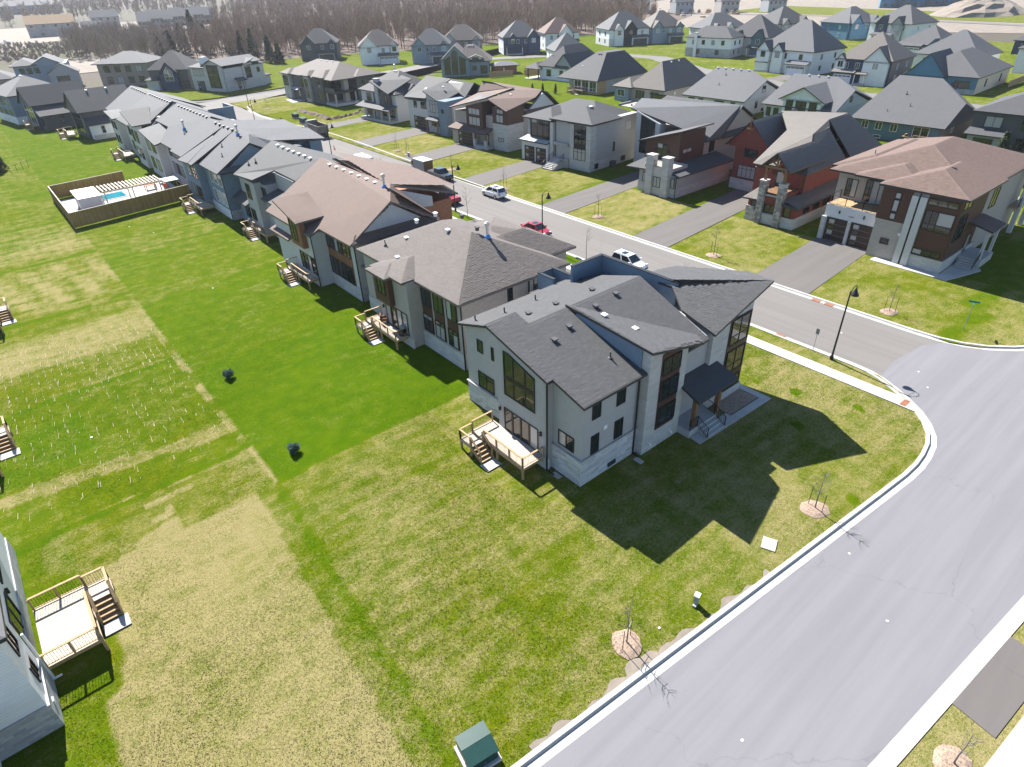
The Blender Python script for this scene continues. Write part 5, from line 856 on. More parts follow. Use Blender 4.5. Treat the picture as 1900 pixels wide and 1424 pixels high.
h = House('dark_brick_corner_house', 81.0, 172.4, 3, 'dark brick corner house with covered terrace and free standing stone chimney', near=False)
h.rf = 'roof_taupe'
h.wall(0, 15, 6, 28, 6.5, 'brick_dark'); h.wall(7.5, 15, 0.4, 5.98, 6.4, 'brick_dark'); h.chimney(4.2, 5.6, 1.8, 3.4, 6.4, 'brick_taupe'); h.box('porch_floor', .2, 7.4, .4, 5.95, 0, .6, 'stone_light'); h.box('balcony', .3, 7.4, .5, 5.95, 3.1, 3.6, 'trim_black'); h.box('balcony_wall', .3, .5, .5, 5.95, 3.6, 4.4, 'siding_dark')
for x, y in ((.6, .8), (.6, 5.4), (6.8, .8)): h.box('porch_post', x-.18, x+.18, y-.18, y+.18, .6, 3.1, 'timber_pale')
h.box('tower', -.7, 2, 12.6, 15.4, 0, 6.6, 'stone_grey'); h.box('tower', -.9, 2, 24.0, 28.2, 0, 6.5, 'stone_grey'); h.win('W', -.7, 13, 15, 1, 6, 2, 3); h.win('W', -.9, 24.6, 27.6, 3.4, 6, 2, 2); h.win('W', 0, 7, 9, 1, 3, 2, 1); h.win('W', 0, 7, 9, 4, 6, 2, 1); h.win('W', 0, 17, 19, 3.6, 6, 2, 2); h.win('S', 6, 1, 6.5, 3.8, 6.1, 4, 2, 'mix', rs=[.62]); h.win('S', .4, 9, 10, 4.4, 5.6, 1, 1, 'mix'); h.win('S', .4, 12, 13.6, 4.4, 5.6, 2, 1); h.win('S', .4, 9, 11, 1, 2.4, 2, 1); h.door('W', 0, 20, 21.2, .4, 2.7)
h.slab([[(-1.8, 18.8, 2.9), (-1.8, 22.6, 2.9), (0, 22.6, 3.3), (0, 18.8, 3.3)]], 'metal_roof', 'porch_roof')
h.hip(0, 15, .4, 28, 6.6, .42, vents=3); h.hip(-.7, 6, 12.4, 15.6, 6.9, .5, axis='x'); h.hip(-.9, 6, 23.8, 28.4, 6.7, .45, axis='x'); h.hip(-.2, 8, 4.6, 9.6, 6.9, .5, axis='x'); h.hip(7.2, 15.2, -.2, 6, 6.8, .4)
sheet('front_walk', [(75.6, 189), (80.8, 190), (80.8, 194), (76.5, 196)], 0.03, 'concrete', th=.08)
# ================= bungalows and houses further back =================
def rowwin(h, face, p, L, zs, n, w_=1.1, glass='mix', frame=None, m=1.2, cols_=2):
    for k in range(n):
        a = m+(L-2*m)*(k+.5)/n
        for z0, z1 in zs: h.win(face, p, a-w_/2, a+w_/2, z0, z1, cols_, 1, glass, frame)
def base(h, dx, dy, z, mat, t=.06): h.box('stone_base', -t, dx+t, -t, dy+t, 0, z, mat)
# bungalow row, rear sides to the camera
h = House('teal_bungalow', 137, 43.0, 1, 'teal sided bungalow with big plain grey hip roof and white trimmed windows'); h.rf = 'roof_grey'; h.frame = 'trim_white'
h.wall(0, 17, 0, 15.5, 3.5, 'siding_teal'); h.box('brick_wall', .3, 17.05, -.05, .1, 0, 3.4, 'brick_brown'); h.slab([[(-.7, -.8, 3.4), (-.7, 16.3, 3.4), (15, 15, 9.4), (15, 7, 9.4), (7.5, -.5, 6.6)], [(-.7, -.8, 3.4), (7.5, -.5, 6.6), (14.6, -.5, 4.0), (17.6, -.8, 3.4)], [(17.8, -.8, 3.4), (7.5, -.5, 6.6), (15, 7, 9.4), (15, 15, 9.4), (17.8, 16.3, 7.2)]]); h.profile('y', -.02, .5, [(2, 3.3), (15.5, 3.3), (8, 6.3)], 'siding_grey', 'gable_wall')
for y0 in (12.8, 10.2, 7.4): h.win('W', 0, y0, y0+1.3, 1.7, 3.1, 2, 1)
h.win('W', 0, 1.8, 4.6, .9, 3.1, 2, 1, 'mix', name='patio_door'); h.win('W', 0, 10, 11.4, .2, .8, 1, 1); h.win('S', -.05, 5.2, 6.4, 1.7, 3, 2, 1, 'glass_blind'); h.win('S', -.02, 6.8, 7.8, 4.2, 5.4, 2, 1, 'glass_blind'); h.vent(5, 8, 5.6, kind='pipe'); h.vent(2.6, 11, 4.6, kind='pipe'); h.vent(8.6, 10.5, 7.1, kind='pipe')
deck(134.9, 42.6, 'timber deck behind the teal bungalow with the plain grey roof', L=5.5)
h = House('white_glazed_bungalow', 140, 64.5, 1, 'white bungalow with tall black framed glazing under a rear gable'); h.rf = 'roof_light'
h.wall(0, 17, 0, 15.5, 3.4, 'stucco_white'); h.wall(-.6, 5, 2.8, 11.2, 4.9, 'siding_white_vert'); h.gable('x', -.6, 9, 2.2, 11.8, 4.9, .52, 'siding_white_vert', ohe=.5)
for a0, a1 in ((3.6, 5.3), (5.9, 8.3), (8.9, 10.5)): h.win('W', -.6, a0, a1, .6, 4.6, 2, 3, 'glass', rs=[.3, .62])
h.win('W', 0, 12.2, 13.4, .8, 2.6, 2, 1); h.win('W', 0, 14, 15.1, .8, 2.6, 2, 1); h.slab([[(-.7, -.6, 3.3), (-.7, 16.2, 3.3), (10.5, 15.5, 8.2), (10.5, 5.5, 8.2), (6.5, -.5, 6.6)], [(17.8, -.6, 3.3), (6.5, -.5, 6.6), (10.5, 5.5, 8.2), (10.5, 15.5, 8.2), (17.8, 16.2, 3.3)]]); h.profile('y', -.02, .5, [(1.5, 3.2), (16, 3.2), (6.5, 6.3)], 'stucco_white', 'gable_wall'); h.box('brick_wall', .2, 17, -.05, .1, 0, 3.3, 'stucco_light'); h.win('S', -.02, 6, 7.2, 4.2, 5.4, 2, 1); h.win('S', -.05, 4, 5, 1.2, 2.6, 2, 1)
for k in range(3): h.vent(10, 7.5+k*2.2, 8.1)
h = House('white_long_bungalow', 138, 84.5, 1, 'white bungalow with pale grey roof, black trimmed door row and five roof vents'); h.rf = 'roof_light'
h.wall(0, 17, 0, 15.8, 3.5, 'siding_white_vert'); h.slab([[(-.7, -.6, 3.4), (-.7, 16.4, 3.4), (10.8, 15, 8.3), (10.8, 5.5, 8.3), (7.8, -.5, 6.9)], [(17.6, -.6, 3.4), (7.8, -.5, 6.9), (10.8, 5.5, 8.3), (10.8, 15, 8.3), (17.6, 16.4, 3.4)], [(-.7, 16.4, 3.4), (10.8, 15, 8.3), (17.6, 16.4, 3.4)]]); h.profile('y', -.02, .5, [(1.5, 3.3), (16, 3.3), (7.8, 6.6)], 'stucco_white', 'gable_wall'); h.box('brick_wall', .2, 17, -.05, .1, 0, 3.4, 'stucco_light')
for a0, a1 in ((13, 14.8), (10.6, 12), (5, 7.6), (2, 3.2)): h.win('W', 0, a0, a1, .8, 2.9, 2, 1)
h.win('S', -.02, 7.2, 8.6, 4.3, 5.7, 2, 1); h.win('S', -.05, 5, 6, 1.2, 2.8, 2, 1); h.win('S', -.05, 8, 9, .2, .9, 1, 1)
for k in range(5): h.vent(10.2, 6+k*2.1, 8.15)
h.vent(4.2, 9.6, 5.5, kind='pipe'); h.vent(8, 10.5, 7.2, kind='pipe')
h = House('beige_bungalow', 138.2, 107.0, 2, 'beige brick bungalow with tan roof and cluttered stone patio behind it'); h.rf = 'roof_beige'; h.frame = 'trim_grey'
h.wall(0, 19, 0, 10.4, 3.4, 'brick_taupe'); h.wall(-1.2, 12, 10.42, 15, 3.4, 'siding_bluegrey'); h.hip(0, 20, 0, 11, 3.5, .95, axis='x', ends=(1, .9), vents=2); h.hip(-1.2, 14, 9.6, 15.2, 3.5, .6, axis='x', ends=(1, .5))
h.win('W', -1.2, 11.6, 14, 1.2, 2.8, 2, 1, 'mix', 'trim_white'); h.win('W', 0, 6, 9, .8, 2.9, 3, 1, 'mix'); h.win('W', 0, 1.6, 4.2, .8, 2.9, 2, 1); h.win('S', 0, 4, 5, 1.2, 2.7, 1, 1, 'glass_blind'); h.vent(4.6, 7, 6, kind='pipe')
def patio(x, y, yaw, label):
    r_ = empty('stone_patio', (x, y, 0), yaw, label, 'patio')
    for i in range(6):
        for j in range(5): MB().box(i*.9+.02, i*.9+.88, j*.9+.02, j*.9+.88, 0, .12+.01*rnd.random()).build('paving_stone', 'concrete', r_)
    for i in range(7): MB().box(i*.8, i*.8+.75, 4.6, 5.0, .0, .55).build('wall_block', 'boulder', r_)
    MB().box(1, 3.4, 1.4, 2.2, .6, .68).build('table_top', 'timber_pale', r_); MB().box(1.2, 1.4, 1.6, 2.0, .12, .6).build('leg', 'timber', r_); MB().box(3.0, 3.2, 1.6, 2.0, .12, .6).build('leg', 'timber', r_)
    return r_
patio(131.2, 110.5, 2, 'pale stone patio with table behind the beige bungalow')
h = House('charcoal_roof_bungalow', 139.0, 130.7, 3, 'bungalow with very large charcoal hip roof and screened porch'); h.rf = 'roof_midgrey'; h.frame = 'trim_white'
h.wall(3.6, 21, 0, 13.6, 3.7, 'siding_grey'); h.box('porch_floor', 0, 3.58, 0, 8.6, 0, .6, 'timber'); h.box('porch_ceiling', 0, 3.58, 0, 8.6, 3.3, 3.65, 'trim_white'); h.box('side_panel', 0, 3.7, -.06, .02, .3, 3.3, 'plywood')
for y in (.1, 2.9, 5.7, 8.4): h.box('porch_post', 0, .25, y, y+.25, .6, 3.3, 'trim_white')
for k in range(3): h.win('W', .12, .4+k*2.8, 2.85+k*2.8, .7, 3.25, 2, 2, 'glass', 'trim_white', rs=[.3], name='screen')
h.slab([[(-.8, -.7, 3.6), (-.8, 14.4, 3.6), (9.5, 8.4, 9.4), (9.5, 5.0, 9.4)], [(-.8, -.7, 3.6), (9.5, 5.0, 9.4), (17.5, 5.0, 9.3), (22, -.7, 3.6)], [(-.8, 14.4, 3.6), (22, 14.4, 3.6), (17.5, 8.4, 9.4), (9.5, 8.4, 9.4)], [(22, -.7, 3.6), (17.5, 5.0, 9.3), (17.5, 8.4, 9.4), (22, 14.4, 3.6)], [(9.5, 5.0, 9.4), (9.5, 8.4, 9.4), (17.5, 8.4, 9.4), (17.5, 5.0, 9.3)]])
h.win('W', 3.6, 9.6, 11.6, 1, 2.9, 2, 1); h.vent(4, 9, 6.2); h.vent(8.6, 7, 8.9, 'vent_dark'); h.vent(8.6, 6.2, 8.9, 'vent_dark')
deck(137.0, 134.6, 'raw timber deck stairs in front of the screened porch', L=4.5, D=1.8)
h = House('dormer_house', 151, 152.5, 4, 'white and grey house with steep charcoal roof and small dormer beside the pavilion'); h.rf = 'roof_midgrey'
h.wall(0, 18, 0, 14, 3.8, 'siding_white'); h.hip(0, 18, 2, 14, 3.9, .85, axis='x', ends=(.8, .8)); h.gable('x', 0, 12, -.2, 7.6, 3.9, .95, 'siding_grey'); h.win('W', 0, 1, 2.4, .8, 3, 2, 1); h.win('W', 0, 4, 5.4, .8, 3, 2, 1); h.win('W', 0, 9, 11, 1, 3, 2, 1); h.gable('x', 2.4, 7, 8.6, 11.2, 6.0, .6, 'siding_dark', oh=.25); h.win('W', 2.4, 9.2, 10.6, 4.9, 6.2, 2, 1, frame='trim_white'); h.slab([[(4, -3.6, 3.2), (18, -3.6, 3.2), (18, 0, 4.2), (4, 0, 4.2)]], 'roof_light', 'side_roof'); h.wall(5, 17.5, -3.2, -.02, 3.1, 'siding_grey')
r_ = empty('garden_pavilion', (149, 166, 0), 4, 'dark posted garden pavilion with black hip roof over patio furniture', 'pavilion')
for x in (0, 6.6):
    for y in (0, 4.6): MB().box(x-.14, x+.14, y-.14, y+.14, 0, 2.8).build('post', 'trim_black', r_)
MB().box(-.8, 7.4, -.8, 5.4, 2.8, 3.05).build('beam', 'trim_black', r_); m = MB(); m.face([(-1, -1, 3.06), (7.6, -1, 3.06), (5.2, 2.3, 4.7), (1.4, 2.3, 4.7)]); m.face([(7.6, 5.6, 3.06), (-1, 5.6, 3.06), (1.4, 2.3, 4.7), (5.2, 2.3, 4.7)]); m.face([(-1, 5.6, 3.06), (-1, -1, 3.06), (1.4, 2.3, 4.7)]); m.face([(7.6, -1, 3.06), (7.6, 5.6, 3.06), (5.2, 2.3, 4.7)]); m.build('roof', 'roof_midgrey', r_); MB().box(-1, 8, -2.5, 5.6, -.02, .08).build('floor_slab', 'concrete', r_)
r_ = empty('sofa_set', (150.5, 163.4, .08), 4, 'dark outdoor sofa and table on the patio beside the pavilion', 'sofa'); MB().box(0, 3.4, 0, .9, .1, .45).build('seat', 'cloth_dark', r_); MB().box(0, 3.4, .9, 1.15, .1, .9).build('backrest', 'cloth_dark', r_); MB().box(1, 2.2, -1.6, -.8, .1, .4).build('table', 'trim_black', r_)
h = House('glazed_blue_house', 133.0, 197.0, -40, 'blue and white house with three tall arched gable windows and red brown shed beside it'); h.rf = 'roof_taupe'
h.wall(0, 16, 0.02, 11, 4.2, 'siding_bluegrey'); h.wall(0, 9.4, -1.2, 0, 5.2, 'siding_bluegrey'); h.gable('y', -1.2, 11, 0, 9.4, 5.2, .86, 'siding_bluegrey'); h.box('side_wall', -.06, -.005, -1, 10.8, 0, 5.0, 'siding_white')
for x0, zt in ((1.0, 5.4), (3.5, 7.2), (6.1, 5.4)): c_ = x0+1.05; h.polywin('S', -1.2, [(x0, .6), (x0+2.1, .6), (x0+2.1, zt), (c_, zt+.9), (x0, zt)] if zt > 6 else ([(x0, .6), (x0+2.1, .6), (x0+2.1, zt+.9), (x0, zt-.2)] if x0 < 3 else [(x0, .6), (x0+2.1, .6), (x0+2.1, zt-.2), (x0, zt+.9)]), [(c_, .7, zt-.3)], [(2.3, x0+.05, x0+2.05, .12), (4.0, x0+.05, x0+2.05, .12)], 'glass_warm', 'trim_black')
h.hip(6, 16.4, 0, 12, 4.4, .7, axis='x', ends=(.4, 1), vents=3); h.win('S', .02, 10.4, 11.8, 1.6, 3, 2, 1, 'glass_warm'); h.win('S', .02, 13, 15.4, .6, 3, 2, 1, 'mix', name='patio_door'); h.gable('y', -.6, 6, 9.6, 13.6, 5.6, .35, 'siding_white', name='roof'); h.win('S', -.6, 10.4, 12.6, 5.0, 5.6, 3, 1, 'glass_warm')
h = House('pool_cabana', 146.6, 186.0, -30, 'low red brown cabana with flat bluish hip roof inside a fenced yard', 'cabana'); h.rf = 'roof_light'
h.wall(0, 8, 0, 6, 2.6, 'siding_rust'); h.hip(0, 8, 0, 6, 2.7, .28, oh=.8); h.door('S', 0, 3, 4, .1, 2.3)
# ---------- next street: fronts towards camera ----------
def twostorey(name, x, y, yaw, label, dx, dy, wallm, roofm, ze=6.1, pitch=.75, frame='trim_white', stone=None, front='W', gab=(), garage=None, porch=None, axis=None, side=None, second=None, sides=2, nf=4, tower=None):
    h = House(name, x, y, yaw, label); h.rf = roofm; h.frame = frame
    h.wall(0, dx, 0, dy, ze, wallm)
    if stone: h.box('stone_base', -.06, dx+.06, -.06, dy+.06, 0, 2.9 if stone[1] else 1.2, stone[0])
    if side: h.box('side_wall', *( (.1, dx-.1, -.075, -.065) if front == 'W' else (-.075, -.065, .1, dy-.1)), .1, ze-.1, side)
    h.hip(0, dx, 0, dy, ze+.1, pitch, axis=axis, oh=.5)
    Lf, Ls = (dy, dx) if front == 'W' else (dx, dy); off = -.07 if stone else 0
    rowwin(h, front, off, Lf, ((ze-2.3, ze-.8),), nf, 1.2); rowwin(h, front, off, Lf, ((1.0, 2.5),), 2, 1.5) if not garage else None
    rowwin(h, 'S' if front == 'W' else 'W', (-.09 if side else off), Ls, ((ze-2.3, ze-.9), (1.1, 2.5)), sides, .9)
    for a0, a1, pr, gm in gab:
        b0 = -pr
        if front == 'W': h.wall(b0, 0, a0, a1, ze-.1, gm); h.gable('x', b0, dx*.45, a0, a1, ze, 1.05, gm, oh=.3); h.win('W', b0, (a0+a1)/2-.8, (a0+a1)/2+.8, ze-2.1, ze-.5, 2, 1, 'mix')
        else: h.wall(a0, a1, b0, 0, ze-.1, gm); h.gable('y', b0, dy*.45, a0, a1, ze, 1.05, gm, oh=.3); h.win('S', b0, (a0+a1)/2-.8, (a0+a1)/2+.8, ze-2.1, ze-.5, 2, 1, 'mix')
    if garage:
        a0, a1, pr, gm, dm = garage
        if front == 'W': h.wall(-pr, -.1, a0, a1, 3.1, gm); h.garage('W', -pr, a0+.5, a1-.5, 2.4, dm, glaze='top'); h.slab([[(-pr-.5, a0-.4, 3.1), (-pr-.5, a1+.4, 3.1), (0, a1+.4, 3.9), (0, a0-.4, 3.9)]], name='porch_roof')
        else: h.wall(a0, a1, -pr, -.1, 3.1, gm); h.garage('S', -pr, a0+.5, a1-.5, 2.4, dm, glaze='top'); h.slab([[(a0-.4, -pr-.5, 3.1), (a1+.4, -pr-.5, 3.1), (a1+.4, 0, 3.9), (a0-.4, 0, 3.9)]], name='porch_roof')
    if porch:
        a0, a1 = porch
        if front == 'W': h.slab([[(-2, a0, 2.9), (-2, a1, 2.9), (0, a1, 3.5), (0, a0, 3.5)]], name='porch_roof'); [h.box('porch_post', -1.8, -1.6, y_, y_+.2, 0, 2.85, 'trim_white') for y_ in (a0+.3, a1-.5)]; h.box('porch_floor', -1.9, -.1, a0+.2, a1-.2, 0, .5, 'step_concrete'); h.door('W', off, (a0+a1)/2-.5, (a0+a1)/2+.5, .5, 2.6)
        else: h.slab([[(a0, -2, 2.9), (a1, -2, 2.9), (a1, 0, 3.5), (a0, 0, 3.5)]], name='porch_roof'); [h.box('porch_post', x_, x_+.2, -1.8, -1.6, 0, 2.85, 'trim_white') for x_ in (a0+.3, a1-.5)]; h.box('porch_floor', a0+.2, a1-.2, -1.9, -.1, 0, .5, 'step_concrete'); h.door('S', off, (a0+a1)/2-.5, (a0+a1)/2+.5, .5, 2.6)
    return h
twostorey('turquoise_house', 197.5, 57.5, 2, 'turquoise gabled bungalow behind the teal one, wide grey roof', 26, 16.5, 'siding_blue', 'roof_grey', 3.9, .55, 'trim_black', ('stone_grey', 0), 'W', ((7, 16.5, 1.2, 'siding_blue'),), None, None, 'x', 'siding_beige', nf=1).win('W', -.06, 1.4, 5, 1.3, 3, 3, 2, 'glass_warm', rs=[.7])
twostorey('navy_white_house', 197.0, 78.5, 2, 'navy and white two storey house with red brick side and white framed windows', 15, 14.5, 'siding_navy', 'roof_beige', 6.2, .78, 'trim_white', None, 'W', ((.4, 7, .8, 'siding_white_vert'), (12, 14.6, .5, 'siding_white')), (8.8, 14.4, 1.6, 'siding_navy', 'garage_white'), (5.2, 8.6), 'y', 'brick_brown')
twostorey('white_gables_house', 203.5, 104, -6, 'large white house with two steep gables, light roof and white double garage', 16, 19, 'siding_white', 'roof_light', 6.4, .9, 'trim_black', None, 'W', ((9.6, 13.4, 1.2, 'siding_white_vert'), (14, 18.6, 1.8, 'siding_white_vert')), (.6, 7.4, 1.8, 'siding_white', 'garage_white'), (14, 19), 'y', None, nf=3)
twostorey('blackwindow_house', 226.5, 147.5, 8, 'white upper house with grey hip roof, black windows and red chairs on its deck', 10, 18, 'siding_white', 'roof_midgrey', 6.4, .62, 'trim_black', ('stone_grey', 1), 'W', (), None, None, 'y', None, nf=4).chimney(-.8, .3, 13.4, 14.4, 7.8, 'siding_white')
twostorey('red_porch_house', 238, 140, 6, 'greige house with teal corner and small red railed porch', 15, 16, 'siding_greige', 'roof_midgrey', 6.1, .85, 'trim_white', None, 'W', ((1, 6, .6, 'siding_teal'), (9, 13, .5, 'siding_greige')), None, (2, 7), 'y', None)
h = House('dark_rear_house', 139.0, 24.5, 2, 'charcoal two storey house with black trim behind the brown corner house at the right edge'); h.rf = 'roof_midgrey'
h.wall(0, 16, 0, 14.5, 6.6, 'siding_dark'); h.hip(0, 16, 0, 14.5, 6.7, .45); h.slab([[(-2.6, 8.5, 3.3), (-2.6, 14.6, 3.3), (0, 14.6, 4.0), (0, 8.5, 4.0)]], name='porch_roof'); h.wall(-2, -.02, 9, 14, 3.0, 'siding_grey'); rowwin(h, 'W', 0, 8.4, ((4.2, 6.0), (1.1, 3.0)), 3, 1.9, 'mix'); h.win('W', -2, 10, 13, .9, 2.7, 3, 1); h.box('brick_wall', -.05, 16, -.05, 0, .1, 3.2, 'brick_dark'); h.win('W', 0, 10, 12.6, 4.2, 6, 2, 1, 'mix')
twostorey('greige_back_house', 197, 30, 2, 'greige two storey house with white trimmed garage at the right frame edge', 14, 15, 'siding_greige', 'roof_light', 6.0, .55, 'trim_white', None, 'W', (), (2, 9, 1.5, 'siding_greige', 'garage_dark'), None, 'y')
Q = dict(front='S', axis='x')
for nm, x, y, yaw, lb, dx, dy, wm, rm, fr, st, gb, ga, po, si in (
    ('charcoal_house', 122, 285, -32, 'charcoal house with dark gable roof, leftmost of the row before the bare wood', 15, 12, 'siding_dark', 'roof_midgrey', 'trim_white', ('brick_dark', 1), ((.6, 6.6, .8, 'siding_dark'), (11.6, 14.8, .5, 'siding_navy')), (7, 14, 1.5, 'siding_dark', 'garage_dark'), None, None),
    ('white_arch_house', 131.5, 251, -28, 'bright white house with arched windows and black porch roof, second in that row', 15, 12, 'siding_white', 'roof_taupe', 'trim_black', None, ((.4, 7, .8, 'siding_white'), (12, 14.8, .5, 'siding_white')), (7, 14.6, 2, 'siding_white', 'garage_white'), None, None),
    ('pale_blue_house', 146, 236, -38, 'pale blue house with stone ground floor and white trim, third in that row', 14.5, 12, 'siding_bluegrey', 'roof_light', 'trim_white', ('stone_grey', 1), ((.5, 5.6, .8, 'siding_bluegrey'), (11, 14, .4, 'siding_bluegrey')), (7.5, 14, 1.5, 'stone_grey', 'garage_dark'), None, 'siding_white'),
    ('grey_brick_house', 163.5, 240.5, -38, 'grey brick house with taupe roof standing above the arched window house', 16, 12, 'brick_brown', 'roof_taupe', 'trim_white', ('brick_dark', 1), ((.5, 6, .8, 'stone_grey'), (12, 15.4, .5, 'stone_grey')), (6.4, 15.4, 1.5, 'brick_dark', 'garage_dark'), None, 'siding_white'),
    ('dormer_blue_house', 185.5, 228, -30, 'white house with navy dormers and pale roof beside the wood', 15.5, 13, 'siding_navy', 'roof_light', 'trim_white', None, ((2.4, 5.4, .4, 'siding_navy'), (10, 15, .9, 'siding_navy')), None, (.6, 8), 'siding_white'),
    ('tudor_white_house', 207, 226, -28, 'white house with timbered blue gable and reddish roof', 15, 13, 'siding_white', 'roof_brown', 'trim_black', None, ((6, 12, .9, 'siding_white'),), (8, 14.6, 1.4, 'siding_white', 'garage_dark'), None, None),
    ('black_white_house', 233.5, 213.5, -24, 'white brick house with black clad centre gable and black garage', 19, 15, 'siding_white', 'roof_light', 'trim_black', ('stucco_white', 1), ((7, 13, .6, 'siding_black'), (2.4, 6.4, .9, 'siding_white')), (10.6, 18, 1.5, 'siding_white', 'garage_dark'), None, None),
    ('steel_blue_house', 251, 205, -24, 'steel blue sided house with white trim, stone porch and blue garage', 16, 14, 'siding_bluegrey', 'roof_beige', 'trim_white', None, ((.6, 5.6, .9, 'siding_bluegrey'), (12, 15.6, .5, 'siding_bluegrey')), (8.6, 15.6, 1.5, 'siding_bluegrey', 'garage_dark'), None, 'siding_greige'),
    ('grey_small_house', 182, 193, -28, 'white walled house with steep pale roof in front of the timbered white house', 12, 13, 'siding_white', 'roof_light', 'trim_white', None, (), None, (2, 8), None)):
    twostorey(nm, x, y, yaw, lb, dx, dy, wm, rm, 6.3 if nm != 'grey_small_house' else 3.6, .8, fr, st, 'S', gb, ga, po, 'x', si)
# houses at the upper right
for nm, x, y, yaw, lb, dx, dy, wm, rm, ze, gb, ga in (
    ('peak_house', 270, 188, -20, 'pale house with wide grey roof and small white gable, behind the steel blue house', 20, 15, 'siding_white', 'roof_light', 5.0, ((2, 6, .6, 'siding_bluegrey'), (9, 13, .6, 'siding_white')), None),
    ('cottage_house', 292, 168, -20, 'tan and grey gabled house with white dormer at the upper right', 18, 17, 'siding_greige', 'roof_midgrey', 6.0, ((2, 6, .8, 'siding_greige'), (11, 16, .8, 'siding_grey')), None),
    ('petrol_blue_house', 305, 143, -16, 'petrol blue house with three gables before the far dirt road', 18, 15, 'siding_blue', 'roof_light', 6.2, ((1, 7, .8, 'siding_blue'), (12, 17, .8, 'siding_blue')), None),
    ('timber_white_house', 300, 116, -12, 'white and dark stone house with big tan gable roof and wide dark garage door', 16, 18, 'siding_white', 'roof_grey', 7.0, ((3, 8, 1, 'siding_grey'), (10, 15, .6, 'siding_navy')), (6.5, 15, 2.2, 'siding_white', 'garage_dark')),
    ('teal_cottage', 268, 92, -4, 'low teal cottage with grey hip roof and white garage door', 15, 15, 'siding_teal', 'roof_grey', 3.4, ((.5, 4.5, .6, 'siding_blue'),), (6.5, 14, 1.2, 'siding_teal', 'garage_white')),
    ('pale_roof_bungalow', 241, 72, -2, 'white bungalow with very pale roof in the upper right cluster', 17, 18, 'siding_white', 'roof_light', 3.6, (), None),
    ('navy_truss_house', 287, 62, -6, 'navy house with white timber truss gable near the upper right corner', 17, 15, 'siding_navy', 'roof_midgrey', 4.2, ((6, 12, .8, 'siding_navy'),), None),
    ('white_truss_house', 330, 58, -8, 'white house with blue timbered gable at the far right top', 16, 14, 'siding_white', 'roof_midgrey', 6.2, ((1, 7, 1, 'siding_white'), (8, 13, .6, 'siding_white')), None),
    ('long_window_house', 243, 45, 0, 'white two storey house with long black windows at the right edge', 17, 18, 'siding_white', 'roof_grey', 6.3, (), None)):
    fr = 'W' if nm in ('pale_roof_bungalow', 'teal_cottage', 'long_window_house', 'navy_truss_house', 'timber_white_house') else 'S'
    twostorey(nm, x, y, yaw, lb, dx, dy, wm, rm, ze, .7, 'trim_black' if 'long' in nm else 'trim_white', None, fr, gb, ga, None, 'x' if fr == 'S' else 'y')
# ---------- upper left cluster across the bend ----------
h = House('pale_stone_house', 70.3, 225.5, 22, 'pale stone house with two tall glazed bays at the far street corner'); h.rf = 'roof_light'
h.wall(0, 16, 0, 16, 6.6, 'stone_light'); h.profile('x', -.6, 0, [(.6, 0), (8.4, 0), (8.4, 7.6), (4.4, 8.9), (.6, 7.8)], 'stone_light'); h.box('panel', -.66, -.59, 2, 7.2, 1, 7.6, 'siding_brown'); h.win('W', -.66, 2.2, 7.0, 1.2, 7.3, 2, 4); h.garage('W', 0, 10.6, 13.8, 2.6, 'garage_dark'); h.win('W', 0, 10, 14.6, 4.2, 6.2, 3, 1, 'mix')
h.profile('y', -.4, 0, [(7, 0), (11, 0), (11, 8.0), (7, 6.9)], 'stone_light'); h.win('S', -.4, 7.8, 10.2, 3.0, 6.8, 2, 3); h.slab([[(3, -2, 3.0), (6.6, -2, 3.0), (6.6, 0, 3.6), (3, 0, 3.6)]], 'roof_midgrey', 'porch_roof'); h.door('S', 0, 4.2, 5.3, .4, 2.7); h.box('porch_post', 3.2, 3.45, -1.8, -1.55, 0, 2.95, 'timber_beam'); h.win('S', 0, 13, 14.2, 4.2, 5.6, 1, 1, 'mix')
h.slab([[(-1.2, -.6, 7.5), (-1.2, 4.4, 9.2), (15, 4.4, 9.2), (15, -.6, 7.5)], [(-1.2, 9.2, 7.2), (-1.2, 4.4, 9.2), (15, 4.4, 9.2), (15, 9.2, 7.2)], [(6.2, -1, 6.9), (11.6, -1, 8.5), (11.6, 10, 8.6), (6.2, 10, 6.9)]]); h.hip(0, 16, 8.6, 16, 6.7, .4); h.hip(10, 16.2, 0, 9, 6.7, .42); h.chimney(1.4, 3.2, 10.4, 12.4, 9.3, 'siding_white')
h.wall(16.02, 19, 1, 6, 2.6, 'stone_light'); h.hip(16.2, 19, 1, 6, 2.8, .4)
h = House('arch_gable_house', 54.5, 252, -42, 'dark roofed house with white arched gable window beside the pale stone house'); h.rf = 'roof_midgrey'
h.wall(0, 13, 0, 12, 5.8, 'siding_dark'); h.hip(0, 13, 0, 12, 5.9, .8); h.wall(4.4, 9.6, -1, 0, 5.4, 'siding_navy'); h.gable('y', -1, 5, 4.2, 9.8, 5.4, 1.0, 'siding_navy'); h.polywin('S', -1, [(5.6, 2.6), (8.4, 2.6), (8.4, 5.4), (7, 6.9), (5.6, 5.4)], [(7, 2.7, 6)], [(4, 5.7, 8.3, .05)], frame='trim_white'); h.wall(-1, 3, -1.4, 0, 3, 'stone_light'); h.hip(-1, 3, -1.4, 2, 3.1, .5); h.garage('S', 0, 9.9, 12.6, 2.5, 'garage_dark', glaze='top')
h = House('hip_brown_house', 44, 275, -38, 'brown brick house with pale hip roof left of the arched gable house'); h.rf = 'roof_light'
h.wall(0, 17, 0, 14, 7.0, 'brick_brown'); h.hip(0, 17, 0, 14, 7.1, .42); h.hip(-.8, 5, -.8, 5, 7.2, .42); rowwin(h, 'S', 0, 17, ((4.4, 6.4), (1, 3)), 4, 2.0, 'mix')
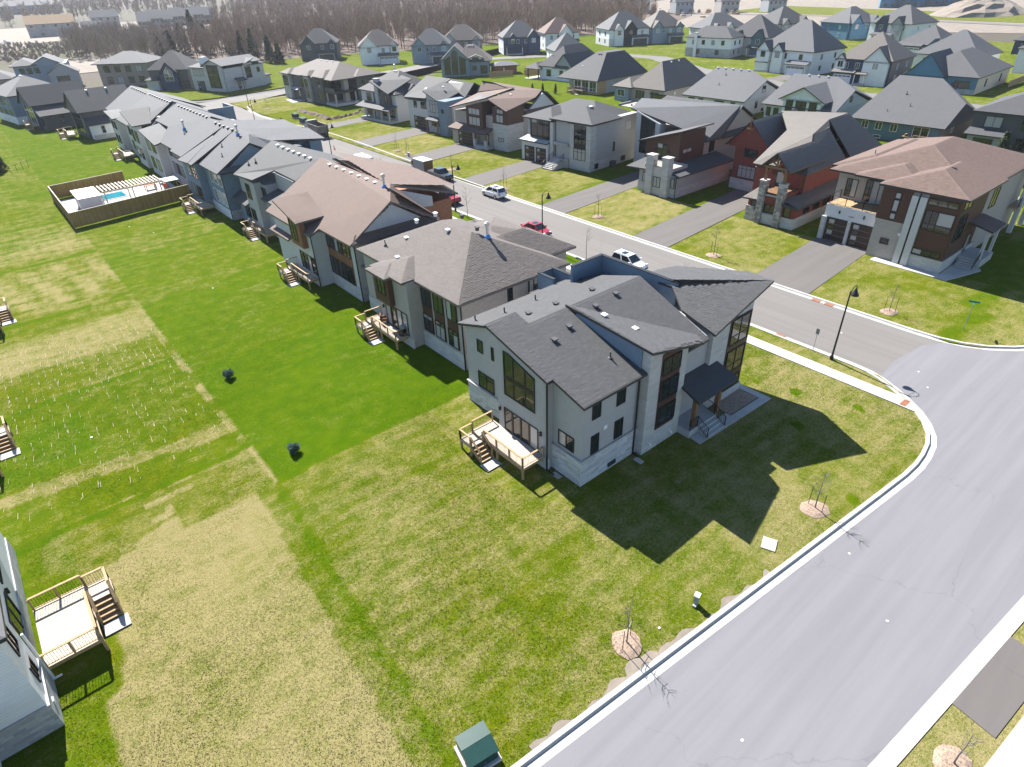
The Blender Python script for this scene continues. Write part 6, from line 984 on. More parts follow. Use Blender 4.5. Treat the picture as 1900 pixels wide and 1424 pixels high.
h = House('blue_gable_house', 22, 296, -12, 'blue grey house with big side gable among the upper left roofs'); h.rf = 'roof_light'
h.wall(0, 16, 0, 14, 7, 'siding_bluegrey'); h.gable('y', -.4, 14, 5, 15, 7, .5, 'siding_bluegrey'); h.hip(-.5, 7, -.5, 13, 7.1, .45); h.wall(10, 19, -4, -.02, 4.6, 'siding_grey'); h.gable('y', -4.2, 2, 10, 19, 4.6, .6, 'siding_grey'); rowwin(h, 'S', 0, 9, ((4.4, 6.2),), 3, 1.6); h.win('S', -4, 12, 16, 1, 3.4, 3, 1, 'mix')
h = House('flat_brown_house', 4, 296, -8, 'low taupe roofed house cut by the left frame edge'); h.rf = 'roof_light'; h.wall(0, 17, 0, 14, 3.6, 'brick_brown'); h.hip(0, 17, 0, 14, 3.8, .5); rowwin(h, 'S', 0, 17, ((.9, 2.6),), 4, 1.6)
# ================= street furniture =================
def street_lamp(x, y, label, face=0):
    r_ = empty('street_lamp', (x, y, 0), face, label, 'street lamp', 'street lamps along the pavement')
    MB().lathe([(.16, 0), (.16, .25), (.09, .4), (.075, 3.0), (.06, 6.55), (.03, 6.65)], 10).build('pole', 'pole_black', r_)
    arm = [(0, 0, 6.1), (.12, 0, 6.5), (.4, 0, 6.85), (.75, 0, 6.95), (1.0, 0, 6.8), (1.05, 0, 6.55)]
    MB().tube(arm, .028, 6).build('arm', 'pole_black', r_); MB().tube([(0, 0, 6.35), (.55, 0, 6.45), (.95, 0, 6.55)], .018, 6).build('brace', 'pole_black', r_)
    o = MB().lathe([(.06, .25), (.1, .12), (.14, -.02), (.3, -.3), (.34, -.42)], 12, (1.05, 0, 6.3)).build('lamp_shade', 'pole_black', r_); MB().lathe([(.2, -.42), (.14, -.52), (.05, -.55)], 10, (1.05, 0, 6.3)).build('lens', 'lamp_clear', o)
    return r_
street_lamp(52.1, 19.1, 'black gooseneck street lamp by the sidewalk corner, nearest and tallest in view'); street_lamp(52.2, 57.6, 'black street lamp standing in front of the parked red sedan'); street_lamp(52.3, 77.0, 'black street lamp on the grass strip in front of the parked red pickup'); street_lamp(53.2, 119, 'black street lamp between the dark gabled roof and the dump truck'); street_lamp(54, 160, 'black street lamp at the bend, rising behind the blue house roof'); street_lamp(64.5, 193, 'black street lamp on the lawn corner by the far side street', 200)
def young_tree(x, y, hgt, label, stakes=True, leaf=None, bark='bark_pale', seed=0, mulch=True, full=1.0, group='young staked street trees'):
    R = random.Random(seed); r_ = empty('young_tree', (x, y, 0), R.uniform(0, 360), label, 'tree', group)
    MB().tube([(0, 0, 0), (.02, .01, hgt*.3), (-.02, .03, hgt*.62), (.03, 0, hgt)], [.045, .035, .022, .006], 6).build('trunk', bark, r_)
    m = MB(); lf = MB()
    for k in range(int(16*full)):
        z = hgt*R.uniform(.38, .92); a = R.uniform(0, 6.28); L = hgt*R.uniform(.13, .3)*(1.1-z/hgt*.5); up_ = R.uniform(.5, 1.2)
        p0 = Vector((0, 0, z)); p1 = p0+Vector((math.cos(a)*L*.5, math.sin(a)*L*.5, L*.4*up_)); p2 = p1+Vector((math.cos(a+.3)*L*.4, math.sin(a+.3)*L*.4, L*.55*up_)); m.tube([p0, p1, p2], [.014, .009, .003], 4, cap=False)
        for j in range(3): q = p0.lerp(p2, R.uniform(.3, .9)); b_ = a+R.uniform(-1.2, 1.2); m.tube([q, q+Vector((math.cos(b_)*L*.3, math.sin(b_)*L*.3, L*.3))], [.006, .002], 3, cap=False)
        if leaf:
            for j in range(6): q = p0.lerp(p2, R.uniform(.3, 1))+Vector((R.gauss(0, .06), R.gauss(0, .06), R.gauss(0, .06))); d_ = [Vector((R.gauss(0, .05), R.gauss(0, .05), R.gauss(0, .05))) for _ in range(3)]; lf.face([q+d_[0], q+d_[1], q+d_[2]])
    m.build('branches', bark, r_)
    if lf.f: tag(lf.build('leaves', leaf, r_), kind='stuff')
    if mulch:
        mm = MB(); n = 18; ring = [(R.uniform(.85, 1.05)*math.cos(k/n*6.283)*.85, R.uniform(.85, 1.05)*math.sin(k/n*6.283)*.95, .0) for k in range(n)]; c0 = len(mm.v); mm.v += [(0, 0, .12)]+[(x_*.6, y_*.6, .1) for x_, y_, _ in ring]+ring
        for k in range(n): k2 = (k+1) % n; mm.f += [(0, 1+k, 1+k2), (1+k, 1+n+k, 1+n+k2, 1+k2)]; mm.mi += [0, 0]
        o = mm.build('mulch_ring', 'mulch', r_); ch = MB()
        for k in range(160): a = R.uniform(0, 6.28); q = R.random()**.5*.95; cx_, cy_ = math.cos(a)*q*.88, math.sin(a)*q; s_ = R.uniform(.02, .05); z_ = .11*(1-q)+.03; ch.face([(cx_-s_, cy_, z_), (cx_, cy_+s_*.5, z_+R.uniform(.01, .05)), (cx_+s_, cy_+.02, z_)])
        tag(ch.build('bark_chips', 'mulch', o), kind='stuff')
    if stakes:
        for a in (.6, 3.7): MB().tube([(math.cos(a)*.5, math.sin(a)*.5, 0), (math.cos(a)*.48, math.sin(a)*.48, 1.6)], .022, 5).build('stake', 'pole_black', r_)
        MB().tube([(math.cos(.6)*.48, math.sin(.6)*.48, 1.35), (0, 0, 1.3), (math.cos(3.7)*.48, math.sin(3.7)*.48, 1.35)], .012, 4).build('tie', 'timber_pale', r_)
    return r_
young_tree(33.5, 10.65, 3.4, 'bare young tree on mulch beside the long house shadow', seed=1, full=1.3); young_tree(16.9, 12.15, 3.2, 'bare staked sapling on mulch near the kerb of the cross road', seed=2); young_tree(23.2, -1.3, 2.6, 'bare sapling in the straw coloured verge at the bottom right', seed=3, stakes=False)
young_tree(64.9, 19.7, 3.2, 'staked sapling on the lawn in front of the brown corner house', seed=4); young_tree(64.9, 40.5, 3.6, 'staked sapling with first green leaves in front of the red brick house', seed=5, leaf='bud_leaf'); young_tree(65.4, 60.3, 3.2, 'sapling with mulch ring on the yellowish lawn of the shed roof house', seed=6)
young_tree(64.6, 80.6, 4.0, 'thin bare sapling beside the white crossover', seed=7, full=.7); young_tree(66.2, 116.6, 3.6, 'left of two bare saplings before the blue grey parapet house', seed=8, full=.8); young_tree(66.0, 112.4, 3.6, 'right of two bare saplings before the blue grey parapet house', seed=9, full=.8); young_tree(65.5, 96.6, 3.0, 'bare sapling behind the utility trailer', seed=10, full=.6); young_tree(67, 186, 3.4, 'bare sapling on the bright green corner lawn of the dark brick house', seed=11, full=.8)
for k, (x, y, lb) in enumerate(((51.4, 49.0, 'reddish leafless sapling showing above the parapet of the grey corner house'), (51.4, 35.2, 'reddish bare sapling between the parapet and the upswept roof of the corner house'), (51.6, 73, 'thin reddish sapling in front of the red sedan on the near side'), (51.6, 97, 'thin reddish sapling near the brown roof peak'))): young_tree(x, y, 4.6, lb, False, None, 'twig_red', 20+k, False, .7, 'reddish saplings on the near verge')
r_ = empty('street_sign', (66.1, 13.4, 0), 20, 'thin grey post with small green street name sign at the junction', 'street sign'); MB().tube([(0, 0, 0), (0, 0, 2.6)], .03, 6).build('post', 'post_grey', r_); MB().box(-.45, .45, -.015, .015, 2.62, 2.82).build('sign_panel', 'sign_green', r_); MB().box(-.015, .015, -.45, .45, 2.84, 3.02).build('sign_panel', 'sign_green', r_)
r_ = empty('marker_post', (52.2, 20.9, 0), 0, 'thin sign post seen edge on beside the nearest street lamp', 'sign post'); MB().tube([(0, 0, 0), (0, 0, 2.3)], .025, 6).build('post', 'post_grey', r_); MB().box(-.012, .012, -.15, .15, 1.75, 2.3).build('sign_panel', 'post_grey', r_)
r_ = empty('transformer_box', (7.5, 12.75, 0), -9, 'green sloped lid transformer box on a concrete pad at the bottom edge', 'transformer'); MB().box(-.85, .8, -.75, .85, 0, .22).build('pad', 'concrete', r_); o = MB().prism([(-.72, -.62, .22), (-.72, .75, .22), (-.72, .75, 1.0), (-.72, .05, 1.02), (-.72, -.62, .82)], (1.4, 0, 0)).build('cabinet', 'utility_green', r_); MB().prism([(-.77, -.68, .83), (-.77, .06, 1.03), (-.77, .06, 1.1), (-.77, -.68, .9)], (1.5, 0, 0)).build('lid', 'utility_green', r_); MB().prism([(-.77, .08, 1.01), (-.77, .8, 1.0), (-.77, .8, 1.05), (-.77, .08, 1.09)], (1.5, 0, 0)).build('rear_lid', 'utility_green', r_); MB().box(-.06, .06, -.7, -.63, .5, .62).build('lock', 'chrome', r_)
for (x, y, yaw, lb, sc_) in ((65.2, 158.6, 10, 'dark green transformer box on the lawn behind the dump truck', 1.0), (66.6, 166.4, 10, 'grey green cable cabinet left of the dark green transformer', .9)):
    c = copy_tree(r_); c.location = (x, y, 0); c.rotation_euler[2] = math.radians(yaw); c['label'] = lb; c.scale = (sc_, sc_, sc_*1.25)
r_ = empty('utility_pedestal', (21.65, 11.25, 0), 15, 'small grey utility pedestal casting a shadow on the lawn by the cross road', 'pedestal'); MB().box(-.14, .14, -.12, .12, 0, .75).build('body', 'utility_grey', r_); MB().box(-.17, .17, -.15, .15, .75, .84).build('cap', 'trim_white', r_); MB().box(-.28, -.15, -.1, .1, 0, .14).build('conduit', 'concrete', r_)
c = copy_tree(r_); c.location = (65.2, 110.6, 0); c['label'] = 'dark utility pedestal beside the right sapling across the street'
r_ = empty('utility_cover', (28.6, 10.95, 0), 22, 'pale square utility lid flush in the lawn at the tip of the house shadow', 'utility lid'); MB().box(-.5, .5, -.42, .42, 0, .05).build('cover_plate', 'concrete', r_); MB().box(-.4, .4, -.32, .32, .05, .058).build('inset', 'step_concrete', r_)
# ================= vehicles =================
def loft(secs, n=10):
    # secs: (x, half width, z low, z high, corner) -> closed hull
    m = MB()
    for x, hw, z0, z1, c in secs:
        for y, z in ((-hw+c*.4, z0), (-hw, z0+c*.7), (-hw, z1-c), (-hw+c, z1), (hw-c, z1), (hw, z1-c), (hw, z0+c*.7), (hw-c*.4, z0)): m.v.append((x, y, z))
    for i in range(len(secs)-1):
        for k in range(8): m.f.append((i*8+k, i*8+(k+1) % 8, (i+1)*8+(k+1) % 8, (i+1)*8+k)); m.mi.append(0)
    m.f.append(tuple(reversed(range(8)))); m.f.append(tuple((len(secs)-1)*8+k for k in range(8))); m.mi += [0, 0]
    return m
def vehicle(name, x, y, yaw, label, cat, paint, kind):
    r_ = empty(name, (x, y, ZR), yaw, label, cat)       # forward = local +x
    K = dict(sedan=(4.7, .9, .95, 1.45, 2.75), suv=(4.65, .93, 1.05, 1.68, 2.75), pickup=(5.6, .98, 1.15, 1.85, 3.5), van=(5.6, 1.0, 1.25, 2.55, 3.6))[kind]; L, hw, belt, top, wb = K; a, b_ = -L/2, L/2
    hood = belt-.05 if kind != 'van' else 1.2
    if kind == 'van': S = [(a, hw-.05, .35, 2.4, .12), (a+.15, hw, .3, top, .16), (b_-1.9, hw, .3, top, .16), (b_-1.45, hw, .3, 2.42, .16), (b_-.85, hw-.02, .3, 1.3, .14), (b_-.1, hw-.1, .32, 1.05, .14), (b_, hw-.2, .45, .8, .1)]
    elif kind == 'pickup': S = [(a, hw-.04, .55, 1.02, .08), (a+.1, hw, .45, belt, .06), (b_-1.5, hw, .4, belt, .1), (b_-.15, hw-.06, .4, hood, .12), (b_, hw-.14, .5, hood-.2, .1)]
    else: S = [(a, hw-.16, .45, belt-.2, .1), (a+.18, hw-.05, .32, belt-.02, .12), (-.2, hw, .28, belt, .12), (b_-1.2, hw, .28, hood, .14), (b_-.25, hw-.08, .3, hood-.18, .14), (b_, hw-.2, .42, hood-.4, .12)]
    MBb = loft(S); MBb.build('body', paint, r_, smooth=False)
    if kind != 'van':
        c0, c1, c2, c3 = dict(sedan=(-1.75, -.95, .35, 1.15), suv=(-2.15, -1.85, .3, 1.1), pickup=(-.75, -.6, .75, 1.4))[kind]
        cab = MB(); z0 = belt-.03; tw = hw-.22
        lo = [(c0, -hw+.07), (c3, -hw+.07), (c3, hw-.07), (c0, hw-.07)]; up2 = [(c1, -tw), (c2, -tw), (c2, tw), (c1, tw)]
        cab.v += [(x_, y_, z0) for x_, y_ in lo]+[(x_, y_, top) for x_, y_ in up2]; cab.f += [(4, 5, 6, 7), (0, 1, 5, 4), (1, 2, 6, 5), (2, 3, 7, 6), (3, 0, 4, 7), (3, 2, 1, 0)]; cab.mi += [0]*6; cab.build('cabin', paint, r_)
        def inset(q, nm, e=.012, s_=.86):
            P = [Vector(p) for p in q]; c = sum(P, Vector())/4; n_ = (P[1]-P[0]).cross(P[3]-P[0]).normalized(); n_ = n_ if n_.dot(c-Vector((0, 0, 1))) > 0 else -n_
            m = MB(); m.prism([c+(p-c)*s_+n_*e for p in P], tuple(-n_*.02)); return m.build(nm, 'car_glass', r_)
        V = cab.v; inset([V[1], V[2], V[6], V[5]], 'windscreen'); inset([V[3], V[0], V[4], V[7]], 'rear_window')
        for s0, s1, t0, t1 in ((0, 1, 4, 5), (3, 2, 7, 6)):
            A, B, C, D = (Vector(V[i]) for i in (s0, s1, t1, t0)); M0, M1 = A.lerp(B, .5), D.lerp(C, .5)
            inset([A, M0, M1, D], 'side_window', .012, .84); inset([M0, B, C, M1], 'side_window', .012, .84)
        if kind in ('suv', 'sedan'): MB().box((c1+c2)/2-.3, (c1+c2)/2+.45, -.42, .42, top, top+.012).build('sunroof', 'car_glass', r_)
        if kind == 'suv':
            for s_ in (-1, 1): MB().tube([(c1+.1, s_*(tw-.05), top+.05), (c2-.1, s_*(tw-.05), top+.05)], .025, 5).build('roof_rail', 'trim_black', r_)
        if kind == 'pickup': MB().box(a+.2, c0-.1, -hw+.12, hw-.12, belt, belt+.02).build('bed_cover', 'trim_black', r_)
    else:
        q = MB(); q.prism([(b_-1.42, -hw+.18, 2.3), (b_-.9, -hw+.16, 1.38), (b_-.9, hw-.16, 1.38), (b_-1.42, hw-.18, 2.3)], (.03, 0, .02)); q.build('windscreen', 'car_glass', r_)
        for s_ in (-1, 1): MB().prism([(b_-1.55, s_*hw, 2.15), (b_-2.3, s_*hw, 2.15), (b_-2.3, s_*hw, 1.4), (b_-1.1, s_*hw, 1.4)], (0, s_*.015, 0)).build('side_window', 'car_glass', r_)
    for sx in (-wb/2-.02, wb/2+.05):
        for s_ in (-1, 1):
            rr = .34 if kind in ('sedan', 'suv') else .4; t = MB().lathe([(rr*.62, -.11), (rr*.95, -.11), (rr, -.06), (rr, .06), (rr*.95, .11), (rr*.62, .11)], 18).build('wheel', 'tyre', r_); t.location = (sx, s_*(hw-.1), rr); t.rotation_euler[0] = math.pi/2
            m = MB().lathe([(rr*.6, -.115), (rr*.55, -.1), (rr*.15, -.08), (rr*.1, .08), (rr*.55, .1), (rr*.6, .115)], 10); m.build('rim', 'rim', t)
    for s_ in (-1, 1):
        MB().box(b_-.3, b_-.06, s_*(hw-.36)-.16, s_*(hw-.36)+.16, (.62, .82)[kind != 'sedan'], (.74, .98)[kind != 'sedan']).build('headlight', 'lamp_clear', r_)
        MB().box(a-.02, a+.1, s_*(hw-.24)-.14, s_*(hw-.24)+.14, .78, .78+(.16 if kind != 'van' else .5)).build('tail_light', 'lamp_red', r_)
        MB().box(.75 if kind != 'van' else b_-1.35, .93 if kind != 'van' else b_-1.2, s_*(hw+.02) if s_ > 0 else -hw-.2, hw+.2 if s_ > 0 else -hw-.02, belt+.02, belt+.16).build('mirror', paint, r_)
    MB().box(b_-.12, b_+.02, -hw+.25, hw-.25, .42, .6).build('grille', 'trim_black', r_); MB().box(a-.03, a+.06, -.26, .26, .62, .74).build('licence_plate', 'trim_white', r_)
    return r_
vehicle('sedan', 54.75, 61.6, -90, 'red sedan parked at the near kerb in front of the taupe house', 'car', 'car_red', 'sedan')
vehicle('pickup', 54.3, 82.2, -90, 'red pickup parked at the near kerb beside the brown roof', 'pickup', 'car_red', 'pickup')
vehicle('parked_suv', 61.15, 78.9, 90, 'white suv parked at the far kerb beside a bare sapling', 'car', 'car_white', 'suv')
vehicle('parked_car', 54.9, 45.3, -90, 'white car with dark sunroof half hidden behind the corner house parapet', 'car', 'car_white', 'suv')
vehicle('pickup', 61.0, 93.6, -90, 'dark blue pickup hitched in front of the utility trailer', 'pickup', 'car_dark', 'pickup')
vehicle('van', 54.6, 108.2, -92, 'white panel van parked on the near side beyond the dark gable', 'van', 'van_white', 'van')
vehicle('parked_car', 191, 98.5, 20, 'black car on the driveway of the white house with two gables', 'car', 'car_black', 'suv')
vehicle('parked_car', 160, 37, 60, 'dark car beside the teal bungalow behind the brown corner house', 'car', 'car_dark', 'sedan')
r_ = empty('utility_trailer', (61.2, 99.2, ZR), -90, 'open enclosed trailer with white roof behind the dark blue pickup', 'trailer')
MB().box(-1.7, 1.7, -.95, .95, .45, .6).build('floor', 'timber', r_); MB().box(-1.7, 1.7, .93, .98, .6, 2.3).build('side_panel', 'utility_grey', r_); MB().box(-1.7, 1.7, -.98, -.93, .6, 2.3).build('side_panel', 'utility_grey', r_); MB().box(1.65, 1.72, -.93, .93, .6, 2.3).build('front_panel', 'timber_beam', r_); MB().box(-1.75, 1.75, -1.02, 1.02, 2.3, 2.38).build('roof', 'van_white', r_); MB().prism([(-1.7, -.9, .5), (-1.7, .9, .5), (-3.1, .9, .05), (-3.1, -.9, .05)], (0, 0, .05)).build('ramp', 'timber', r_)
for s_ in (-1, 1): t = MB().lathe([(.2, -.1), (.32, -.1), (.34, 0), (.32, .1), (.2, .1)], 14).build('wheel', 'tyre', r_); t.location = (0, s_*.85, .34); t.rotation_euler[0] = math.pi/2; MB().lathe([(.19, -.11), (.05, -.1), (.05, .1), (.19, .11)], 10).build('rim', 'rim', t)
MB().tube([(1.7, 0, .45), (2.6, 0, .5)], .05, 6).build('drawbar', 'trim_black', r_)
r_ = empty('dump_truck', (61.6, 143.5, ZR), 88, 'grey dump truck with a load of earth at the far kerb', 'truck')
MB().box(-3.8, 3.4, -.45, .45, .75, 1.0).build('chassis', 'trim_black', r_); m = MB(); m.prism([(1.7, -1.2, 1.0), (3.9, -1.2, 1.0), (3.9, -1.2, 1.9), (3.1, -1.2, 2.0), (2.7, -1.2, 2.9), (1.7, -1.2, 2.95)], (0, 2.4, 0)); m.build('cab', 'truck_cab', r_); MB().prism([(3.08, -1.0, 2.05), (2.75, -1.0, 2.78), (2.75, 1.0, 2.78), (3.08, 1.0, 2.05)], (.04, 0, .02)).build('windscreen', 'car_glass', r_)
b4 = MB().box(-3.9, 1.5, -1.25, -1.13, 1.1, 2.6).box(-3.9, 1.5, 1.13, 1.25, 1.1, 2.6).box(-3.9, 1.5, -1.13, 1.13, 1.05, 1.2).box(-3.98, -3.9, -1.2, 1.2, 1.15, 2.5).box(1.38, 1.5, -1.13, 1.13, 1.2, 3.0); b4.box(1.5, 2.4, -1.1, 1.1, 2.96, 3.08); b4.build('bed', 'truck_body', r_); MB().lathe([(1.2, 0), (1.0, .5), (.4, .8)], 10, (-1.2, 0, 1.2)).build('load', 'dirt', r_)
for k in range(5): MB().box(-3.6+k*1.1, -3.45+k*1.1, -1.32, -1.25, 1.1, 2.6).build('rib', 'truck_body', r_)
for sx in (-3.0, -1.7, 2.8):
    for s_ in (-1, 1): t = MB().lathe([(.3, -.16), (.48, -.16), (.52, 0), (.48, .16), (.3, .16)], 16).build('wheel', 'tyre', r_); t.location = (sx, s_*1.05, .52); t.rotation_euler[0] = math.pi/2; MB().lathe([(.29, -.17), (.1, -.1), (.1, .1), (.29, .17)], 10).build('rim', 'rim', t)
for x, y, lb in ((59.3, 91.4, 'orange cone left of the dark blue pickup hood, nearest the camera'), (58.7, 97.2, 'orange cone at the tail of the utility trailer'), (55.7, 113.6, 'orange cone beside the pallet of stone near the white van'), (58.0, 128, 'orange cone pile on the street behind the dark gable')):
    r_ = empty('traffic_cone', (x, y, ZR), 0, lb, 'cone', 'orange traffic cones'); MB().box(-.22, .22, -.22, .22, 0, .05).build('foot', 'orange', r_); MB().lathe([(.17, .05), (.05, .7), (.04, .95)], 10).build('cone_body', 'orange', r_); MB().lathe([(.125, .3), (.1, .45)], 10).build('reflective_band', 'trim_white', r_)
r_ = empty('stone_pallets', (54.6, 117, ZR), 5, 'pallets stacked with pale stone on the street beyond the white van', 'pallet')
for k in range(10): a_ = rnd.uniform(0, 4); MB().box(a_-.5, a_+.3, rnd.uniform(-1, 0), rnd.uniform(.1, .8), .1, rnd.uniform(.3, .9)).build('stone_block', 'rubble', r_)
MB().box(-.6, 4.6, -1.1, .9, 0, .1).build('pallet_boards', 'timber', r_)
# ================= people =================
def skin_fig(name, chain, parent, mat):
    me = bpy.data.meshes.new(name); vs_ = [c[0] for c in chain]; es = [(i, c[1]) for i, c in enumerate(chain) if c[1] is not None]; me.from_pydata(vs_, es, []); o = bpy.data.objects.new(name, me); col.objects.link(o); o.parent = parent; me.materials.append(MT[mat])
    md = o.modifiers.new('skin', 'SKIN'); 
    for i, c in enumerate(chain): me.skin_vertices[0].data[i].radius = (c[2], c[2]*.85); me.skin_vertices[0].data[i].use_root = (i == 0)
    md.use_smooth_shade = True; s2 = o.modifiers.new('sub', 'SUBSURF'); s2.levels = 1; s2.render_levels = 1; return o
def person(x, y, yaw, label, top, legs, bend=0.0):
    r_ = empty('person', (x, y, ZR), yaw, label, 'person'); hx = .25*bend; B = lambda z: hx*(z-.95)/.5
    C = [((0, 0, .95), None, .14), ((B(1.2), 0, 1.2), 0, .13), ((B(1.42), 0, 1.42), 1, .14), ((B(1.5), 0, 1.52), 2, .055), ((B(1.58), 0, 1.62), 3, .085), ((B(1.64), 0, 1.74), 4, .075),
         ((B(1.4), .19, 1.4), 2, .06), ((B(1.2)+.08, .26, 1.12), 6, .045), ((B(1.0)+.2, .24, .88), 7, .035), ((B(1.4), -.19, 1.4), 2, .06), ((B(1.2)+.05, -.27, 1.12), 9, .045), ((B(1.0)+.12, -.25, .87), 10, .035),
         ((0, .1, .88), 0, .1), ((.05, .11, .48), 12, .065), ((-.02, .12, .08), 13, .05), ((.16, .12, .04), 14, .04), ((0, -.1, .88), 0, .1), ((.0, -.11, .48), 16, .065), ((-.1, -.12, .08), 17, .05), ((.08, -.12, .04), 18, .04)]
    o = skin_fig('body', C, r_, 'skin')
    J = [((0, 0, .93), None, .16), ((B(1.2), 0, 1.2), 0, .155), ((B(1.42), 0, 1.42), 1, .165), ((B(1.4), .2, 1.4), 2, .08), ((B(1.2)+.08, .265, 1.12), 3, .065), ((B(1.05)+.17, .245, .95), 4, .055), ((B(1.4), -.2, 1.4), 2, .08), ((B(1.2)+.05, -.275, 1.12), 6, .065), ((B(1.05)+.1, -.255, .94), 7, .055)]; skin_fig('jacket', J, r_, top)
    skin_fig('trousers', [((0, 0, .95), None, .15), ((0, .1, .86), 0, .12), ((.05, .11, .48), 1, .085), ((-.02, .12, .12), 2, .075), ((0, -.1, .86), 0, .12), ((0, -.11, .48), 4, .085), ((-.1, -.12, .12), 5, .075)], r_, legs)
    MB().lathe([(.095, 0), (.1, .06), (.07, .11), (.02, .125)], 10, (B(1.62), 0, 1.7)).build('hair', 'hair', r_); return r_
person(59.6, 146.2, 200, 'person in brown work clothes walking on the street before the dump truck', 'cloth_brown', 'cloth_brown'); person(61.4, 103.2, 250, 'person in dark clothes standing at the trailer ramp', 'cloth_dark', 'cloth_dark', .8)
# ================= dirt, rocks, shrubs =================
def mound(name, x, y, rx, ry, hgt, mat, label, cat, yaw=0, n=22, seed=0, kind=None):
    R = random.Random(seed); m = MB(); rings = 7
    for i in range(rings+1):
        t = i/rings
        for k in range(n): a = k/n*6.283; q = (1-t)*(1+R.uniform(-.1, .1)); m.v.append((math.cos(a)*rx*q, math.sin(a)*ry*q, hgt*(1-(1-t)**1.6)*R.uniform(.86, 1.1) if i else -.05))
    for i in range(rings):
        for k in range(n): m.f.append((i*n+k, i*n+(k+1) % n, (i+1)*n+(k+1) % n, (i+1)*n+k)); m.mi.append(0)
    o = m.build(name, mat); o.location = (x, y, 0); o.rotation_euler[2] = math.radians(yaw); return tag(o, label, cat, kind=kind)
mound('earth_pile', 59.5, 158.5, 2.6, 3.6, 1.9, 'dirt', 'brown heap of earth at the kerb behind the blue house chimney', 'earth pile', seed=3)
def furrow(pts, w_, hgt, label, seed):
    R = random.Random(seed); m = MB(); n = len(pts); 
    for i, (x, y) in enumerate(pts):
        x2, y2 = pts[min(i+1, n-1)]; x1, y1 = pts[max(i-1, 0)]; L = math.hypot(x2-x1, y2-y1); nx, ny = -(y2-y1)/L, (x2-x1)/L
        for k, (o_, z) in enumerate(((-1, -.05), (-.5, .7), (0, 1), (.5, .65), (1, -.05))): m.v.append((x+nx*o_*w_*R.uniform(.7, 1.2), y+ny*o_*w_*R.uniform(.7, 1.2), z*hgt*R.uniform(.5, 1.2)))
    for i in range(n-1):
        for k in range(4): m.f.append((i*5+k, i*5+k+1, (i+1)*5+k+1, (i+1)*5+k)); m.mi.append(0)
    return tag(m.build('earth_ridge', 'dirt'), label, 'earth ridge')
def lerp_pts(P, n): return [(P[i][0]+(P[i+1][0]-P[i][0])*k/n, P[i][1]+(P[i+1][1]-P[i][1])*k/n) for i in range(len(P)-1) for k in range(n)]+[P[-1]]
furrow(lerp_pts([g(556, 206), g(590, 214), g(612, 222)], 8), 1.1, .7, 'ridge of dug earth across the lawn of the dark brick corner house', 1); furrow(lerp_pts([g(612, 223), g(650, 214), g(683, 203)], 10), .8, .5, 'second ridge of dug earth running towards the chimney porch house', 2)
for k in range(26):
    x, y = 107+rnd.uniform(-1, 7)+k*.25, 22.5+rnd.uniform(-.8, .8)-k*.02; s_ = rnd.uniform(.45, .9); m = MB(); R = random.Random(k)
    m.lathe([(.3*s_, -.1), (.62*s_, .15*s_), (.55*s_, .5*s_), (.2*s_, .72*s_)], 7); m.v = [(a+R.uniform(-.1, .1)*s_, b_+R.uniform(-.1, .1)*s_, c+R.uniform(-.06, .06)*s_) for a, b_, c in m.v]; o = m.build('boulder', 'boulder'); o.location = (x, y, 0); o.rotation_euler[2] = k; tag(o, 'pale boulder in the rock border right of the brown corner house', 'boulder', 'pale boulders of the rock border')
def leafy(name, x, y, hgt, rad, mat, label, cat, shape='cone', n=1500, seed=0, ls=.12, group=None, trunk=True, z0=.0):
    R = np.random.RandomState(seed); r_ = empty(name, (x, y, 0), 0, label, cat, group)
    t = R.rand(n)**(.75 if shape == 'cone' else .6); z = z0+hgt*t if shape == 'cone' else None; a = R.rand(n)*6.283
    if shape == 'cone': tier = .72+.28*np.abs(((t*9) % 1)); q = rad*(1-t)**.85*tier*(R.rand(n)**.35)
    else: ph = np.arccos(2*R.rand(n)-1); rr = R.rand(n)**.3*(.85+.3*np.sin(3*a+seed)); z = hgt*.5+hgt*.5*np.cos(ph)*rr; q = rad*np.sin(ph)*rr
    c = np.stack([q*np.cos(a), q*np.sin(a), z], 1); d = R.randn(n, 3, 3)*ls*np.array([1, 1, .6]); V = (c[:, None, :]+d).reshape(-1, 3); m = MB(); m.v = [tuple(v) for v in V]; m.f = [(3*i, 3*i+1, 3*i+2) for i in range(n)]; m.mi = [0]*n
    tag(m.build('foliage', mat, r_), kind='stuff')
    if trunk: MB().tube([(0, 0, 0), (0, 0, hgt*.85)], [hgt*.025+.02, .01], 6).build('trunk', 'bark', r_)
    return r_
leafy('spruce_bush', 10.27, 53.4, .85, .46, 'blue_spruce', 'small round spruce bush alone on the lawn, the farther of two', 'bush', 'ball', 1500, 1, .06); leafy('spruce_bush', 10.25, 39.3, .85, .46, 'blue_spruce', 'small blue green spruce bush on the lawn, the nearer of two', 'bush', 'ball', 1500, 2, .06)
leafy('spruce_tree', 132, 31.5, 5.2, 1.8, 'spruce_leaf', 'green spruce standing behind the brown roof, left of two at the right edge', 'tree', 'cone', 4500, 3, .13); leafy('spruce_tree', 121.5, 25.2, 6.6, 2.6, 'spruce_leaf', 'larger green spruce cut by the right frame edge', 'tree', 'cone', 6500, 4, .15)
for k, (x, y) in enumerate(((129.6, 147), (131.4, 144.6), (133.2, 141.2))): leafy('cedar_shrub', x, y, 2.6, .7, 'conifer_leaf', ('leftmost', 'middle', 'rightmost')[k]+' of three dark cedar shrubs on the lawn before the screened porch', 'shrub', 'cone', 1200, 10+k, .1, 'cedar shrubs before the screened porch')
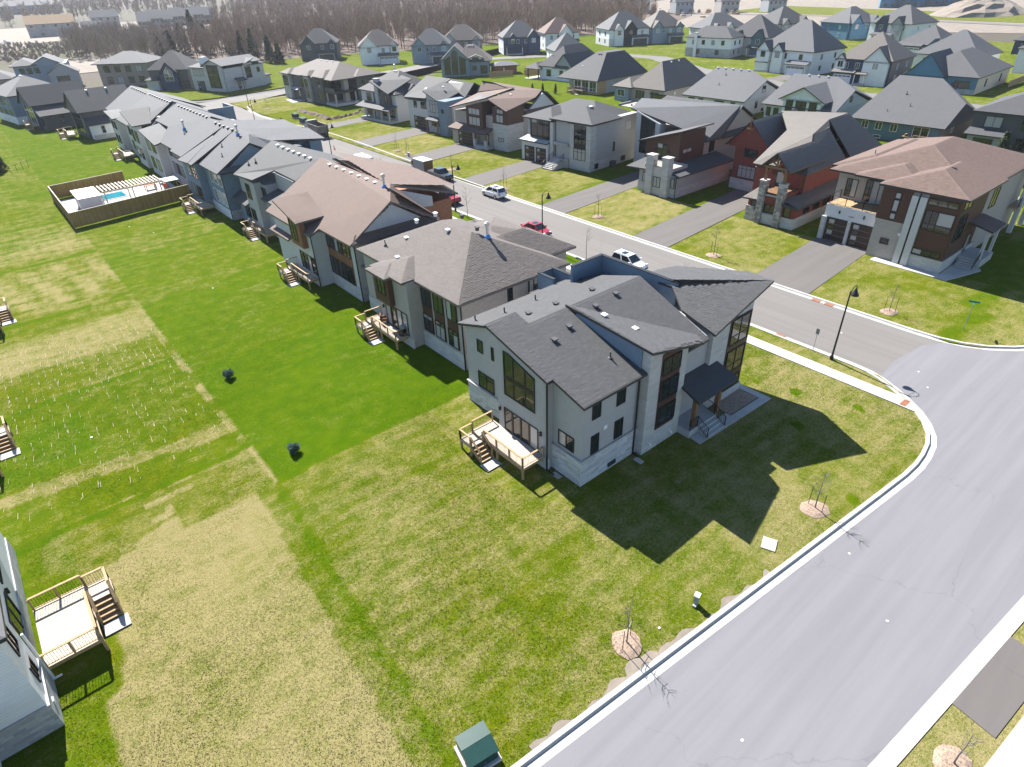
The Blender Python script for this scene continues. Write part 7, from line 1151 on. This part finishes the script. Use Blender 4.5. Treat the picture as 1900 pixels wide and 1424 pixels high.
for k in range(4): leafy('hedge_tree', 1.5+k*.9-(k % 2)*1.6, 157.6+k*1.9, 4.6+.5*(k % 2), 1.5, 'hedge_leaf', 'leafy hedge tree cut by the left frame edge', 'tree', 'cone', 2600, 20+k, .15, 'hedge trees at the left edge')
for k in range(3): leafy('cedar_shrub', 100+k*1.6, 247+k*.5, 1.7, .8, 'cedar_leaf', 'low green shrub on the lawn right of the pale stone house', 'shrub', 'ball', 700, 30+k, .12, 'shrubs right of the pale stone house', trunk=False)
r_ = empty('wire_fence', (4.5, 157.0, 0), 0, 'thin dark wire fence next to the hedge at the left edge', 'fence')
for k in range(4): MB().box(k*1.1-.03, k*1.1+.03, -.03+k*1.2, .03+k*1.2, 0, 1.5).build('post', 'rail_black', r_)
MB().tube([(0, 0, 1.45), (3.3, 3.6, 1.45)], .02, 5).build('rail', 'rail_black', r_); MB().tube([(0, 0, .7), (3.3, 3.6, .7)], .015, 5).build('rail', 'rail_black', r_)
# ================= fenced pool yard =================
FA, FB, FC = (7.65, 110.9), (7.7, 130.3), (25.3, 113.7); FD = (19.3, 131.7); FH = 2.3
r_ = empty('pool_fence', (*FA, 0), 0, 'tall brown board fence around the pool yard', 'fence')
def frun(p, q, step=.2, two=True):
    L = math.hypot(q[0]-p[0], q[1]-p[1]); an = math.atan2(q[1]-p[1], q[0]-p[0]); n = int(L/step); mesh = None
    for k in range(n):
        if mesh is None: o = MB().box(.004, step-.004, -.012, .012, .08, FH-.06).build('board', 'wood_fence', r_); mesh = o.data
        else: o = bpy.data.objects.new('board', mesh); col.objects.link(o); o.parent = r_
        o.location = (p[0]-FA[0]+math.cos(an)*k*step, p[1]-FA[1]+math.sin(an)*k*step, rnd.uniform(-.02, .01)); o.rotation_euler[2] = an
    c = MB().box(0, L, -.07, .07, FH-.05, FH+.01).build('cap_rail', 'timber_pale', r_); c.location = (p[0]-FA[0], p[1]-FA[1], 0); c.rotation_euler[2] = an
    for z in (.5, 1.7): c = MB().box(0, L, .012, .05, z, z+.09).build('rail', 'timber', r_); c.location = (p[0]-FA[0], p[1]-FA[1], 0); c.rotation_euler[2] = an
    for k in range(int(L/2.4)+1): c = MB().box(-.05, .05, .02, .12, 0, FH-.06).build('post', 'timber', r_); c.location = (p[0]-FA[0]+math.cos(an)*k*2.4, p[1]-FA[1]+math.sin(an)*k*2.4, 0); c.rotation_euler[2] = an
frun(FA, FC); frun(FA, FB); frun(FB, FD)
sheet('pool_terrace', [(8.1, 112.2), (25.2, 114.6), (25.2, 129.5), (8.4, 129.0)], .04, 'concrete')
r_ = empty('swimming_pool', (13.6, 122.9, 0), 2, 'small turquoise pool beside the tin shed', 'pool'); MB().box(0, 4.2, 0, 4.2, -.02, .12).build('coping', 'concrete', r_); MB().box(.3, 3.9, .3, 3.9, .08, .135).build('water', 'pool_water', r_); MB().tube([(.4, .5, .1), (.4, .5, .8), (.8, .6, .8), (.8, .6, .1)], .025, 6).build('ladder', 'chrome', r_)
r_ = empty('tin_shed', (10.0, 118.7, 0), 1, 'pale metal shed with ribbed roof inside the pool fence', 'shed'); MB().box(0.2, 3.2, 0.2, 5.0, 0, 2.0).build('wall', 'steel_sheet', r_); MB().prism([(0, 0, 2.02), (3.4, 0, 2.02), (3.4, 5.3, 2.3), (0, 5.3, 2.3)], (0, 0, .06)).build('roof', 'shed_tin', r_); MB().box(.17, .2, 1.6, 2.8, 0, 1.8).build('door', 'trim_white', r_)
r_ = empty('pergola', (13.7, 118.6, 0), 1, 'cream slatted pergola along the pool terrace', 'pergola')
for x in (0.1, 4.2, 8.4):
    for y in (0, 4.0): MB().box(x-.08, x+.08, y-.08, y+.08, 0, 2.3).build('post', 'timber_pale', r_)
for y in (-.1, 2.0, 4.1): MB().box(-.2, 8.8, y-.06, y+.06, 2.3, 2.48).build('beam', 'timber_pale', r_)
for k in range(17): MB().box(-.1+k*.54, .12+k*.54, -.3, 4.3, 2.48, 2.62).build('slat', 'timber_pale', r_)
r_ = empty('canopy', (22.8, 118.2, 0), 2, 'pale flat canopy at the house end of the pergola', 'canopy'); MB().box(0, 2.6, 0, 2.8, 2.2, 2.3).build('roof', 'metal_roof', r_); [MB().box(x-.06, x+.06, y-.06, y+.06, 0, 2.2).build('post', 'timber', r_) for x in (.2, 2.4) for y in (.2, 2.6)]
r_ = empty('garden_table', (21.6, 124.6, .04), 10, 'brown wooden table on the pool terrace', 'table'); MB().box(-.9, .9, -.5, .5, .7, .76).build('table_top', 'rust_metal', r_); [MB().box(x-.05, x+.05, y-.05, y+.05, 0, .7).build('leg', 'timber_beam', r_) for x in (-.8, .8) for y in (-.4, .4)]
r_ = empty('lounge_chair', (23.8, 123.4, .04), 70, 'red cushioned lounge chair near the house corner on the pool terrace', 'chair'); MB().box(-.3, .9, -.3, .3, .25, .38).build('seat', 'red_plastic', r_); MB().prism([(-.3, -.3, .38), (-.3, .3, .38), (-.7, .3, .95), (-.7, -.3, .95)], (.08, 0, .04)).build('backrest', 'red_plastic', r_); [MB().box(x-.03, x+.03, y-.03, y+.03, 0, .25).build('leg', 'trim_black', r_) for x in (-.2, .8) for y in (-.25, .25)]
mound('clay_heap', 23.2, 129.5, 3.4, 1.2, .5, 'brick_paver', 'orange clay heap behind the pool yard', 'earth pile', 10, seed=9)
# litter scraps on lawn and road
for k, (px, py) in enumerate(((1223, 1166), (1577, 1025), (1648, 1150), (1722, 717), (1562, 616), (1705, 688), (1378, 1372), (170, 812), (285, 432), (240, 421), (395, 535))):
    x, y = g(px, py); zz = ZR if y < cross_n(x) or x > 53.2 else 0; o = MB().prism([(-.07, -.05, .0), (.06, -.06, .0), (.08, .04, .0), (-.04, .06, .0)], (0, .01, .02)).build('litter_scrap', 'trim_white'); o.location = (x, y, zz+.005); o.rotation_euler[2] = k; tag(o, 'white scrap of litter lying on the '+('road' if zz < 0 else 'lawn'), 'litter', 'white scraps on road' if zz < 0 else 'white scraps on lawn')
# ================= woods and far construction sites =================
def twig_mass(name, centres, hts, mat, per=70, seed=0, spread=.22, wid=.09, label=None, cat=None, trunk=True):
    R = np.random.RandomState(seed); n = len(centres); C = np.array(centres); Hh = np.array(hts)
    # trunks: thin 3-sided slivers, crowns: many fine upward twigs
    T = np.repeat(np.arange(n), per); z0 = Hh[T]*(.25+.65*R.rand(len(T))); a = R.rand(len(T))*6.283; L = Hh[T]*(.16+.2*R.rand(len(T)))*(1.15-.6*z0/Hh[T]); q = Hh[T]*spread*R.rand(len(T))*(1-.55*z0/Hh[T])*.8
    p0 = np.stack([C[T, 0]+q*np.cos(a)*.5, C[T, 1]+q*np.sin(a)*.5, z0], 1); dirv = np.stack([np.cos(a)*.55, np.sin(a)*.55, .6+.6*R.rand(len(T))], 1); p1 = p0+dirv*L[:, None]
    b_ = R.rand(len(T))*6.283; w_ = wid*(.5+R.rand(len(T)))[:, None]*np.stack([np.cos(b_), np.sin(b_), 0*b_], 1)
    V = np.stack([p0-w_, p0+w_, p1], 1).reshape(-1, 3); sh1 = R.rand(len(T))
    tw = .16*np.array([[1, 0, 0], [-.5, .87, 0], [-.5, -.87, 0]]); parts = []; 
    for k in range(3):
        A = np.concatenate([C, np.zeros((n, 1))], 1)+tw[k]*(Hh[:, None]/12); B = np.concatenate([C, np.zeros((n, 1))], 1)+tw[(k+1) % 3]*(Hh[:, None]/12); Tp = np.concatenate([C, Hh[:, None]*.9], 1); parts.append(np.stack([A, B, Tp], 1).reshape(-1, 3))
    V = np.concatenate([V]+(parts if trunk else [])); nf = len(V)//3; shd = np.concatenate([sh1]+([R.rand(n)*.5]*3 if trunk else []))
    me = bpy.data.meshes.new(name); me.vertices.add(len(V)); me.vertices.foreach_set('co', V.astype(np.float32).reshape(-1)); me.loops.add(nf*3); me.loops.foreach_set('vertex_index', np.arange(nf*3, dtype=np.int32)); me.polygons.add(nf); me.polygons.foreach_set('loop_start', np.arange(0, nf*3, 3, dtype=np.int32)); me.update(calc_edges=True)
    at = me.attributes.new('shade', 'FLOAT', 'FACE'); at.data.foreach_set('value', shd.astype(np.float32)); me.materials.append(MT[mat]); o = bpy.data.objects.new(name, me); col.objects.link(o); return tag(o, label, cat, kind='stuff')
def scatter(poly, n, seed, gap=None):
    R = np.random.RandomState(seed); xs_ = [p[0] for p in poly]; ys_ = [p[1] for p in poly]; out = []
    while len(out) < n:
        X_ = R.uniform(min(xs_), max(xs_), 4000); Y_ = R.uniform(min(ys_), max(ys_), 4000); k = pip(poly, X_, Y_); out += list(zip(X_[k], Y_[k]))
    return out[:n]
FP = [(96, 318), (112, 300), (142, 296), (172, 282), (205, 272), (236, 262), (262, 262), (290, 252), (330, 262), (410, 300), (470, 430), (700, 900), (420, 1100), (200, 640), (150, 470), (92, 420), (84, 362)]
sheet('wood_floor', FP, -.05, 'forest_floor')
near_strip = [(98, 316), (114, 303), (144, 299), (174, 285), (207, 275), (238, 265), (264, 265), (291, 255), (332, 266), (380, 330), (300, 360), (200, 372), (120, 390), (92, 400)]
c = scatter(near_strip, 950, 1); twig_mass('bare_wood', c, [rnd.uniform(9, 16) for _ in c], 'forest_twig', 110, 2, .24, .1, 'mass of bare brown trees behind the houses', 'wood')
c = scatter([(120, 392), (300, 362), (382, 332), (470, 430), (700, 900), (420, 1100), (200, 640), (150, 470)], 1500, 3); twig_mass('bare_wood', c, [rnd.uniform(11, 17) for _ in c], 'forest_twig', 60, 4, .26, .2, 'farther bare wood reaching the top of the picture', 'wood')
c = scatter([(-200, 760), (230, 790), (330, 1000), (800, 1300), (700, 1700), (-200, 1600)], 1500, 15); twig_mass('bare_wood', c, [rnd.uniform(10, 16) for _ in c], 'forest_twig', 36, 16, .35, .5, 'hazy far wood along the top left of the picture', 'wood')
c = scatter([(60, 340), (96, 345), (100, 440), (70, 470), (52, 400)], 130, 6); twig_mass('bare_wood', c, [rnd.uniform(10, 14) for _ in c], 'scrub_twig', 150, 7, .3, .09, 'tan leafless thicket behind the upper left roofs', 'wood')
c = scatter([(-40, 470), (28, 400), (66, 396), (84, 430), (62, 520), (-60, 640)], 1500, 8); twig_mass('scrub', c, [rnd.uniform(1.2, 3.0) for _ in c], 'scrub_twig', 60, 9, .8, .12, 'greyish leafless scrub at the upper left', 'scrub', trunk=False)
# conifers standing in front of the bare wood
for k, (px, py, hh, rr) in enumerate(((367, 95, 18, 6.2), (345, 100, 13, 4.6), (388, 100, 12.5, 4.6), (322, 104, 10.5, 4), (474, 112, 12, 3.4), (452, 108, 10.5, 3.1), (503, 117, 10, 3), (430, 105, 10.5, 3.4), (300, 108, 9.5, 4), (520, 118, 7, 2.8))):
    x, y = g(px, py); leafy('conifer', x, y, hh, rr, 'conifer_leaf', 'dark green conifer %s before the bare wood' % ('tallest of the clump', 'left in the clump behind the dark roofs', 'right in the clump beside the tallest', 'pale and leftmost but one of the clump', 'single, right of the pale stone house', 'second right of the pale stone house', 'rightmost of the single ones', 'first right of the clump', 'leftmost and lowest of the clump', 'small, by the clearing edge')[k], 'tree', 'cone', 2600, 40+k, .34)
for k, (px, py) in enumerate(((690, 22), (800, 14), (930, 18), (870, 60), (770, 20))):
    x, y = g(px, py); leafy('budding_tree', x, y, 11, 5, 'bud_leaf', 'yellow green budding tree %s in the far wood' % ('left of centre', 'top centre', 'right of centre', 'nearest the houses', 'between two others')[k], 'tree', 'ball', 420, 60+k, .32)
# bare construction ground upper left and far right
sheet('dirt_field', [(-80, 470), (40, 480), (60, 540), (120, 560), (190, 590), (240, 720), (60, 760), (-80, 700)], -.1, 'dirt_pale'); sheet('dirt_field', [(36, 330), (70, 330), (66, 392), (28, 398)], -.1, 'dirt_pale')
sheet('dirt_field', [(300, 240), (344, 200), (352, 150), (380, 60), (640, 60), (640, 480), (480, 420)], -.2, 'dirt_pale'); flat_lawn([(420, 100), (470, 90), (520, 300), (450, 300)], .4, .2, -.12)
def strip(pts, w_, z, mat):
    m = MB(); n = len(pts)
    for i, (x, y) in enumerate(pts):
        x2, y2 = pts[min(i+1, n-1)]; x1, y1 = pts[max(i-1, 0)]; L = math.hypot(x2-x1, y2-y1); nx, ny = -(y2-y1)/L*w_/2, (x2-x1)/L*w_/2; m.v += [(x+nx, y+ny, z), (x-nx, y-ny, z)]
    for i in range(n-1): m.f.append((2*i, 2*i+1, 2*i+3, 2*i+2)); m.mi.append(0)
    return tag(m.build('road', mat), kind='structure')
strip([(395, 60), (412, 120), (436, 230), (424, 300), (405, 360)], 9, -.05, 'asphalt_street'); strip([(181, 20), (182, 95), (196, 140), (214, 170), (212, 196), (190, 214), (160, 232), (126, 221)], 8.5, .02, 'asphalt_street')
for a in ((188, 197, 84.5, 92, 0), (190, 203, 105, 111, 0), (186, 197, 60, 66, 0)): drive(*a, z=.01)
def site_house(x, y, yaw, label, dx, dy, z, wm, rm):
    h = House('unfinished_house', x, y, yaw, label); h.rf = rm; h.wall(0, dx, 0, dy, z, wm); h.gable('x', 0, dx, 0, dy, z, .7, wm)
    for k in range(4): h.win('S', 0, dx*(k+.3)/4, dx*(k+.3)/4+1.4, z-2.2, z-.9, 1, 1)
    for k in range(2): h.win('S', 0, dx*(k*2+1)/4, dx*(k*2+1)/4+2, .8, 2.4, 2, 1)
    return h
site_house(62, 602, -10, 'pale unfinished house with bare sheathing at the upper left', 30, 14, 8, 'house_wrap', 'plywood'); site_house(98, 618, -10, 'low pale unfinished house between the other two at the upper left', 14, 10, 3.4, 'house_wrap', 'roof_light'); site_house(112, 655, -10, 'white unfinished house with tall gable at the upper left', 20, 13, 8, 'house_wrap', 'roof_light')
for k in range(7): x, y = 130+k*9.5, 585+k*6; site_house(x, y, -14, 'grey gabled unfinished townhouse, number %s from the left in the pale terrace' % ('one', 'two', 'three', 'four', 'five', 'six', 'seven')[k], 8.5, 16, 6+1.2*(k % 2), ('siding_greige', 'house_wrap')[k % 2], 'roof_light')
h = House('long_blue_block', 92, 1150, -12, 'long dark blue block with pale roof far away at the top left corner'); h.rf = 'roof_light'; h.wall(0, 74, 0, 24, 9, 'siding_navy'); h.hip(0, 74, 0, 24, 9.2, .5); rowwin(h, 'S', 0, 74, ((2, 4), (6, 8)), 10, 3)
h = House('slate_gable_block', -10, 590, -12, 'dark slate roofed house cut by the top left frame edge'); h.rf = 'roof_midgrey'; h.wall(0, 40, 0, 14, 5, 'siding_navy'); h.gable('x', 0, 40, 0, 14, 5, .8, 'siding_navy'); rowwin(h, 'S', 0, 40, ((1, 3),), 5, 2)
for k in range(8):
    x, y = 512+k*9, 222-k*6; site_house(x, y, -62, 'teal wrapped unfinished townhouse, number %s from the left along the far top right' % ('one', 'two', 'three', 'four', 'five', 'six', 'seven', 'eight')[k], 9, 12, 8, ('siding_blue', 'siding_teal')[k % 2], 'roof_light')
for k in range(4): x, y = 400+k*16, 345-k*26; site_house(x, y, -30, 'pale unfinished house beyond the dirt road, number %s from the left at the top' % ('one', 'two', 'three', 'four')[k], 13, 11, 7, ('house_wrap', 'siding_grey')[k % 2], 'roof_light')
mound('dirt_heap', 478, 150, 34, 22, 9, 'dirt_pale', 'big pale heap of earth at the top right corner', 'earth pile', seed=12); mound('dirt_heap', 150, 560, 14, 9, 2.5, 'rubble', 'white rubble heap on the construction ground at the upper left', 'earth pile', seed=13); mound('dirt_heap', 30, 560, 22, 12, 3, 'rubble', 'white rubble heap at the left top edge', 'earth pile', seed=14)
R = random.Random(77)
for k in range(40):
    x, y = (R.uniform(120, 200), R.uniform(540, 580)) if k < 22 else (R.uniform(395, 440), R.uniform(270, 350)); o = MB().box(-1.5, 1.5, -1, 1, 0, R.uniform(.6, 1.6)).box(-1, 1.2, -.7, .7, 1.61, 2.0).build('lumber_stack', R.choice(('plywood', 'rubble', 'house_wrap', 'timber'))); o.location = (x, y, -.1); o.rotation_euler[2] = R.uniform(0, 3); tag(o, 'stack of pale building material on the bare ground at the '+('upper left' if k < 22 else 'upper right'), 'material stack', 'material stacks upper left' if k < 22 else 'material stacks upper right')
r_ = empty('excavator', (*g(1122, 20), 0), 30, 'yellow excavator on the far dirt road behind the wood edge', 'excavator'); MB().box(-2.4, 2.4, -1.5, -.7, 0, 1).build('track', 'tyre', r_); MB().box(-2.4, 2.4, .7, 1.5, 0, 1).build('track', 'tyre', r_); MB().box(-2.2, 1.4, -1.3, 1.3, 1.05, 2.3).build('body', 'orange', r_); MB().box(.2, 1.8, .1, 1.2, 2.31, 3.4).build('cab', 'car_glass', r_); MB().tube([(1.4, -.4, 2), (4, -.4, 4.6), (6.4, -.4, 2.4), (6.2, -.4, .6)], .25, 6).build('boom', 'orange', r_); MB().box(5.7, 6.7, -.9, .1, 0, .7).build('bucket', 'rust_metal', r_)
# white crossfence and hydro poles near the wood
for k, (px, py, t) in enumerate(((1283, 30, 9), (1300, 140, 0))):
    if t: x, y = g(px, py); o = MB().tube([(0, 0, 0), (0, 0, t+3)], .18, 6).build('utility_pole', 'bark'); o.location = (x, y, 0); tag(o, 'tall dark pole standing before the far dirt road', 'pole')
for (x0, y0, x1, y1, lb) in ((152, 176.5, 164, 172.5, 'tan garden fence beside the cabana'), (141, 181.5, 149, 178.2, 'grey brown garden wall fence in front of the cabana'), (158, 24, 158, 41, 'low timber fence beside the teal bungalow'), (214, 55, 235, 55.5, 'brown board fence between the houses at the right edge')):
    r_ = empty('garden_fence', (x0, y0, 0), math.degrees(math.atan2(y1-y0, x1-x0)), lb, 'fence'); L = math.hypot(x1-x0, y1-y0); n = int(L/.3)
    for k in range(n): MB().box(k*.3+.01, k*.3+.29, -.02, .02, .05, 1.7).build('board', 'plywood' if 'tan' in lb else 'timber', r_)
    MB().box(0, L, -.05, .05, 1.7, 1.76).build('cap_rail', 'timber', r_)
# ================= grass blades on the near lawns and soil along the kerb =================
def blades(name, poly, n, seed, h0=.015, h1=.05):
    R = np.random.RandomState(seed); P = np.array(scatter(poly, n, seed)); ok = (P[:, 1] > np.interp(P[:, 0], KX, KY)+.8) & (R.rand(len(P)) < np.clip((75-np.hypot(P[:, 0], P[:, 1]))/45, 0, 1)); P = P[ok]; n = len(P)
    # keep clear of the houses and decks
    for x0, x1, y0, y1 in ((21, 44, 22.2, 37), (29, 34, 21.4, 23), (33, 43, 19.2, 23), (19.6, 24, 25, 32), (-30, -6.9, 20, 45), (-7, -2.8, 29.8, 35), (25, 45, 38.5, 60), (22.8, 26, 46.9, 53.5), (49.1, 53.3, 8, 70)): k = (P[:, 0] > x0) & (P[:, 0] < x1) & (P[:, 1] > y0) & (P[:, 1] < y1); P = P[~k]
    n = len(P); d, l = dry_west(P[:, 0], P[:, 1]); a = R.rand(n)*6.283; hh = h0+(h1-h0)*R.rand(n); w_ = .012+.014*R.rand(n); t = R.randn(n, 2)*.085
    c = np.stack([P[:, 0], P[:, 1], np.full(n, -.04)], 1); off = np.stack([np.cos(a)*w_, np.sin(a)*w_, 0*a], 1); top = c+np.stack([t[:, 0], t[:, 1], hh+.03], 1)
    V = np.stack([c-off, c+off, top], 1).reshape(-1, 3); me = bpy.data.meshes.new(name); me.vertices.add(3*n); me.vertices.foreach_set('co', V.astype(np.float32).reshape(-1)); me.loops.add(3*n); me.loops.foreach_set('vertex_index', np.arange(3*n, dtype=np.int32)); me.polygons.add(n); me.polygons.foreach_set('loop_start', np.arange(0, 3*n, 3, dtype=np.int32)); me.update(calc_edges=True)
    for nm, v in (('dry', d), ('lush', l)): at = me.attributes.new(nm, 'FLOAT', 'FACE'); at.data.foreach_set('value', v.astype(np.float32))
    me.materials.append(MT['grass']); o = bpy.data.objects.new(name, me); col.objects.link(o); return tag(o, 'short grass blades of the near lawns', 'grass', kind='stuff')
blades('grass_blades', [(-8, 75), (-8, 22), (2, 12), (12, 10), (53, 8), (53, 30), (44, 30), (24, 75)], 330000, 3)
R = random.Random(4); m = MB(); line = [(x, cross_n(x)+.72) for x in np.arange(9.5, 27, .25)]
for i, (x, y) in enumerate(line): w_ = max(.02, .12+.16*math.sin(i*.37)+.14*math.sin(i*.93+1)+R.uniform(0, .1))+(.5 if abs(x-16.6) < 1.1 else 0); m.v += [(x, y, .012), (x, y+w_, .012)]
for i in range(len(line)-1): m.f.append((2*i, 2*i+2, 2*i+3, 2*i+1)); m.mi.append(0)
tag(m.build('verge_soil', 'dirt_pale'), kind='structure')
R = np.random.RandomState(9); n = 900; P = np.stack([R.uniform(-9, 8, n), np.where(R.rand(n) < .6, R.uniform(44, 74, n), R.uniform(60, 72, n))], 1); P[:, 0] = np.round(P[:, 0]/.62)*.62+R.randn(n)*.05; L = R.uniform(.15, .8, n); w_ = R.uniform(.008, .025, n); m = MB()
for (x, y), l_, q in zip(P, L, w_): m.face([(x-q, y, .012), (x+q, y+.05, .014), (x+q*.6+l_*.12, y+l_, .014), (x-q*.4+l_*.12, y+l_, .012)])
tag(m.build('straw_seams', 'straw'), 'pale straw lying in the seams of the laid turf at the left', 'straw', kind='stuff')
# ================= air =================
b = NB('air'); b.t.nodes.remove(b.b); v = b.n('ShaderNodeVolumePrincipled'); v.inputs['Color'].default_value = (0.86, 0.9, 1.0, 1); v.inputs['Density'].default_value = 0.0001; v.inputs['Anisotropy'].default_value = 0.3; b.l(v.outputs[0], b.out.inputs['Volume'])
tag(MB().box(-800, 2500, -250, 3100, -2, 36).build('haze', 'air'), kind='stuff')
